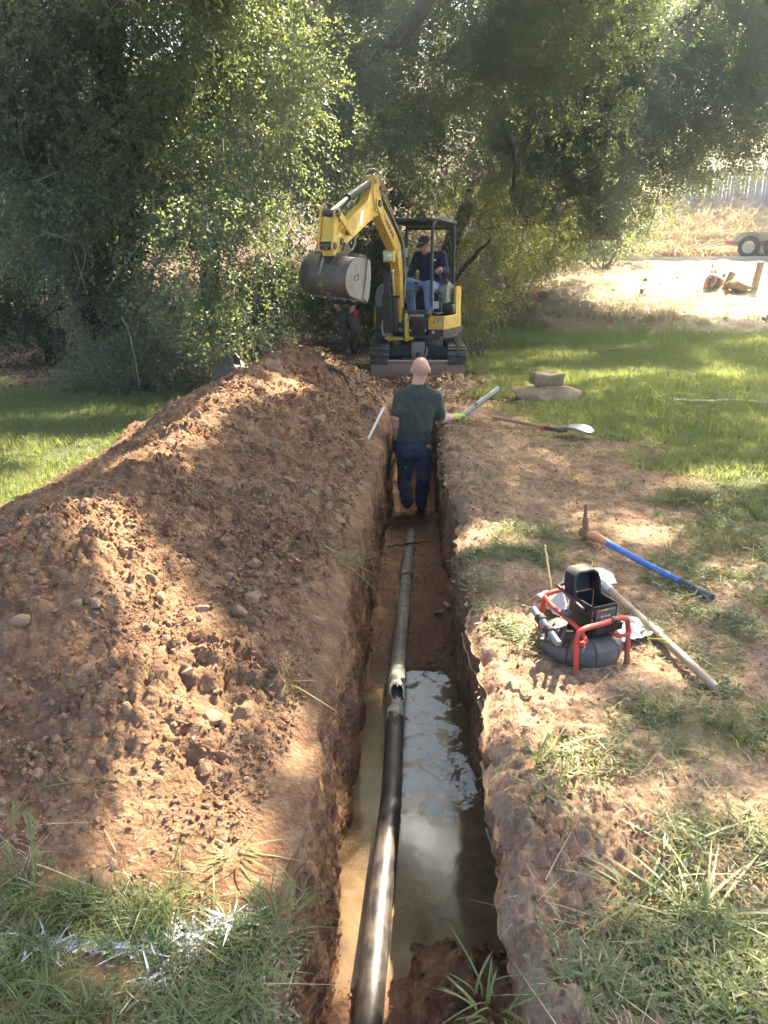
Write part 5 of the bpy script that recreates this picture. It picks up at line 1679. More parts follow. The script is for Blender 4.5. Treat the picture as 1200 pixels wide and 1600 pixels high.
# --- tracks (square to the camera): x is across, -y to the front
TL, TR_ = 0.86, 0.235              # half length between wheel centres, radius
for s in (-1, 1):
    xc = s * 0.575
    TW = 0.28
    t = empty('track', (0, 0, 0))
    t.parent = dig
    path = []
    for a in np.linspace(math.pi / 2, 3 * math.pi / 2, 11):
        path.append((-TL + TR_ * math.cos(a), .25 + TR_ * math.sin(a)))
    for a in np.linspace(-math.pi / 2, math.pi / 2, 11):
        path.append((TL + TR_ * math.cos(a), .25 + TR_ * math.sin(a)))
    n = len(path)
    m = MB()
    vs, fs = [], []
    for (y, z) in path:
        cy = max(-TL, min(TL, y))
        dy, dz = y - cy, z - .25
        vs += [(xc - TW / 2, y, z), (xc + TW / 2, y, z), (xc + TW / 2, cy + dy * .86, .25 + dz * .86), (xc - TW / 2, cy + dy * .86, .25 + dz * .86)]
    for i in range(n):
        j = (i + 1) % n
        for k in range(4):
            k2 = (k + 1) % 4
            fs.append([4 * i + k, 4 * i + k2, 4 * j + k2, 4 * j + k])
    m.add(vs, fs).build('track_belt', M_TRACK, t, 30)
    # grouser blocks along the belt
    per = 2 * (2 * TL) + 2 * math.pi * TR_
    nb = 44
    blk = MB().box((-.072, 0, .011), (.125, .052, .026), None, .006).box((.072, .0, .011), (.125, .052, .026), None, .006).box((0, .03, .008), (.24, .018, .016)).mesh('track_pad')
    blk.materials.append(M_TRACK)
    for k in range(nb):
        d = per * k / nb
        if d < 2 * TL: y, z, a = -TL + d, .25 + TR_, 0
        elif d < 2 * TL + math.pi * TR_:
            a = (d - 2 * TL) / TR_; y, z = TL + TR_ * math.sin(a), .25 + TR_ * math.cos(a)
        elif d < 4 * TL + math.pi * TR_: y, z, a = TL - (d - 2 * TL - math.pi * TR_), .25 - TR_, math.pi
        else:
            a = math.pi + (d - 4 * TL - math.pi * TR_) / TR_; y, z = -TL + TR_ * math.sin(a), .25 + TR_ * math.cos(a)
        o = link('track_pad', blk, None, t)
        o.location, o.rotation_euler = (xc, y, z), (-a, 0, 0)
    m = MB()
    m.box((xc - s * .03, 0, .27), (.16, 1.5, .14), None, .02)
    m.build('track_frame', M_DARK, t)
    for y in (-TL, TL):
        MB().tube([(xc - .09, y, .25), (xc + .09, y, .25)], .17, 18).build('idler_wheel', M_DARK, t)
    for y in (-.5, -.17, .17, .5):
        MB().tube([(xc - .08, y, .12), (xc + .08, y, .12)], .07, 12).build('track_roller', M_DARK, t)
# --- undercarriage
m = MB()
m.box((0, 0, .36), (.62, .7, .20), None, .03)
for s in (-1, 1):
    m.prism([(.20, .46), (.52, .36), (.52, .20), (.20, .28)], (0, -.26, 0), (s, 0, 0), (0, 0, 1), (0, 1, 0), .10, .01)
    m.prism([(.20, .46), (.52, .36), (.52, .20), (.20, .28)], (0, .26, 0), (s, 0, 0), (0, 0, 1), (0, 1, 0), .10, .01)
    m.prism([(.12, .50), (.46, .45), (.46, .30), (.12, .27)], (0, -.38, 0), (s, 0, 0), (0, 0, 1), (0, 1, 0), .04, .01)
m.build('undercarriage_frame', M_DARK, dig)
MB().lathe([(0, .44), (.30, .44), (.30, .585), (0, .585)], (0, 0, 0), 28).build('slew_ring', M_DARK, dig)
# dozer blade and its arms
for s in (-1, 1):
    MB().bar((s * .26, -.4, .27), (s * .30, -1.02, .16), .07, .11, ch=.01).build('blade_arm', M_DARK, dig)
MB().prism([(0, 0), (-.03, .01), (-.055, .08), (-.05, .18), (-.02, .27), (.0, .30), (.03, .30), (.015, .2), (-.005, .1), (.02, 0)], (0, -1.08, -.01), (0, 1, 0), (0, 0, 1), (1, 0, 0), 1.40, .004).build('dozer_blade', M_BLADE, dig)
MB().bar((-.70, -1.07, .305), (.70, -1.07, .305), .05, .03, ch=.005).build('blade_lip', M_BUCKETS, dig)
MB().box((0, -.72, .42), (.20, .06, .26), None, .012).box((0, -.75, .30), (.16, .05, .12), None, .01).build('blade_cylinder_guard', M_GREYP, dig)
MB().tube([(0, -.62, .44), (0, -.98, .22)], .04, 12).build('blade_cylinder', M_DARK, dig)
MB().tube(smooth_path([(.07, -.5, .42), (.12, -.7, .47), (.13, -.8, .40), (.10, -.82, .30)], 5), .011, 6).build('blade_hose', M_HOSEG, dig)

# --- upper works
m = U()
m.prism([(-.60, -.45), (-.50, -.62), (.52, -.62), (.60, -.50), (.62, .2), (.50, .60), (.25, .74), (-.25, .74), (-.50, .60), (-.62, .2)], (0, 0, .625), (1, 0, 0), (0, 1, 0), (0, 0, 1), .06, .008)
m.build('deck_plate', M_DARK, dig)
# black front panel with its grille
front = U().prism([(-.26, .655), (.30, .655), (.34, .84), (.30, 1.0), (-.26, 1.0)], (0, -.60, 0), (1, 0, 0), (0, 0, 1), (0, 1, 0), .09, .015).build('front_panel', M_DARK, dig)
U().box((-.11, -.655, .755), (.28, .02, .14), None, .008).build('panel_inset', M_GREYP, front)
U().box((-.13, -.668, .735), (.10, .006, .055), None, .002).build('decal', M_WHITE, front)
for k in range(6):
    U().box((.155, -.652, .675 + k * .032), (.24, .03, .010), None, .003).build('grille_slat', M_DARK, front)
for k in range(6):
    U().box((.06 + k * .038, -.650, .755), (.008, .02, .19)).build('grille_bar', M_DARK, front)
U().box((.155, -.640, .755), (.26, .012, .20)).build('grille_backing', worn('grille_debris', (.07, .045, .03), (.2, .13, .08), .6, .9), front)
text_mesh('lettering', 'YANMAR', .055, M_WHITE, front, UM @ Matrix.Translation((.175, -.6475, .935)) @ Matrix.Rotation(math.pi / 2, 4, 'X'))
for x_ in (.315, -.20):
    U().tube([(x_, -.66, .72), (x_, -.64, .72)], .012, 8).build('bolt', M_STEEL, front)
# yellow side panel (camera right) wrapping the corner, black skirt under it
side = U().prism([(.345, -.615), (.585, -.615), (.625, -.52), (.635, .25), (.60, .25), (.595, -.50), (.57, -.575), (.345, -.575)], (0, 0, .835), (1, 0, 0), (0, 1, 0), (0, 0, 1), .20, .008).build('side_panel', M_YEL, dig)
U().prism([(.345, -.60), (.575, -.60), (.61, -.51), (.62, .4), (.59, .4), (.585, -.49), (.56, -.57), (.345, -.57)], (0, 0, .685), (1, 0, 0), (0, 1, 0), (0, 0, 1), .10, .008).build('skirt', M_DARK, side)
U().tube([(.43, -.62, .84), (.43, -.60, .84)], .014, 10).build('key_hole', M_BLACK, side)
for k, (h_, w_) in enumerate(((.05, .04), (.075, .05), (.04, .05))):
    U().box((.535 + (k - 1) * .028, -.6165, .835 + .004 * k), (.022, .004, h_), None, 0).build('silver_decal', worn('silver_decal_%d' % k, (.55, .56, .58), rough=.4, amt=.1), side)
text_mesh('lettering', 'ViO', .07, worn('decal_dark', (.12, .12, .13), amt=.2), side, UM @ Matrix.Translation((.535, -.6195, .85)) @ Matrix.Rotation(math.pi / 2, 4, 'X'))
U().tube([(.42, -.605, .695), (.42, -.595, .695)], .02, 10).build('eye_ring', M_STEEL, side)
# floor, step edge, black inner side
U().box((.12, -.22, .965), (.70, .74, .03), None, .005).build('floor_plate', M_DARK, dig)
U().box((.02, -.60, 1.012), (.56, .03, .012), None, .003).build('floor_edge', M_GREYP, dig)
U().box((.43, .02, 1.08), (.03, .56, .22), None, .006).box((.51, .10, 1.02), (.18, .50, .13), None, .015).build('inner_side', M_DARK, dig)
U().box((.345, -.285, 1.08), (.13, .012, .11), None, .002).build('warning_decal', M_WHITE, dig)
# rear: counterweight, hood, yellow edge
m = U()
m.prism([(-.60, .0), (-.61, .25), (-.50, .58), (-.25, .74), (.25, .74), (.50, .60), (.61, .25), (.60, .12), (.44, .12), (.40, .30), (-.36, .30), (-.36, .0)], (0, 0, .93), (1, 0, 0), (0, 1, 0), (0, 0, 1), .52, .03)
m.build('counterweight', M_GREYP, dig)
U().prism([(.565, .05), (.60, .05), (.615, .30), (.52, .58), (.49, .55), (.58, .29)], (0, 0, 1.10), (1, 0, 0), (0, 1, 0), (0, 0, 1), .50, .012).build('rear_side_panel', M_YEL, dig)
hood = U().prism([(-.31, .655), (-.315, 1.26), (-.36, 1.37), (-.47, 1.40), (-.57, 1.34), (-.61, 1.2), (-.61, .655)], (0, .02, 0), (1, 0, 0), (0, 0, 1), (0, 1, 0), .74, .03).build('engine_hood', M_GREYP, dig)
U().box((-.46, -.375, .90), (.24, .03, .30), None, .015).box((-.46, -.385, .72), (.27, .03, .11), None, .012).build('hood_front', M_DARK, hood)
U().box((-.628, .0, .86), (.016, .62, .34), None, .006).build('hood_yellow_side', M_YEL, hood)
U().box((-.53, -.393, .86), (.05, .01, .07), None, .004).build('hood_latch', M_BLACK, hood)
# seat and consoles
seat = U().box((.15, .02, 1.19), (.44, .42, .11), None, .04).build('seat', M_BLACKR, dig)
U().box((.16, .27, 1.46), (.42, .11, .52), rotm('X', -.12), .045).build('seat_back', M_BLACKR, dig)
U().box((.12, .05, 1.08), (.36, .36, .22), None, .01).build('seat_stand', M_DARK, dig)
for k in range(4):
    U().box((.14, -.145, 1.02 + k * .04), (.20, .012, .014), None, .003).build('stand_vent', M_BLACK, dig)
for s, mt in ((-1, M_CONS), (1, M_CONS)):
    x_ = .12 + s * .315
    c_ = U().prism([(-.16, 1.10), (.26, 1.10), (.26, 1.36), (.02, 1.43), (-.12, 1.36), (-.18, 1.22)], (x_, 0, 0), (0, 1, 0), (0, 0, 1), (1, 0, 0), .15, .02).build('console', mt, dig)
    U().lathe([(.05, 0), (.055, .02), (.04, .03), (.046, .045), (.034, .055), (.038, .07), (.026, .08), (.02, .12)], (x_ - .0, -.06, 1.40), 14).build('lever_boot', M_BLACKR, c_)
    U().tube([(x_, -.06, 1.50), (x_, -.075, 1.555), (x_, -.08, 1.60)], [.012, .016, .022], 10).build('joystick', M_BLACK, c_)
    if s > 0:
        U().tube([(x_ + .0, -.19, 1.23), (x_ - .08, -.27, 1.30)], .008, 8).build('lock_lever', M_BLACK, c_)
        U().sphere((x_ - .085, -.275, 1.305), .016, 8, 6).build('lever_knob', worn('orange_knob', (.6, .15, .05), amt=.2), c_)
# guard rail, pedals and travel levers
U().tube([(-.27, -.56, 1.30), (-.05, -.58, 1.31), (.17, -.58, 1.31)], .014, 8).build('guard_rail', M_GREYP, dig)
for x_ in (.03, .075):
    U().tube([(x_, -.50, .98), (x_, -.52, 1.30), (x_, -.48, 1.40)], .0085, 8).build('travel_lever', M_GREYP, dig)
U().tube([(-.04, -.47, 1.405), (.13, -.47, 1.405)], .016, 8).build('travel_handle', M_BLACK, dig)
U().box((-.14, -.46, 1.005), (.10, .16, .012), rotm('X', .3), .003).build('pedal', M_DARK, dig)
# canopy
ZT = 2.30
roof = U().prism([(-.44, -.50), (.26, -.52), (.36, -.46), (.42, -.34), (.44, .42), (.36, .54), (-.36, .54), (-.44, .42)], (.05, .0, ZT), (1, 0, 0), (0, 1, 0), (0, 0, 1), .055, .015).build('canopy_roof', M_DARK, dig)
U().box((.03, .02, ZT - .035), (.70, .86, .03), None, .01).build('roof_liner', M_BLACKR, roof)
U().tube(smooth_path([(.37, -.545, .98), (.365, -.55, 1.4), (.365, -.55, 2.09), (.37, -.50, 2.24), (.39, -.36, 2.325), (.41, -.05, 2.335), (.43, .22, 2.325), (.44, .36, 2.24), (.445, .40, 2.06), (.45, .42, 1.6), (.455, .42, 1.2)], 6), .024, 10).build('canopy_hoop', M_DARK, dig)
U().tube([(-.33, .40, 1.30), (-.33, .40, 2.28)], .024, 10).build('canopy_post', M_DARK, dig)
U().box((-.33, .36, 1.86), (.05, .012, .14), None, .002).build('post_decal', M_WHITE, dig)
U().bar((-.33, .42, 2.22), (.44, .42, 2.22), .05, .05, ch=.01).build('rear_roof_beam', M_DARK, dig)
lamp = U().tube([(.215, -.60, ZT + .03), (.215, -.535, ZT + .03)], [.062, .05], 18).build('roof_lamp', M_DARK, dig)
U().lathe([(0, .0), (.035, -.004), (.055, -.012), (.055, .0)], (.215, -.601, ZT + .03), 18, rotm('X', -math.pi / 2) @ rotm('X', math.pi)).build('lens', M_LENS, lamp)
U().box((.215, -.53, ZT + .0), (.03, .05, .08), None, .006).build('lamp_bracket', M_DARK, lamp)

# --- boom, arm and bucket, in the vertical plane through the boom foot; (s, z) with s forward
BX0 = -0.09
def Q(s, z, x=0.0): return Vector((BX0 + x, -.72 - s, z))
def bprism(m, poly, w, x=0.0, ch=.008): return m.prism(poly, Q(0, 0, x), (0, -1, 0), (0, 0, 1), (1, 0, 0), w, ch)
def btube(m, pts, r, n=10, x=0.0): return m.tube([Q(s, z, x + (p[0] if p else 0)) for s, z, *p in pts], r, n)
def TA(P):        # the arm, curled up a little
    a, out = math.radians(7.5), []
    for p in P:
        x, z = p[0] - 1.30, p[1] - 2.60
        out.append((1.11 + x * math.cos(a) - z * math.sin(a), 2.43 + x * math.sin(a) + z * math.cos(a), *p[2:]))
    return out
def TB(P): return [(2.37 + (p[0] - 2.56) * .72, 1.75 + (p[1] - 1.735) * .87, *p[2:]) for p in P]
def TK(P): return [(2.60 + (p[0] - 2.51) * .35, 2.22 + (p[1] - 2.38) * .82, *p[2:]) for p in P]
def TH(P): return [(p[0] - .19, p[1] + .01, *p[2:]) for p in P]
# swing bracket
m = U()
m.box(Q(-.06, .60), (.42, .20, .045), None, .01).box(Q(-.05, .72), (.36, .16, .035), None, .01)
m.prism([(-.10, .56), (.06, .56), (.12, .66), (.10, .90), (.03, .98), (-.05, .92), (-.05, .70)], Q(0, 0, .13), (0, -1, 0), (0, 0, 1), (1, 0, 0), .035, .006)
m.prism([(-.10, .56), (.06, .56), (.12, .66), (.10, .90), (.03, .98), (-.05, .92), (-.05, .70)], Q(0, 0, -.13), (0, -1, 0), (0, 0, 1), (1, 0, 0), .035, .006)
m.build('swing_bracket', M_YELS, dig)
U().tube([Q(.03, .90, -.17), Q(.03, .90, .17)], .038, 12).build('foot_pin', M_STEEL, dig)
boom = bprism(U(), [(-.03, .86), (.08, .84), (.13, 1.30), (.20, 1.62), (.33, 1.83), (1.10, 2.33), (1.17, 2.42), (1.12, 2.50), (1.02, 2.49), (.30, 2.07), (.12, 1.94), (.02, 1.65), (-.045, 1.10)], .135).build('boom', M_YEL, dig)
for s in (-1, 1):
    bprism(U(), [(1.0, 2.30), (1.10, 2.31), (1.21, 2.40), (1.20, 2.49), (1.11, 2.53), (.98, 2.46)], .02, s * .078, .004).build('boom_cheek', M_YELS, boom)
    text_mesh('lettering', 'YANMAR', .12, M_WHITE if s < 0 else M_BLACK, boom, UM @ Matrix.Translation(Q(.66, 2.16, s * .069)) @ (Matrix.Rotation(math.pi / 2 * s, 4, 'Z') @ Matrix.Rotation(math.pi / 2, 4, 'X') @ Matrix.Rotation(math.radians(32) * -s, 4, 'Z')))
U().box(Q(.18, 1.80, .071), (.004, .06, .10), None, 0).build('boom_decal', M_WHITE, boom)
bl_lamp = U().box(Q(.39, 1.78, -.02), (.16, .12, .16), None, .015).build('boom_lamp', M_YELS, boom)
U().box(Q(.455, 1.78, -.02), (.11, .012, .11), None, .01).sphere(Q(.46, 1.78, -.02), (.042, .018, .042), 14, 10).build('lens', M_LENS, bl_lamp)
# boom cylinder in front of the boom, with its black guard
btube(U(), [(.10, .72), (.15, 1.12), (.16, 1.22)], .058, 14, -.03).build('boom_cylinder', M_DARK, dig)
btube(U(), [(.16, 1.22), (.23, 1.60)], .026, 12, -.03).build('boom_cylinder_rod', M_CHROME, dig)
bprism(U(), [(.12, .70), (.22, .72), (.29, 1.50), (.26, 1.56), (.20, 1.52)], .09, -.10).build('cylinder_guard', M_DARK, dig)
bprism(U(), [(.14, .68), (.24, .70), (.30, 1.24), (.20, 1.26)], .13, -.10).build('swing_cover', M_DARK, dig)
U().tube([Q(.23, 1.22, -.06), Q(.23, 1.22, .09)], .018, 8).build('guard_pin', M_DARK, dig)
# arm: hinged at the boom tip
AP = (1.30, 2.60)
arm = bprism(U(), TA([(1.17, 2.64), (1.26, 2.86), (1.36, 2.925), (1.46, 2.90), (1.52, 2.78), (1.62, 2.58), (2.55, 2.05), (2.62, 1.93), (2.56, 1.84), (2.46, 1.85), (1.40, 2.40), (1.24, 2.46), (1.17, 2.54)]), .115).build('arm', M_YEL, dig)
for s in (-1, 1):
    bprism(U(), TA([(1.16, 2.62), (1.25, 2.87), (1.36, 2.94), (1.47, 2.91), (1.50, 2.70), (1.40, 2.50), (1.24, 2.48)]), .014, s * .065, .004).build('arm_cheek', M_YELS, arm)
    bprism(U(), TA([(1.80, 2.42), (1.90, 2.37), (1.92, 2.20), (1.82, 2.24)]), .004, s * .060, 0).build('arm_decal', M_WHITE, arm)
for (s_, z_, w_, r_) in TA([(1.30, 2.60, .22, .045), (1.26, 2.80, .16, .036), (2.53, 1.92, .19, .04), (1.44, 2.84, .16, .034), (2.32, 2.06, .19, .032)]):
    U().tube([Q(s_, z_, -w_ / 2), Q(s_, z_, w_ / 2)], r_, 14).build('pin', M_DKSTEEL, arm)
# cylinders: boom back to arm rear, and arm top to the bucket link
btube(U(), [(.36, 2.16), (.78, 2.46)], .05, 14).build('arm_cylinder', M_DARK, dig)
btube(U(), [(.78, 2.46), (1.05, 2.62)], .026, 12).build('arm_cylinder_rod', M_CHROME, dig)
btube(U(), [(1.30, 2.66), (2.02, 2.43)], .046, 14).build('bucket_cylinder', M_DARK, dig)
btube(U(), [(2.02, 2.43), (2.60, 2.22)], .023, 12).build('bucket_cylinder_rod', M_CHROME, dig)
# link plates
for s in (-1, 1):
    bprism(U(), TK([(2.36, 2.40), (2.62, 2.44), (2.90, 1.98), (2.86, 1.88), (2.64, 1.88), (2.36, 2.30)]), .026, s * .085, .006).build('bucket_link', M_YELS, dig)
    bprism(U(), [(2.15, 1.98), (2.22, 1.98), (2.64, 2.20), (2.62, 2.27), (2.56, 2.26), (2.16, 2.05)], .022, s * .115, .006).build('tipping_link', M_YELS, dig)
bprism(U(), TK([(2.46, 2.30), (2.60, 2.32), (2.80, 2.0), (2.66, 1.98)]), .14).build('link_web', M_YELS, dig)
for s_, z_, w_ in TK([(2.51, 2.38, .27), (2.75, 1.94, .23)]):
    U().tube([Q(s_, z_, -w_ / 2), Q(s_, z_, w_ / 2)], .04, 12).build('link_pin', M_DKSTEEL, dig)
# quick hitch
hitch = bprism(U(), TH([(2.44, 1.95), (2.58, 2.0), (2.84, 1.93), (2.88, 1.84), (2.84, 1.74), (2.50, 1.74), (2.43, 1.82)]), .15, 0, .015).build('quick_hitch', M_YELS, dig)
U().tube([Q(2.69, 1.84, -.03), Q(2.69, 1.84, .03)], .03, 10).build('hitch_nut', M_RUST, hitch)
# bucket
BW = 0.70
prof = TB([(2.40, 1.70), (2.56, 1.735), (2.74, 1.72), (2.89, 1.63), (2.965, 1.49), (2.945, 1.36), (2.86, 1.265), (2.72, 1.215), (2.56, 1.20)])
sp = smooth_path([(0, s_, z_) for s_, z_ in prof], 4)
bucket = empty('bucket', (0, 0, 0))
bucket.parent = dig
_c = UM @ Q(*TB([(2.60, 1.60)])[0])
bucket.matrix_local = Matrix.Translation(_c) @ Matrix.Rotation(math.radians(-17), 4, 'Z') @ Matrix.Rotation(math.radians(4), 4, 'Y') @ Matrix.Translation(-_c)
vs, fs = [], []
for p in sp:
    for x_ in np.linspace(-BW / 2, BW / 2, 5): vs.append(Q(p.y, p.z, x_))
for i in range(len(sp) - 1):
    for j in range(4): fs.append([5 * i + j, 5 * i + j + 1, 5 * i + 6 + j, 5 * i + 5 + j])
o = U().add(vs, fs).build('bucket_shell', M_BUCKET, bucket, 60)
md = o.modifiers.new('plate', 'SOLIDIFY'); md.thickness = .014; md.offset = 0
for s in (-1, 1):
    pl = [(p.y, p.z) for p in sp] + TB([(2.44, 1.17), (2.38, 1.24), (2.36, 1.42), (2.36, 1.64)])
    bprism(U(), pl, .016, s * (BW / 2 + .006), .003).build('side_plate', M_BUCKETS, bucket)
    bprism(U(), TB([(2.36, 1.70), (2.44, 1.73), (2.46, 1.45), (2.50, 1.22), (2.38, 1.15), (2.34, 1.24), (2.33, 1.5)]), .022, s * (BW / 2 + .018), .003).build('side_cutter', M_BUCKETS, bucket)
    bprism(U(), TB([(2.42, 1.72), (2.50, 1.90), (2.60, 1.92), (2.66, 1.80), (2.84, 1.78), (2.92, 1.60), (2.80, 1.66), (2.6, 1.72)]), .024, s * .105, .005).build('hanger', M_BUCKET, bucket)
bprism(U(), TB([(2.38, 1.69), (2.42, 1.77), (2.62, 1.79), (2.68, 1.72)]), .16, -BW / 2 + .085, .005).build('top_stiffener', M_BUCKET, bucket)
bprism(U(), TB([(2.38, 1.69), (2.42, 1.77), (2.62, 1.79), (2.68, 1.72)]), .16, BW / 2 - .085, .005).build('top_stiffener', M_BUCKET, bucket)
bprism(U(), TB([(2.84, 1.68), (2.91, 1.72), (2.99, 1.50), (2.95, 1.47)]), .035, -.03, .006).build('lifting_eye', M_BUCKETS, bucket)
bprism(U(), TB([(2.62, 1.185), (2.64, 1.215), (2.46, 1.215), (2.42, 1.195), (2.46, 1.18)]), BW, 0, .004).build('cutting_lip', M_BUCKETS, bucket)
for k in range(5):
    bprism(U(), TB([(2.56, 1.225), (2.56, 1.175), (2.44, 1.165), (2.35, 1.135), (2.42, 1.21)]), .065, (k - 2) * BW / 4.4, .008).build('bucket_tooth', M_BUCKETS, bucket)
M_MARK = worn('yellow_paint_mark', (.50, .42, .07), amt=.3)
for a, b in (((.02, 2.955, 1.42), (.10, 2.945, 1.36)), ((.11, 2.958, 1.40), (.10, 2.925, 1.32)), ((.03, 2.935, 1.34), (.14, 2.945, 1.355))):
    U().tube([Q(*TB([(a[1] + .012, a[2])])[0], a[0] - .12), Q(*TB([(b[1] + .012, b[2])])[0], b[0] - .12)], .004, 5).build('paint_mark', M_MARK, bucket)
text_mesh('chalk_mark', 'CF', .10, worn('chalk_dark', (.07, .06, .05)), bucket, UM @ Matrix.Translation(Q(*TB([(2.68, 1.48)])[0], BW / 2 + .016)) @ Matrix.Rotation(math.pi / 2, 4, 'Z') @ Matrix.Rotation(math.pi / 2, 4, 'X') @ Matrix.Rotation(.3, 4, 'Z'))
# hoses
def hose(pts, r, mat):
    U().tube(smooth_path([Q(s_, z_, x_) for s_, z_, x_ in pts], 6), r, 7).build('hose', mat, dig)
hose([(.0, 1.2, .09), (.0, 1.6, .10), (.15, 1.99, .10), (.65, 2.32, .10), (.98, 2.52, .10), (1.12, 2.80, .08), (1.24, 2.82, -.03), (1.34, 2.62, -.085)], .013, M_HOSEG)
hose([(.02, 1.2, .05), (.02, 1.62, .06), (.17, 2.02, .06), (.62, 2.36, .05), (.95, 2.55, .04)], .013, M_HOSE)
hose([(1.26, 2.74, -.08), (1.32, 2.46, -.10), (1.40, 2.30, -.11), (1.56, 2.30, -.11), (1.64, 2.44, -.10), (1.78, 2.34, -.10)], .014, M_HOSEG)
hose([(1.78, 2.30, -.08), (1.86, 2.02, -.10), (1.80, 1.84, -.06), (1.66, 1.90, -.06), (1.54, 2.12, -.07)], .013, M_HOSEG)
hose([(.06, .75, -.10), (.22, .66, -.16), (.24, .82, -.18), (.12, 1.0, -.15)], .016, M_HOSEG)
hose([(.05, .72, .10), (.20, .62, .15), (.22, .80, .15), (.10, 1.05, .10)], .016, M_HOSE)
hose([(1.10, 2.80, .03), (.95, 2.66, .09), (.78, 2.46, .10), (.62, 2.33, .11), (.45, 2.20, .09)], .011, worn('ochre_hose', (.45, .28, .05), rough=.6))
U().box(Q(1.74, 2.24, -.075), (.06, .10, .12), None, .012).build('hose_block', M_BUCKETS, arm)

# ------------------------------------------------------------------ people: one continuous skin each, clothes over it
def sdf_mesh(name, prims, vox, mat=None, parent=None, k=0.02, fold=0.0, fs=9.0, cut=None):
    """grow one closed surface round tapered limbs ('c', p0, r0, p1, r1[, k]) and ellipsoids ('e', c, (rx,ry,rz)[, R])"""
    lo, hi = np.full(3, 1e9), np.full(3, -1e9)
    for p in prims:
        if p[0] == 'c':
            for q, r in ((p[1], p[2]), (p[3], p[4])):
                lo, hi = np.minimum(lo, np.asarray(q) - r), np.maximum(hi, np.asarray(q) + r)
        else:
            m_ = max(p[2])
            lo, hi = np.minimum(lo, np.asarray(p[1]) - m_), np.maximum(hi, np.asarray(p[1]) + m_)
    lo -= 3 * vox + fold
    hi += 3 * vox + fold
    n = np.ceil((hi - lo) / vox).astype(int) + 1
    D = np.full(n, 1.0, np.float32)
    ax = [lo[i] + vox * np.arange(n[i]) for i in range(3)]
    for p in prims:
        if p[0] == 'c':
            a, r0, b, r1 = np.asarray(p[1], float), p[2], np.asarray(p[3], float), p[4]
            kk = p[5] if len(p) > 5 else k
            l_, h_ = np.minimum(a - r0, b - r1), np.maximum(a + r0, b + r1)
        else:
            a, rad = np.asarray(p[1], float), np.asarray(p[2], float)
            kk = k
            l_, h_ = a - max(rad), a + max(rad)
        mg = kk + 3 * vox
        i0 = np.maximum(((l_ - mg - lo) / vox).astype(int), 0)
        i1 = np.minimum(((h_ + mg - lo) / vox).astype(int) + 2, n)
        sl = tuple(slice(i0[i], i1[i]) for i in range(3))
        X, Yq, Z = np.meshgrid(*(ax[i][sl[i]] for i in range(3)), indexing='ij')
        Pq = np.stack([X, Yq, Z], -1)
        if p[0] == 'c':
            ab = b - a
            t = np.clip(((Pq - a) @ ab) / max(ab @ ab, 1e-9), 0, 1)
            d = np.linalg.norm(Pq - a - t[..., None] * ab, axis=-1) - (r0 + (r1 - r0) * t)
        else:
            q = Pq - a
            if len(p) > 3:
                q = q @ np.array(p[3])
            k0 = np.linalg.norm(q / rad, axis=-1)
            k1 = np.maximum(np.linalg.norm(q / rad ** 2, axis=-1), 1e-6)
            d = k0 * (k0 - 1) / k1
        o = D[sl]
        h = np.maximum(kk - np.abs(o - d), 0) / kk
        D[sl] = np.minimum(o, d) - h * h * kk * 0.25
    if fold:
        X, Yq, Z = np.meshgrid(*ax, indexing='ij')
        near = np.abs(D) < fold * 3 + vox * 2
        D[near] += (fold * noise3(X[near] * fs, Yq[near] * fs, Z[near] * fs * 0.55) + fold * .5 * noise3(X[near] * fs * 2.3, Yq[near] * fs * 2.3, Z[near] * fs * 1.5)).astype(np.float32)
    if cut is not None:
        X, Yq, Z = np.meshgrid(*ax, indexing='ij')
        for (pt, nn) in cut:
            D = np.maximum(D, ((X - pt[0]) * nn[0] + (Yq - pt[1]) * nn[1] + (Z - pt[2]) * nn[2]).astype(np.float32))
    # surface nets
    ins = D < 0
    c = [ins[i:n[0] - 1 + i, j:n[1] - 1 + j, l:n[2] - 1 + l] for i in (0, 1) for j in (0, 1) for l in (0, 1)]
    cnt = sum(q.astype(np.int8) for q in c)
    act = (cnt > 0) & (cnt < 8)
    I = np.argwhere(act)
    vid = np.full(act.shape, -1, np.int64)
    vid[act] = np.arange(len(I))
    acc, num = np.zeros((len(I), 3)), np.zeros(len(I))
    cor = np.array([(i, j, l) for i in (0, 1) for j in (0, 1) for l in (0, 1)])
    val = np.stack([D[I[:, 0] + q[0], I[:, 1] + q[1], I[:, 2] + q[2]] for q in cor], 1)
    for e0 in range(8):
        for e1 in range(e0 + 1, 8):
            if np.abs(cor[e0] - cor[e1]).sum() != 1: continue
            v0, v1 = val[:, e0], val[:, e1]
            x = (v0 < 0) != (v1 < 0)
            t = np.where(x, v0 / np.where(x, v0 - v1, 1), 0)
            acc[x] += (cor[e0] + (cor[e1] - cor[e0]) * t[:, None])[x]
            num += x
    V = lo + (I + acc / num[:, None]) * vox
    F = []
    for a_ in range(3):
        b_, c_ = (a_ + 1) % 3, (a_ + 2) % 3
        s0 = [slice(1, -1)] * 3
        e0 = [slice(0, n[i] - 1) for i in range(3)]
        A = np.argwhere(np.diff(ins.astype(np.int8), axis=a_) != 0)
        A = A[(A[:, b_] > 0) & (A[:, c_] > 0) & (A[:, b_] < n[b_] - 1) & (A[:, c_] < n[c_] - 1)]
        def g(db, dc):
            q = A.copy()
            q[:, b_] -= db
            q[:, c_] -= dc
            return vid[q[:, 0], q[:, 1], q[:, 2]]
        q = np.stack([g(1, 1), g(0, 1), g(0, 0), g(1, 0)], 1)
        fl = ins[A[:, 0], A[:, 1], A[:, 2]]
        q[~fl] = q[~fl][:, ::-1]
        F.append(q[(q >= 0).all(1)])
    F = np.concatenate(F)
    me = np_mesh(name, V, F, True)
    return link(name, me, mat, parent)

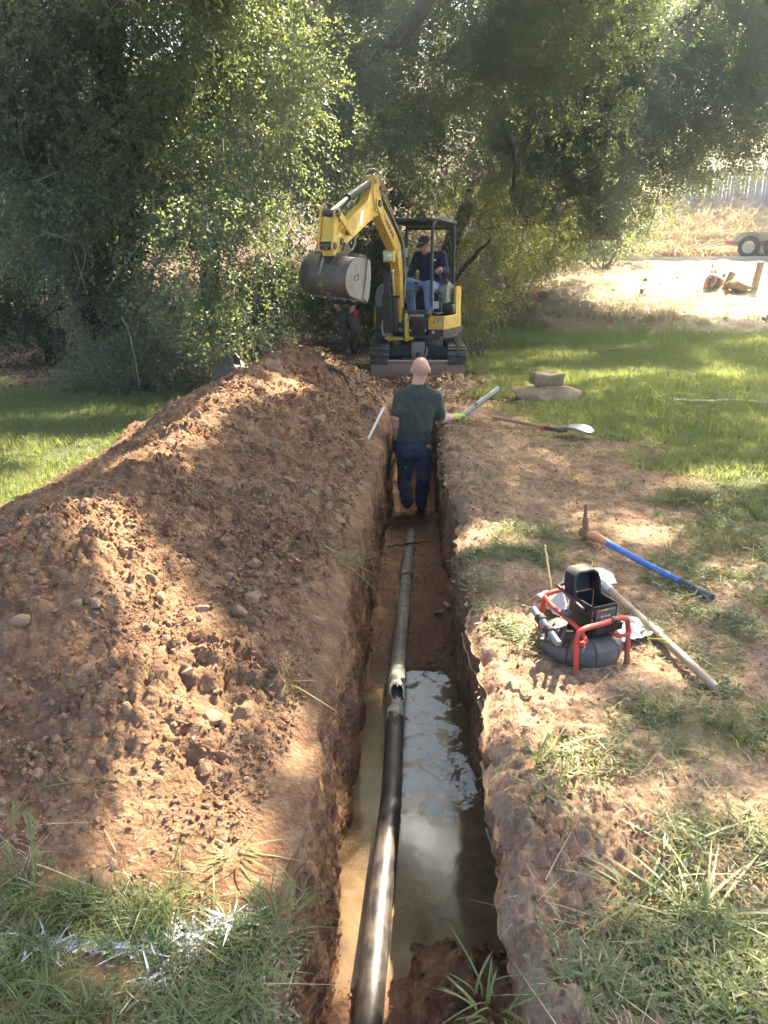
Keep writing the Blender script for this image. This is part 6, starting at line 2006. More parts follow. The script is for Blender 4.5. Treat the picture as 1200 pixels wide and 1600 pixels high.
def skin_mat(name, col):
    m, t, p = new_mat(name)
    pos = nd(t, 'ShaderNodeTexCoord').outputs['Object']
    a, b = ntex(t, 12, 4, .6, pos), ntex(t, 60, 3, .6, pos)
    c = mixc(t, ramp(t, a, [(.4, 0), (.7, 1)]), col, (col[0] * .92, col[1] * .72, col[2] * .68))
    t.links.new(c, p.inputs['Base Color'])
    p.inputs['Roughness'].default_value = .48
    p.inputs['Subsurface Weight'].default_value = .08
    p.inputs['Subsurface Radius'].default_value = (.01, .004, .002)
    bump(t, p, b, .08, .004)
    return m

def cloth_mat(name, c1, c2, dirt=(0.28, 0.2, 0.14), amt=.15, scale=5.0):
    m, t, p = new_mat(name)
    pos = nd(t, 'ShaderNodeTexCoord').outputs['Object']
    a, b, w = ntex(t, scale, 5, .6, pos), ntex(t, 22, 4, .6, pos), ntex(t, 320, 2, .5, pos)
    c = mixc(t, ramp(t, a, [(.35, 0), (.68, 1)]), c1, c2)
    c = mixc(t, mth(t, 'MULTIPLY', ramp(t, b, [(.52, 0), (.75, 1)]), amt), c, dirt)
    t.links.new(c, p.inputs['Base Color'])
    p.inputs['Roughness'].default_value = .9
    p.inputs['Specular IOR Level'].default_value = .2
    p.inputs['Sheen Weight'].default_value = .15
    bump(t, p, mth(t, 'ADD', b, mth(t, 'MULTIPLY', w, .3)), .25, .012)
    return m
M_SKIN = skin_mat('skin', (0.56, 0.33, 0.24))
M_SKIN2 = skin_mat('skin_tanned', (0.50, 0.28, 0.20))
M_SHIRT = cloth_mat('dark_green_shirt', (0.042, 0.054, 0.043), (0.062, 0.076, 0.060), amt=.10)
M_JEANS = cloth_mat('dark_blue_jeans', (0.035, 0.042, 0.072), (0.062, 0.074, 0.115), amt=.25)
M_JEANS2 = cloth_mat('mid_blue_jeans', (0.10, 0.17, 0.30), (0.20, 0.29, 0.45), amt=.12)
M_NAVY = cloth_mat('navy_sweatshirt', (0.012, 0.018, 0.055), (0.020, 0.028, 0.078), amt=.06)
M_OLIVE = cloth_mat('olive_trousers', (0.075, 0.072, 0.056), (0.12, 0.115, 0.092), amt=.2)
M_BOOT = cloth_mat('muddy_boot', (0.05, 0.035, 0.026), (0.10, 0.07, 0.05), amt=.5)
M_GLOVE = cloth_mat('hi_vis_glove', (0.42, 0.62, 0.05), (0.55, 0.72, 0.10), amt=.12)
M_GLOVEB = cloth_mat('dark_glove', (0.03, 0.045, 0.03), (0.05, 0.07, 0.05), amt=.3)
M_CAP = cloth_mat('charcoal_cap', (0.03, 0.032, 0.036), (0.05, 0.052, 0.056), amt=.1)
M_HAIR = cloth_mat('grey_stubble', (0.20, 0.17, 0.15), (0.30, 0.26, 0.23), amt=0)

def lerp(a, b, t): return np.asarray(a, float) * (1 - t) + np.asarray(b, float) * t
def unit(v): v = np.asarray(v, float); return v / np.linalg.norm(v)

def head_prims(c, fwd, up, s=1.0):
    """skull, jaw, nose, ears about the head centre"""
    f, u_ = unit(fwd), np.asarray(up, float)
    u_ = unit(u_ - f * np.dot(u_, f))
    r = np.cross(f, u_)
    R = np.stack([r, f, u_], 1)
    P = [('e', c + u_ * .022 * s - f * .012 * s, (.080 * s, .097 * s, .092 * s), R),
         ('e', c - u_ * .050 * s + f * .028 * s, (.054 * s, .064 * s, .064 * s), R),
         ('e', c - u_ * .100 * s + f * .060 * s, (.030 * s, .026 * s, .024 * s), R),
         ('c', c + u_ * .008 * s + f * .086 * s, .008, c - u_ * .032 * s + f * .102 * s, .014, .012),
         ('c', c - u_ * .062 * s + f * .088 * s - r * .018, .006, c - u_ * .062 * s + f * .088 * s + r * .018, .006, .01),
         ('c', c + u_ * .030 * s + f * .080 * s - r * .035, .009, c + u_ * .030 * s + f * .080 * s + r * .035, .009, .014)]
    for s_ in (-1, 1):
        P.append(('e', c + r * s_ * .086 * s - u_ * .012 * s - f * .012, (.012, .022, .034), R))
        P.append(('c', c + r * s_ * .074 * s - u_ * .03 * s, .010, c + r * s_ * .080 * s + u_ * .015 * s - f * .012, .009, .006))
    return P

def hand_prims(wrist, d, palm, thumb_side, curl=0.5, s=1.0):
    """palm, four unequal curling fingers and a thumb that leaves the side of the palm; d points along the hand, palm is the direction the palm faces"""
    d = unit(d)
    n = np.asarray(palm, float); n = unit(n - d * np.dot(n, d))
    w = np.cross(d, n) * thumb_side
    wr = np.asarray(wrist, float)
    P = []
    for k in range(4):
        off = (1.5 - k) * .019 * s
        P.append(('c', wr + d * .012 * s + w * off * .55, .017 * s, wr + d * .085 * s + w * off, .0135 * s, .014))
    for k, L in enumerate((.070, .078, .072, .056)):
        off = (1.5 - k) * .0205 * s
        q = wr + d * .088 * s + w * off
        dd = d
        for j, fr in enumerate((.45, .32, .23)):
            a = curl * (0.55, 0.95, 0.7)[j]
            ax_d = dd * math.cos(a) + n * math.sin(a)
            n2 = -dd * math.sin(a) + n * math.cos(a)
            q2 = q + ax_d * L * fr * s
            P.append(('c', q, (.0098 - .0008 * j) * s, q2, (.0092 - .001 * j) * s, .004))
            q, dd, nn = q2, unit(ax_d), n2
            n = n2 if j < 2 else n
        n = np.asarray(palm, float); n = unit(n - d * np.dot(n, d))
    t0 = wr + d * .022 * s + w * .024 * s
    t1 = t0 + unit(d * .6 + w * .7 + n * .3) * .038 * s
    t2 = t1 + unit(d * .85 + w * .15 + n * .5) * .032 * s
    t3 = t2 + unit(d * .8 - w * .1 + n * .6) * .024 * s
    P += [('c', t0, .0155 * s, t1, .0125 * s, .01), ('c', t1, .012 * s, t2, .0105 * s, .005), ('c', t2, .0105 * s, t3, .0088 * s, .004)]
    return P

def arm_p(sh, el, wr, k=1.0): return [('c', sh, .056 * k, lerp(sh, el, .5), .050 * k), ('c', lerp(sh, el, .5), .050 * k, el, .041 * k), ('c', el, .042 * k, lerp(el, wr, .35), .043 * k), ('c', lerp(el, wr, .35), .043 * k, wr, .027 * k)]
def leg_p(hp, kn, an, k=1.0): return [('c', hp, .092 * k, lerp(hp, kn, .5), .076 * k), ('c', lerp(hp, kn, .5), .076 * k, kn, .056 * k), ('c', kn, .056 * k, lerp(kn, an, .35), .056 * k), ('c', lerp(kn, an, .35), .056 * k, an, .038 * k)]
def foot_p(an, toe, k=1.0):
    an, toe = np.asarray(an, float), np.asarray(toe, float)
    d = unit((toe - an) * (1, 1, 0))
    return [('c', an + (0, 0, -.02), .042 * k, an - d * .035 + (0, 0, -.048), .038 * k), ('c', an + (0, 0, -.035), .042 * k, an + d * .09 + (0, 0, -.055), .040 * k), ('c', an + d * .09 + (0, 0, -.055), .040 * k, an + d * .165 + (0, 0, -.062), .034 * k)]

def rooted(name, base, label):
    r = empty(name, base)
    tag(r, label, 'person')
    return r
def rel(prims, b):
    b = np.asarray(b, float)
    out = []
    for p in prims:
        p = list(p)
        p[1] = np.asarray(p[1], float) - b
        if p[0] == 'c': p[3] = np.asarray(p[3], float) - b
        out.append(tuple(p))
    return out

# --- the man standing in the trench, back to the camera, pointing with a straight edge
Ym = 7.85
fz_ = -0.855
base = np.array([0.02, Ym, fz_])
man = rooted('person', base, 'bald man in dark green shirt and jeans standing in the trench, back turned')
J = lambda px, py, dy=0.0: aty(px, py, Ym + dy)
hipL, hipR = J(634, 700), J(662, 700)
kneeL, kneeR = J(633, 748, .06), J(661, 746, -.04)
ankL, ankR = J(636, 786, -.12), J(657, 792, .08)
ankL[2], ankR[2] = fz_ + .16, fz_ + .085
shL, shR = J(625, 620), J(679, 620)
elL, elR = J(619, 652, -.06), J(690, 655, .06)
wrL, wrR = J(618, 688, .06), J(713, 650, .26)
neck, headc = J(653, 598), J(657, 577, .02)
chest, waist, pelv = J(651, 630), J(649, 668), J(648, 693)
tor = [('e', chest - (0, 0, .02), (.178, .115, .18)), ('e', lerp(chest, waist, .55), (.165, .112, .18)), ('e', waist, (.155, .110, .14)), ('e', pelv, (.165, .118, .13)),
       ('c', shL + (.01, 0, 0), .056, shR - (.01, 0, 0), .056), ('c', neck + (0, 0, -.02), .060, lerp(neck, chest, .4), .09), ('c', neck - (0, 0, .02), .064, headc - (0, .015, .02), .062)]
hd = unit(wrR - elR)
body = tor + arm_p(shL, elL, wrL) + arm_p(shR, elR, wrR) + leg_p(hipL, kneeL, ankL) + leg_p(hipR, kneeR, ankR) + head_prims(headc, (0.03, 1, -.12), (0, 0, 1), 1.06)
body += foot_p(ankL, ankL + (-.03, 1, 0), .9) + foot_p(ankR, ankR + (.05, 1, 0), .9)
body += hand_prims(wrL, (0.02, .1, -1), (.6, .5, 0), -1, .6) + hand_prims(wrR, hd, (0, 0, -1), 1, .95)
sdf_mesh('skin', rel(body, base), .008, M_SKIN, man, k=.025)
shp = [('e', chest - (0, 0, .02), (.190, .130, .185)), ('e', lerp(chest, waist, .55), (.190, .132, .19)), ('e', waist, (.182, .130, .15)), ('e', lerp(waist, pelv, .75), (.185, .135, .10)),
       ('c', shL + (.01, 0, .0), .066, lerp(neck, shL, .25) - (0, 0, .05), .074), ('c', shR - (.01, 0, .0), .066, lerp(neck, shR, .25) - (0, 0, .05), .074), ('c', neck - (0, 0, .05), .070, lerp(neck, chest, .5), .105),
       ('c', shL, .066, lerp(shL, elL, .72), .066), ('c', shR, .066, lerp(shR, elR, .80), .068)]
cutn = lerp(neck, chest, -.02)
hem = pelv - (0, 0, .005)
sdf_mesh('shirt', rel(shp, base), .009, M_SHIRT, man, k=.04, fold=.018, fs=10, cut=[(hem - base, (0, .05, -1)), (neck - base + (0, 0, .012), (0, 0.25, 1)), (lerp(shR, elR, .78) - base, tuple(unit(elR - shR))), (lerp(shL, elL, .72) - base, tuple(unit(elL - shL)))][:2])
jn = [('e', pelv - (0, 0, .0), (.176, .130, .11)), ('e', pelv - (0, 0, .07), (.178, .132, .10))]
for h, k_, a in ((hipL, kneeL, ankL), (hipR, kneeR, ankR)):
    jn += [('c', h, .100, lerp(h, k_, .5), .088), ('c', lerp(h, k_, .5), .088, k_, .074), ('c', k_, .074, lerp(k_, a, .5), .072), ('c', lerp(k_, a, .5), .072, a + (0, -.01, -.01), .070)]
sdf_mesh('jeans', rel(jn, base), .009, M_JEANS, man, k=.03, fold=.018, fs=9)
MB().box(tuple(pelv - base + (-.075, -.128, -.075)), (.11, .012, .12), rotm('X', .1), .008).build('back_pocket', M_JEANS, man)
MB().box(tuple(pelv - base + (.075, -.128, -.075)), (.11, .012, .12), rotm('X', .1), .008).build('back_pocket', M_JEANS, man)
for a, dv in ((ankL, (-.03, 1, 0)), (ankR, (.05, 1, 0))):
    sdf_mesh('boot', rel(foot_p(a, a + np.array(dv), 1.22) + [('c', a + (0, 0, .0), .046, a + (0, 0, -.03), .050)], base), .008, M_BOOT, man, k=.02, fold=.003)
sdf_mesh('glove', rel(hand_prims(wrR - hd * .01, hd, (0, 0, -1), 1, .95, 1.12) + [('c', wrR - hd * .05, .036, wrR, .034)], base), .0055, M_GLOVE, man, k=.012)
sdf_mesh('glove', rel(hand_prims(wrL, (0.02, .1, -1), (.6, .5, 0), -1, .6, 1.12) + [('c', wrL + (0, 0, .05), .036, wrL, .034)], base), .0055, M_GLOVEB, man, k=.012)
# the straight edge in his right hand
hp_ = wrR + hd * .075 - np.array([0, 0, .012])
e1 = np.array(aty(780, 606, hp_[1] + .42))
ds = unit(e1 - hp_)
bar = empty('straight_edge', hp_)
tag(bar, 'silver aluminium straight edge with a black underside held out by the man', 'level')
MB().bar(Vector(-ds * .05), Vector(e1 - hp_), .026, .046, ch=.003).build('metal_bar', M_STEEL, bar)
dz = np.array([0, 0, -.029])
MB().bar(Vector(-ds * .05 + dz), Vector(e1 - hp_ + dz), .022, .012, ch=.002).build('black_edge', M_BLACK, bar)
MB().bar(Vector(e1 - hp_), Vector(e1 - hp_ + ds * .012), .03, .055, ch=.002).build('end_cap', M_BLACK, bar)
MB().bar(Vector(ds * .22 + (0, 0, .012)), Vector(ds * .27 + (0, 0, .012)), .030, .03, ch=.002).build('vial_window', M_GREYP, bar)

# --- the driver, seated and looking down at the controls
UMn = np.array(UM.to_3x3())
EXn = np.array(EX)
def L(x_, y_, z_): return UMn @ np.array([x_ + .05, y_, z_ - .05]) + EXn
sb = L(.12, .05, 1.29)
drv = rooted('person', sb, 'driver in navy sweatshirt, jeans and dark cap sitting at the controls of the digger')
pel = L(.12, .06, 1.38); wai = L(.12, .07, 1.52); che = L(.11, .05, 1.72); nk = L(.09, .0, 1.92); hc = L(.055, -.07, 2.015)
sL, sR = L(-.085, .03, 1.85), L(.315, .03, 1.85)
eL, eR = L(-.17, -.02, 1.60), L(.385, -.02, 1.59)
wL, wR = L(-.195, -.155, 1.665), L(.345, -.16, 1.665)
hL, hR = L(.02, .02, 1.37), L(.22, .02, 1.37)
kL, kR = L(-.06, -.44, 1.44), L(.23, -.44, 1.41)
aL, aR = L(-.03, -.42, 1.065), L(.285, -.53, 1.065)
fw = UMn @ np.array([-.25, -1, -.55])
tor = [('e', che, (.175, .115, .19), UMn), ('e', wai, (.165, .12, .17), UMn), ('e', pel, (.17, .13, .12), UMn), ('c', lerp(sL, sR, .05), .06, lerp(sL, sR, .95), .06), ('c', nk, .06, lerp(nk, che, .4), .10), ('c', nk - (0, 0, .02), .056, hc - (0, 0, .03), .055)]
hdL, hdR = unit(UMn @ np.array([.05, -.8, -.25])), unit(UMn @ np.array([-.25, -.8, -.2]))
body = tor + arm_p(sL, eL, wL) + arm_p(sR, eR, wR) + leg_p(hL, kL, aL) + leg_p(hR, kR, aR) + head_prims(hc, fw, (0, 0, 1), 1.02)
body += hand_prims(wL, hdL, (0, 0, -1), -1, .9) + hand_prims(wR, hdR, (0, 0, -1), 1, .9) + foot_p(aL, aL + UMn @ np.array([0, -1, 0]), .9) + foot_p(aR, aR + UMn @ np.array([.1, -1, 0]), .9)
sdf_mesh('skin', rel(body, sb), .008, M_SKIN2, drv, k=.024)
sw = [('e', che, (.195, .135, .20), UMn), ('e', wai, (.185, .14, .17), UMn), ('e', lerp(wai, pel, .7), (.185, .145, .11), UMn), ('c', lerp(sL, sR, .05), .075, lerp(sL, sR, .95), .075), ('c', nk - (0, 0, .03), .075, lerp(nk, che, .4), .115)]
for s_, e_, w_ in ((sL, eL, wL), (sR, eR, wR)):
    sw += [('c', s_, .072, e_, .060), ('c', e_, .060, lerp(e_, w_, .88), .046)]
sdf_mesh('sweatshirt', rel(sw, sb), .009, M_NAVY, drv, k=.035, fold=.009, fs=10, cut=[(nk - sb + (0, 0, .0), tuple(unit(UMn @ np.array([0, -.35, 1]))))])
jn = [('e', pel - (0, 0, .02), (.18, .145, .115), UMn)]
for h, k_, a in ((hL, kL, aL), (hR, kR, aR)):
    jn += [('c', h, .102, lerp(h, k_, .5), .092), ('c', lerp(h, k_, .5), .092, k_, .080), ('c', k_, .078, lerp(k_, a, .5), .068), ('c', lerp(k_, a, .5), .068, a + (0, 0, .02), .064)]
sdf_mesh('jeans', rel(jn, sb), .009, M_JEANS2, drv, k=.03, fold=.009, fs=9)
for a, dv in ((aL, UMn @ np.array([0, -1, 0])), (aR, UMn @ np.array([.1, -1, 0]))):
    sdf_mesh('shoe', rel(foot_p(a, a + dv, 1.15), sb), .008, M_BOOT, drv, k=.02)
fwu = unit(fw); up_ = unit(np.array([0, 0, 1.]) - fwu * fwu[2]); rg = np.cross(fwu, up_)
RH = np.stack([rg, fwu, up_], 1)
sdf_mesh('cap', rel([('e', hc + up_ * .055 - fwu * .008, (.088, .106, .078), RH), ('e', hc + up_ * .045 + fwu * .115, (.074, .075, .012), RH)], sb), .006, M_CAP, drv, k=.015, cut=[(hc - sb + up_ * .025, tuple(-up_))])
MB(Matrix.Translation(Vector(hc + up_ * .075 + fwu * .098 - sb)) @ Matrix(RH).to_4x4()).box((0, 0, 0), (.06, .006, .03), rotm('X', -.5), .002).build('cap_badge', M_HOSEG, drv)
lg = L(.215, -.098, 1.785) - sb
MB(Matrix.Translation(Vector(lg)) @ UM).box((0, 0, 0), (.075, .006, .022), rotm('Y', -.2) @ rotm('X', .1), 0).build('chest_print', M_WHITE, drv)
MB(Matrix.Translation(Vector(lg)) @ UM).box((-.012, -.0045, -.008), (.045, .004, .008), rotm('Y', -.2), 0).build('chest_print_red', M_RED, drv)

# --- the man behind the bucket, of whom mainly the legs show
Yl = 15.5
bp = np.array([aty(543, 552, Yl)[0], Yl, float(ground(np.array(-1.3), np.array(Yl)))])
bm_ = rooted('person', bp, 'man in olive trousers half hidden behind the raised bucket')
K = lambda px, py, dy=0.0: aty(px, py, Yl + dy)
hpL, hpR = K(535, 486), K(546, 486)
knL, knR = K(537, 518, -.05), K(557, 515, -.18)
anL, anR = K(541, 543), K(549, 541, .15)
anL[2], anR[2] = bp[2] + .085, bp[2] + .10
pl2, wa2, ch2, nk2, hd2 = K(541, 482), K(541, 470), K(539, 450), K(538, 432), K(538, 420)
s2L, s2R = K(524, 441), K(554, 441)
e2L, e2R = K(519, 462, .1), K(560, 463, .08)
w2L, w2R = K(524, 478, -.2), K(552, 480, -.24)
tor = [('e', ch2, (.18, .115, .2)), ('e', wa2, (.165, .115, .17)), ('e', pl2, (.17, .12, .12)), ('c', s2L, .058, s2R, .058), ('c', nk2, .06, lerp(nk2, ch2, .4), .1), ('c', nk2, .056, hd2, .055)]
body = tor + arm_p(s2L, e2L, w2L) + arm_p(s2R, e2R, w2R) + leg_p(hpL, knL, anL) + leg_p(hpR, knR, anR) + head_prims(hd2, (0.3, -1, -.1), (0, 0, 1)) + hand_prims(w2L, (.5, -.5, -.5), (.3, .3, 0), 1, .7) + hand_prims(w2R, (-.2, -.6, -.6), (-.3, .3, 0), -1, .7)
body += foot_p(anL, anL + (.5, -1, 0), .9) + foot_p(anR, anR + (.8, -1, 0), .9)
sdf_mesh('skin', rel(body, bp), .011, M_SKIN2, bm_, k=.025)
sw = [('e', ch2, (.2, .135, .21)), ('e', wa2, (.185, .135, .16)), ('c', s2L, .075, s2R, .075), ('c', s2L, .072, e2L, .06), ('c', s2R, .072, e2R, .06), ('c', e2L, .06, lerp(e2L, w2L, .85), .045), ('c', e2R, .06, lerp(e2R, w2R, .85), .045)]
sdf_mesh('shirt', rel(sw, bp), .012, M_NAVY, bm_, k=.035, fold=.008, cut=[(nk2 - bp, (0, 0, 1))])
jn = [('e', pl2, (.178, .132, .12))]
for h, k_, a in ((hpL, knL, anL), (hpR, knR, anR)):
    jn += [('c', h, .102, lerp(h, k_, .5), .092), ('c', lerp(h, k_, .5), .092, k_, .082), ('c', k_, .082, lerp(k_, a, .5), .078), ('c', lerp(k_, a, .5), .078, a + (0, 0, .0), .072)]
sdf_mesh('trousers', rel(jn, bp), .010, M_OLIVE, bm_, k=.03, fold=.011, fs=9)
for a, dv in ((anL, (.5, -1, 0)), (anR, (.8, -1, 0))):
    sdf_mesh('boot', rel(foot_p(a, a + np.array(dv), 1.2), bp), .010, M_BOOT, bm_, k=.02)
MB().tube([tuple(K(541, 477, 0) - bp + (-.17, -.02, 0)), tuple(K(541, 477, -.14) - bp), tuple(K(541, 477, 0) - bp + (.17, -.02, 0))], .016, 6).build('belt', M_WOOD, bm_)
sdf_mesh('red_cloth', rel([('c', K(553, 486, -.1), .045, K(556, 499, -.12), .03), ('c', K(558, 488, -.1), .03, K(551, 495, -.1), .03)], bp), .010, worn('red_cloth', (.55, .05, .03), rough=.8, amt=.1), bm_, k=.02, fold=.006)

# ------------------------------------------------------------------ far side: road, bank, fence, trailer, posts, flags
def on_land(px, py, y0=12, y1=60):
    d = ray(px, py)
    t = np.linspace(y0, y1, 6000) / d[1]
    q = CAM + d * t[:, None]
    k = np.argmax(q[:, 2] < ground(q[:, 0], q[:, 1]) + 0.01)
    return q[k]

def sheet(name, x0, x1, y0, y1, dz, mat, nx=60, ny=14):
    X, Yq = np.meshgrid(np.linspace(x0, x1, nx), np.linspace(y0, y1, ny))
    Z = ground(X, Yq) + 0.035 + dz
    i = np.arange(ny - 1)[:, None] * nx + np.arange(nx - 1)[None, :]
    f = np.stack([i, i + 1, i + nx + 1, i + nx], -1).reshape(-1, 4)
    return tag(link(name, np_mesh(name, np.stack([X, Yq, Z], -1).reshape(-1, 3), f, True), mat), kind='structure')
M_ROAD = soil_mat('gravel_road', (0.30, 0.26, 0.22), (0.40, 0.35, 0.30), (0.48, 0.43, 0.37), 1.0, 0.3)
sheet('road', 3.6, 30, 26.7, 30.8, .03, M_ROAD)
M_CONC = worn('pale_concrete', (0.50, 0.48, 0.44), (0.36, 0.30, 0.24), .4, .85, scale=3)
xk = np.linspace(4.2, 11.6, 26)
m = MB()
for a, b in zip(xk[:-1], xk[1:]):
    za, zb_ = float(ground(np.array(a), np.array(26.4))), float(ground(np.array(b), np.array(26.4)))
    m.bar((a, 26.4, za + .05), (b, 26.4, zb_ + .05), .55, .13)
tag(m.build('kerb', M_CONC), kind='structure')

M_FENCE = worn('weathered_board', (0.20, 0.175, 0.165), (0.14, 0.11, 0.09), .4, .85, scale=3, var=.25)
fo = Vector((17.0, 36.6, float(ground(np.array(17.), np.array(36.6)))))
fen = empty('board_fence', fo)
tag(fen, 'weathered grey board fence along the top of the dry bank', 'fence')
bd = MB().prism([(-.066, 0), (.066, 0), (.066, 1.78), (.03, 1.83), (-.03, 1.83), (-.066, 1.78)], (0, 0, 0), (1, 0, 0), (0, 0, 1), (0, 1, 0), .022).mesh('fence_board')
bd.materials.append(M_FENCE)
rf = np.random.default_rng(8)
for k in range(84):
    x = 11.2 + k * .152
    o = link('fence_board', bd, None, fen)
    o.location = (x - fo.x, rf.normal(0, .008), float(ground(np.array(x), np.array(36.6))) - fo.z - .1 + rf.normal(0, .02))
    o.rotation_euler = (0, rf.normal(0, .008), 0)
    o.scale = (rf.uniform(.93, 1.03), 1, rf.uniform(.97, 1.03))
for k in range(6):
    x = 11.5 + k * 2.4
    MB().box((x - fo.x, .07, .8), (.1, .1, 2.0)).build('fence_post', M_FENCE, fen)
for h in (.45, 1.45):
    MB().bar((11.2 - fo.x, .03, h), (24 - fo.x, .03, h), .035, .09).build('fence_rail', M_FENCE, fen)

# --- flatbed trailer
to = aty(1083, 394, 27.6)
to[2] = float(ground(np.array(to[0] + 1.5), np.array(26.6))) + 0.06
tr = empty('flatbed_trailer', Vector(to), math.radians(-33))
tag(tr, 'flatbed trailer with tilted ramp, double wheels and pale fender parked on the road', 'trailer')
M_DECK = worn('trailer_deck_wood', (0.44, 0.38, 0.30), (0.26, 0.2, 0.15), .4, .8, scale=5)
M_TRED = worn('trailer_frame_paint', (0.26, 0.17, 0.13), (0.34, 0.27, 0.2), .7, .7)
M_FEND = worn('trailer_fender', (0.46, 0.45, 0.43), (0.3, 0.24, 0.18), .35, .5)
HD = .52
for k in range(9):
    MB().box((3.5, .12 + k * .235, HD + .03 + .002 * (k % 2)), (4.9, .225, .045), None, .006).build('deck_plank', M_DECK, tr)
MB().bar((.98, 0, HD - .05), (6.0, 0, HD - .05), .05, .11, ch=.005).build('side_rail', M_TRED, tr)
MB().bar((.98, 2.1, HD - .05), (6.0, 2.1, HD - .05), .05, .11, ch=.005).build('side_rail', M_TRED, tr)
MB().bar((1.0, .05, HD - .05), (1.0, 2.05, HD - .05), .06, .10).build('rear_beam', M_TRED, tr)
for y in (.35, 1.6):
    MB().prism([(1.0, HD + .05), (1.0, HD - .01), (.0, HD - .20), (-.05, HD - .17)], (0, y, 0), (1, 0, 0), (0, 0, 1), (0, 1, 0), .5, .004).build('ramp', M_DECK, tr)
for x in (1.75, 2.52):
    for y in (-.16, 2.26):
        w = empty('wheel', (0, 0, 0)); w.parent = tr
        R = rotm('X', math.pi / 2)
        MB().lathe([(.19, -.09), (.29, -.10), (.33, -.07), (.335, 0), (.33, .07), (.29, .10), (.19, .09)], (x, y, .33), 26, R).build('tyre', M_BLACKR, w)
        MB().lathe([(0, .03), (.06, .05), (.12, .02), (.185, .05), (.2, .085), (.2, -.085), (0, -.085)], (x, y, .33), 20, R).build('rim', M_FEND, w)
for y in (-.16, 2.26):
    MB().prism([(1.26, .52), (1.33, .66), (1.52, .80), (2.75, .80), (2.94, .66), (3.01, .52), (2.98, .52), (2.92, .65), (2.74, .77), (1.53, .77), (1.35, .65), (1.29, .52)], (0, y, 0), (1, 0, 0), (0, 0, 1), (0, 1, 0), .27, .004).build('fender', M_FEND, tr)
    MB().prism([(1.26, .52), (1.33, .66), (1.52, .79), (2.75, .79), (2.94, .66), (3.01, .52)], (0, y + (.13 if y < 0 else -.13), 0), (1, 0, 0), (0, 0, 1), (0, 1, 0), .01).build('fender_plate', M_FEND, tr)
for y in (-.03, 2.13):
    MB().box((1.08, y, HD - .03), (.16, .04, .09), None, .01).build('tail_light', worn('red_lens_%d' % int(y > 0), (.55, .05, .03), rough=.25, amt=.15), tr)
MB().tube([(3.95, -.05, HD), (3.95, -.08, .03)], .035, 8).box((3.95, -.08, .015), (.16, .16, .03)).build('stabiliser_leg', M_GREYP, tr)
MB().bar((6.0, 1.05, HD - .06), (7.4, 1.05, HD - .06), .08, .1).build('drawbar', M_TRED, tr)

# --- posts and blocks on the slope
M_POST = worn('old_post', (0.33, 0.26, 0.20), (0.2, .15, .1), .4, .85, scale=8)
def post(px, py, h, lean, lab):
    q = on_land(px, py)
    m = MB().prism([(-.075, -.2), (.075, -.2), (.07, h), (.02, h + .03), (-.06, h + .01)], (0, 0, 0), (1, 0, 0), (0, 0, 1), (0, 1, 0), .13, .012)
    o = m.build('wooden_post', M_POST)
    o.location, o.rotation_euler = q, (.06, lean, .3)
    tag(o, lab, 'post')
post(1133, 452, .44, .32, 'short leaning wooden post left of the stone block on the dry slope')
post(1178, 452, .68, .10, 'taller upright wooden post right of the stone block on the dry slope')
q = on_land(1157, 456)
big_stone('concrete_block', 'rough tan block lying between two wooden posts on the dry slope', q + (0, 0.1, .14), (.86, .5, .42), .25, 611, M_STONE[2], 'block')
q = on_land(1119, 450)
big_stone('rubble_lump', 'round rough lump with a pale end beside the leaning post on the dry slope', q + (0, 0.1, .15), (.52, .45, .46), .4, 614, M_STONE[0], 'rock')
MB_ = MB().lathe([(0, -.03), (.17, -.03), (.2, 0), (.17, .03), (0, .03)], (0, 0, 0), 14, rotm('Y', math.pi / 2)).build('pale_disc', M_CONC)
q2 = on_land(1110, 449)
MB_.location, MB_.rotation_euler = q2 + (-.02, 0, .16), (0, .2, .5)
tag(MB_, 'pale round disc leaning against the rough lump on the dry slope', 'disc')
n = 620
x, y = rng.uniform(2.5, 16, n), rng.uniform(18.5, 26, n)
k = rng.random(n) < zone(x, y)[1] * (0.15 + .85 * np.exp(-((x - 9.6) / 2.2) ** 2 - ((y - 22.8) / 1.6) ** 2))
GN['tan_clod'] = (scatter_group(proto_collection('tan_clod', [stone_mesh('tan_clod_%d' % i, 570 + i, M_STONE[2 if i % 2 else 0], 1, .7) for i in range(5)])), 5)
scatter('slope_clods', GN['tan_clod'][0], 5, np.stack([x, y, ground(x, y) + .02], 1)[k], rng.uniform(-3, 3, (k.sum(), 3)), np.outer(0.05 + .16 * rng.random(k.sum()) ** 3, [1, 1, .55]))

# --- marker flags
for px, py, c, lab in ((998, 473, (.10, .035, .03), 'dark maroon marker flag on a wire in the dry dirt left of the posts'), (834, 480, (.70, .06, .05), 'red marker flag on a wire in the dry grass beside the oak'),
                       (1098, 463, (.60, .14, .03), 'orange marker flag on a wire just below the rough lump'),
                       (967, 528, (.05, .35, .14), 'green marker flag on a wire at the far edge of the lawn'), (1194, 516, (.06, .38, .22), 'green marker flag at the lawn edge by the right border of the view')):
    q = on_land(px, py, 12, 40)
    f_ = empty('marker_flag', Vector(q)); tag(f_, lab, 'flag')
    MB().tube([(0, 0, -.05), (.01, 0, .34)], .006, 5).build('wire', M_GREYP, f_)
    MB().prism([(0, 0), (.10, -.03), (.09, -.12), (0, -.13)], (.01, 0, .34), (.9, .3, 0), (0, 0, 1), (-.3, .9, 0), .006).build('pennant', worn('flag_cloth_%d' % px, c, amt=.15, rough=.7), f_)

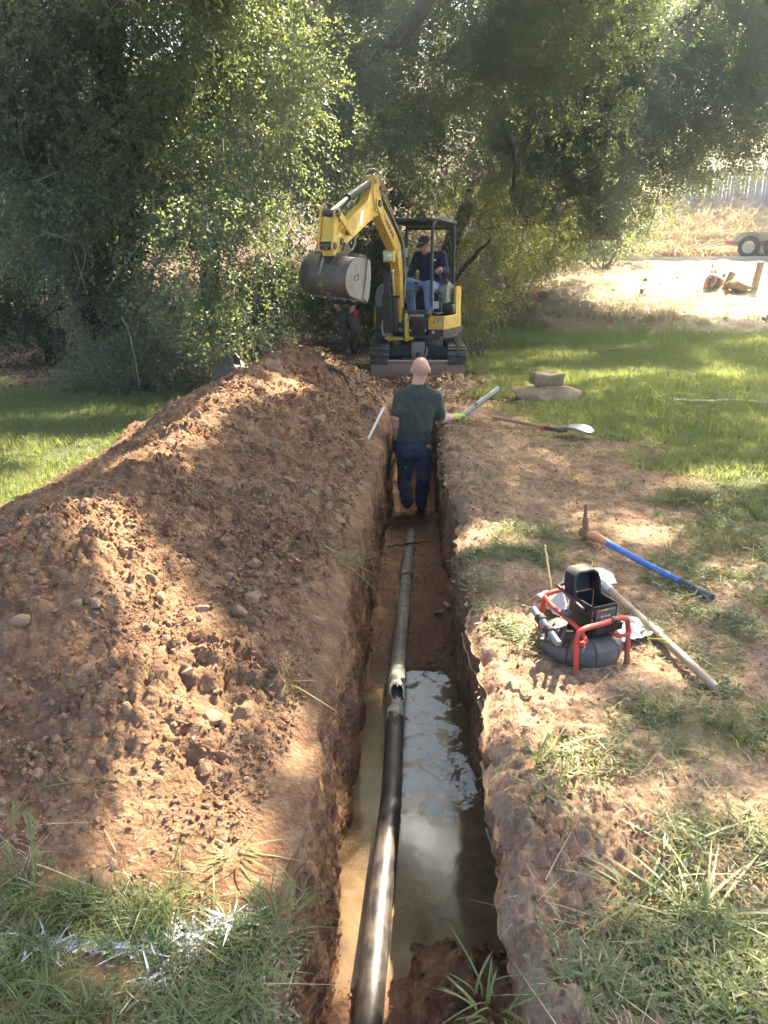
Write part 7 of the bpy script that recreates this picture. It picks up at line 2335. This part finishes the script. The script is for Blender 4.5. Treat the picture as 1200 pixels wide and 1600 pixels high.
# --- spare bucket beside the heap
q = aty(347, 612, 9.9)
sb_ = empty('spare_bucket', Vector((q[0], q[1], float(ground(np.array(q[0]), np.array(q[1]))) )), math.radians(-35))
tag(sb_, 'dark narrow digger bucket standing on the ground behind the left side of the heap', 'bucket')
pf = [(.0, .02), (.22, .0), (.36, .10), (.40, .26), (.34, .42), (.20, .50)]
spb = smooth_path([(a, 0, b) for a, b in pf], 4)
vs, fs = [], []
for p in spb:
    for y in (-.15, .15): vs.append((p.x, y, p.z))
for i in range(len(spb) - 1): fs.append([2 * i, 2 * i + 1, 2 * i + 3, 2 * i + 2])
o = MB().add(vs, fs).build('bucket_shell', M_BUCKET, sb_, 60)
md = o.modifiers.new('plate', 'SOLIDIFY'); md.thickness = .016; md.offset = 0
for y in (-.16, .16):
    MB().prism([(p.x, p.z) for p in spb] + [(.10, .47), (.02, .30)], (0, y, 0), (1, 0, 0), (0, 0, 1), (0, 1, 0), .018, .004).build('side_plate', M_BUCKET, sb_)
for y in (-.06, .06):
    MB().prism([(.12, .46), (.32, .44), (.30, .54), (.22, .60), (.14, .56)], (0, y, 0), (1, 0, 0), (0, 0, 1), (0, 1, 0), .022, .004).build('hanger', M_BUCKET, sb_)
for y in (-.11, 0, .11):
    MB().prism([(.04, 0), (.04, .035), (-.10, .012)], (0, y, 0), (1, 0, 0), (0, 0, 1), (0, 1, 0), .045, .004).build('bucket_tooth', M_BUCKETS, sb_)

# ------------------------------------------------------------------ haze volume added to imitate the veil of sun glare
hzm = bpy.data.materials.new('glare_haze')
hzm.use_nodes = True
t = hzm.node_tree
t.nodes.remove(t.nodes['Principled BSDF'])
pv = nd(t, 'ShaderNodeVolumePrincipled', inp={'Density': 0.0058, 'Anisotropy': 0.85})
pv.inputs['Color'].default_value = (0.66, 0.84, 1.0, 1)
t.links.new(pv.outputs[0], t.nodes['Material Output'].inputs['Volume'])
o = MB().box((0, 40, 20), (200, 190, 44)).build('haze', hzm)
tag(o, kind='stuff')

GROUPS = {'marker_flag': 'wire marker flags beyond the lawn', 'grass_tuft': 'grass tufts on the right bank of the trench', 'sod_tuft': 'tufts of sod on the dirt heap', 'white_rag': 'white rags by the camera reel',
          'wood_chip': 'bits of wood in the trench', 'small_stone': 'small stones by the flat rock', 'oak_tree': 'oaks around the yard', 'bush': 'bushes under the oaks', 'wooden_post': 'posts on the dry slope', 'person': 'men at work on the trench'}
for o in COL.objects:
    if o.parent is None and o.get('category') and o.name.split('.')[0] in GROUPS:
        o['group'] = GROUPS[o.name.split('.')[0]]
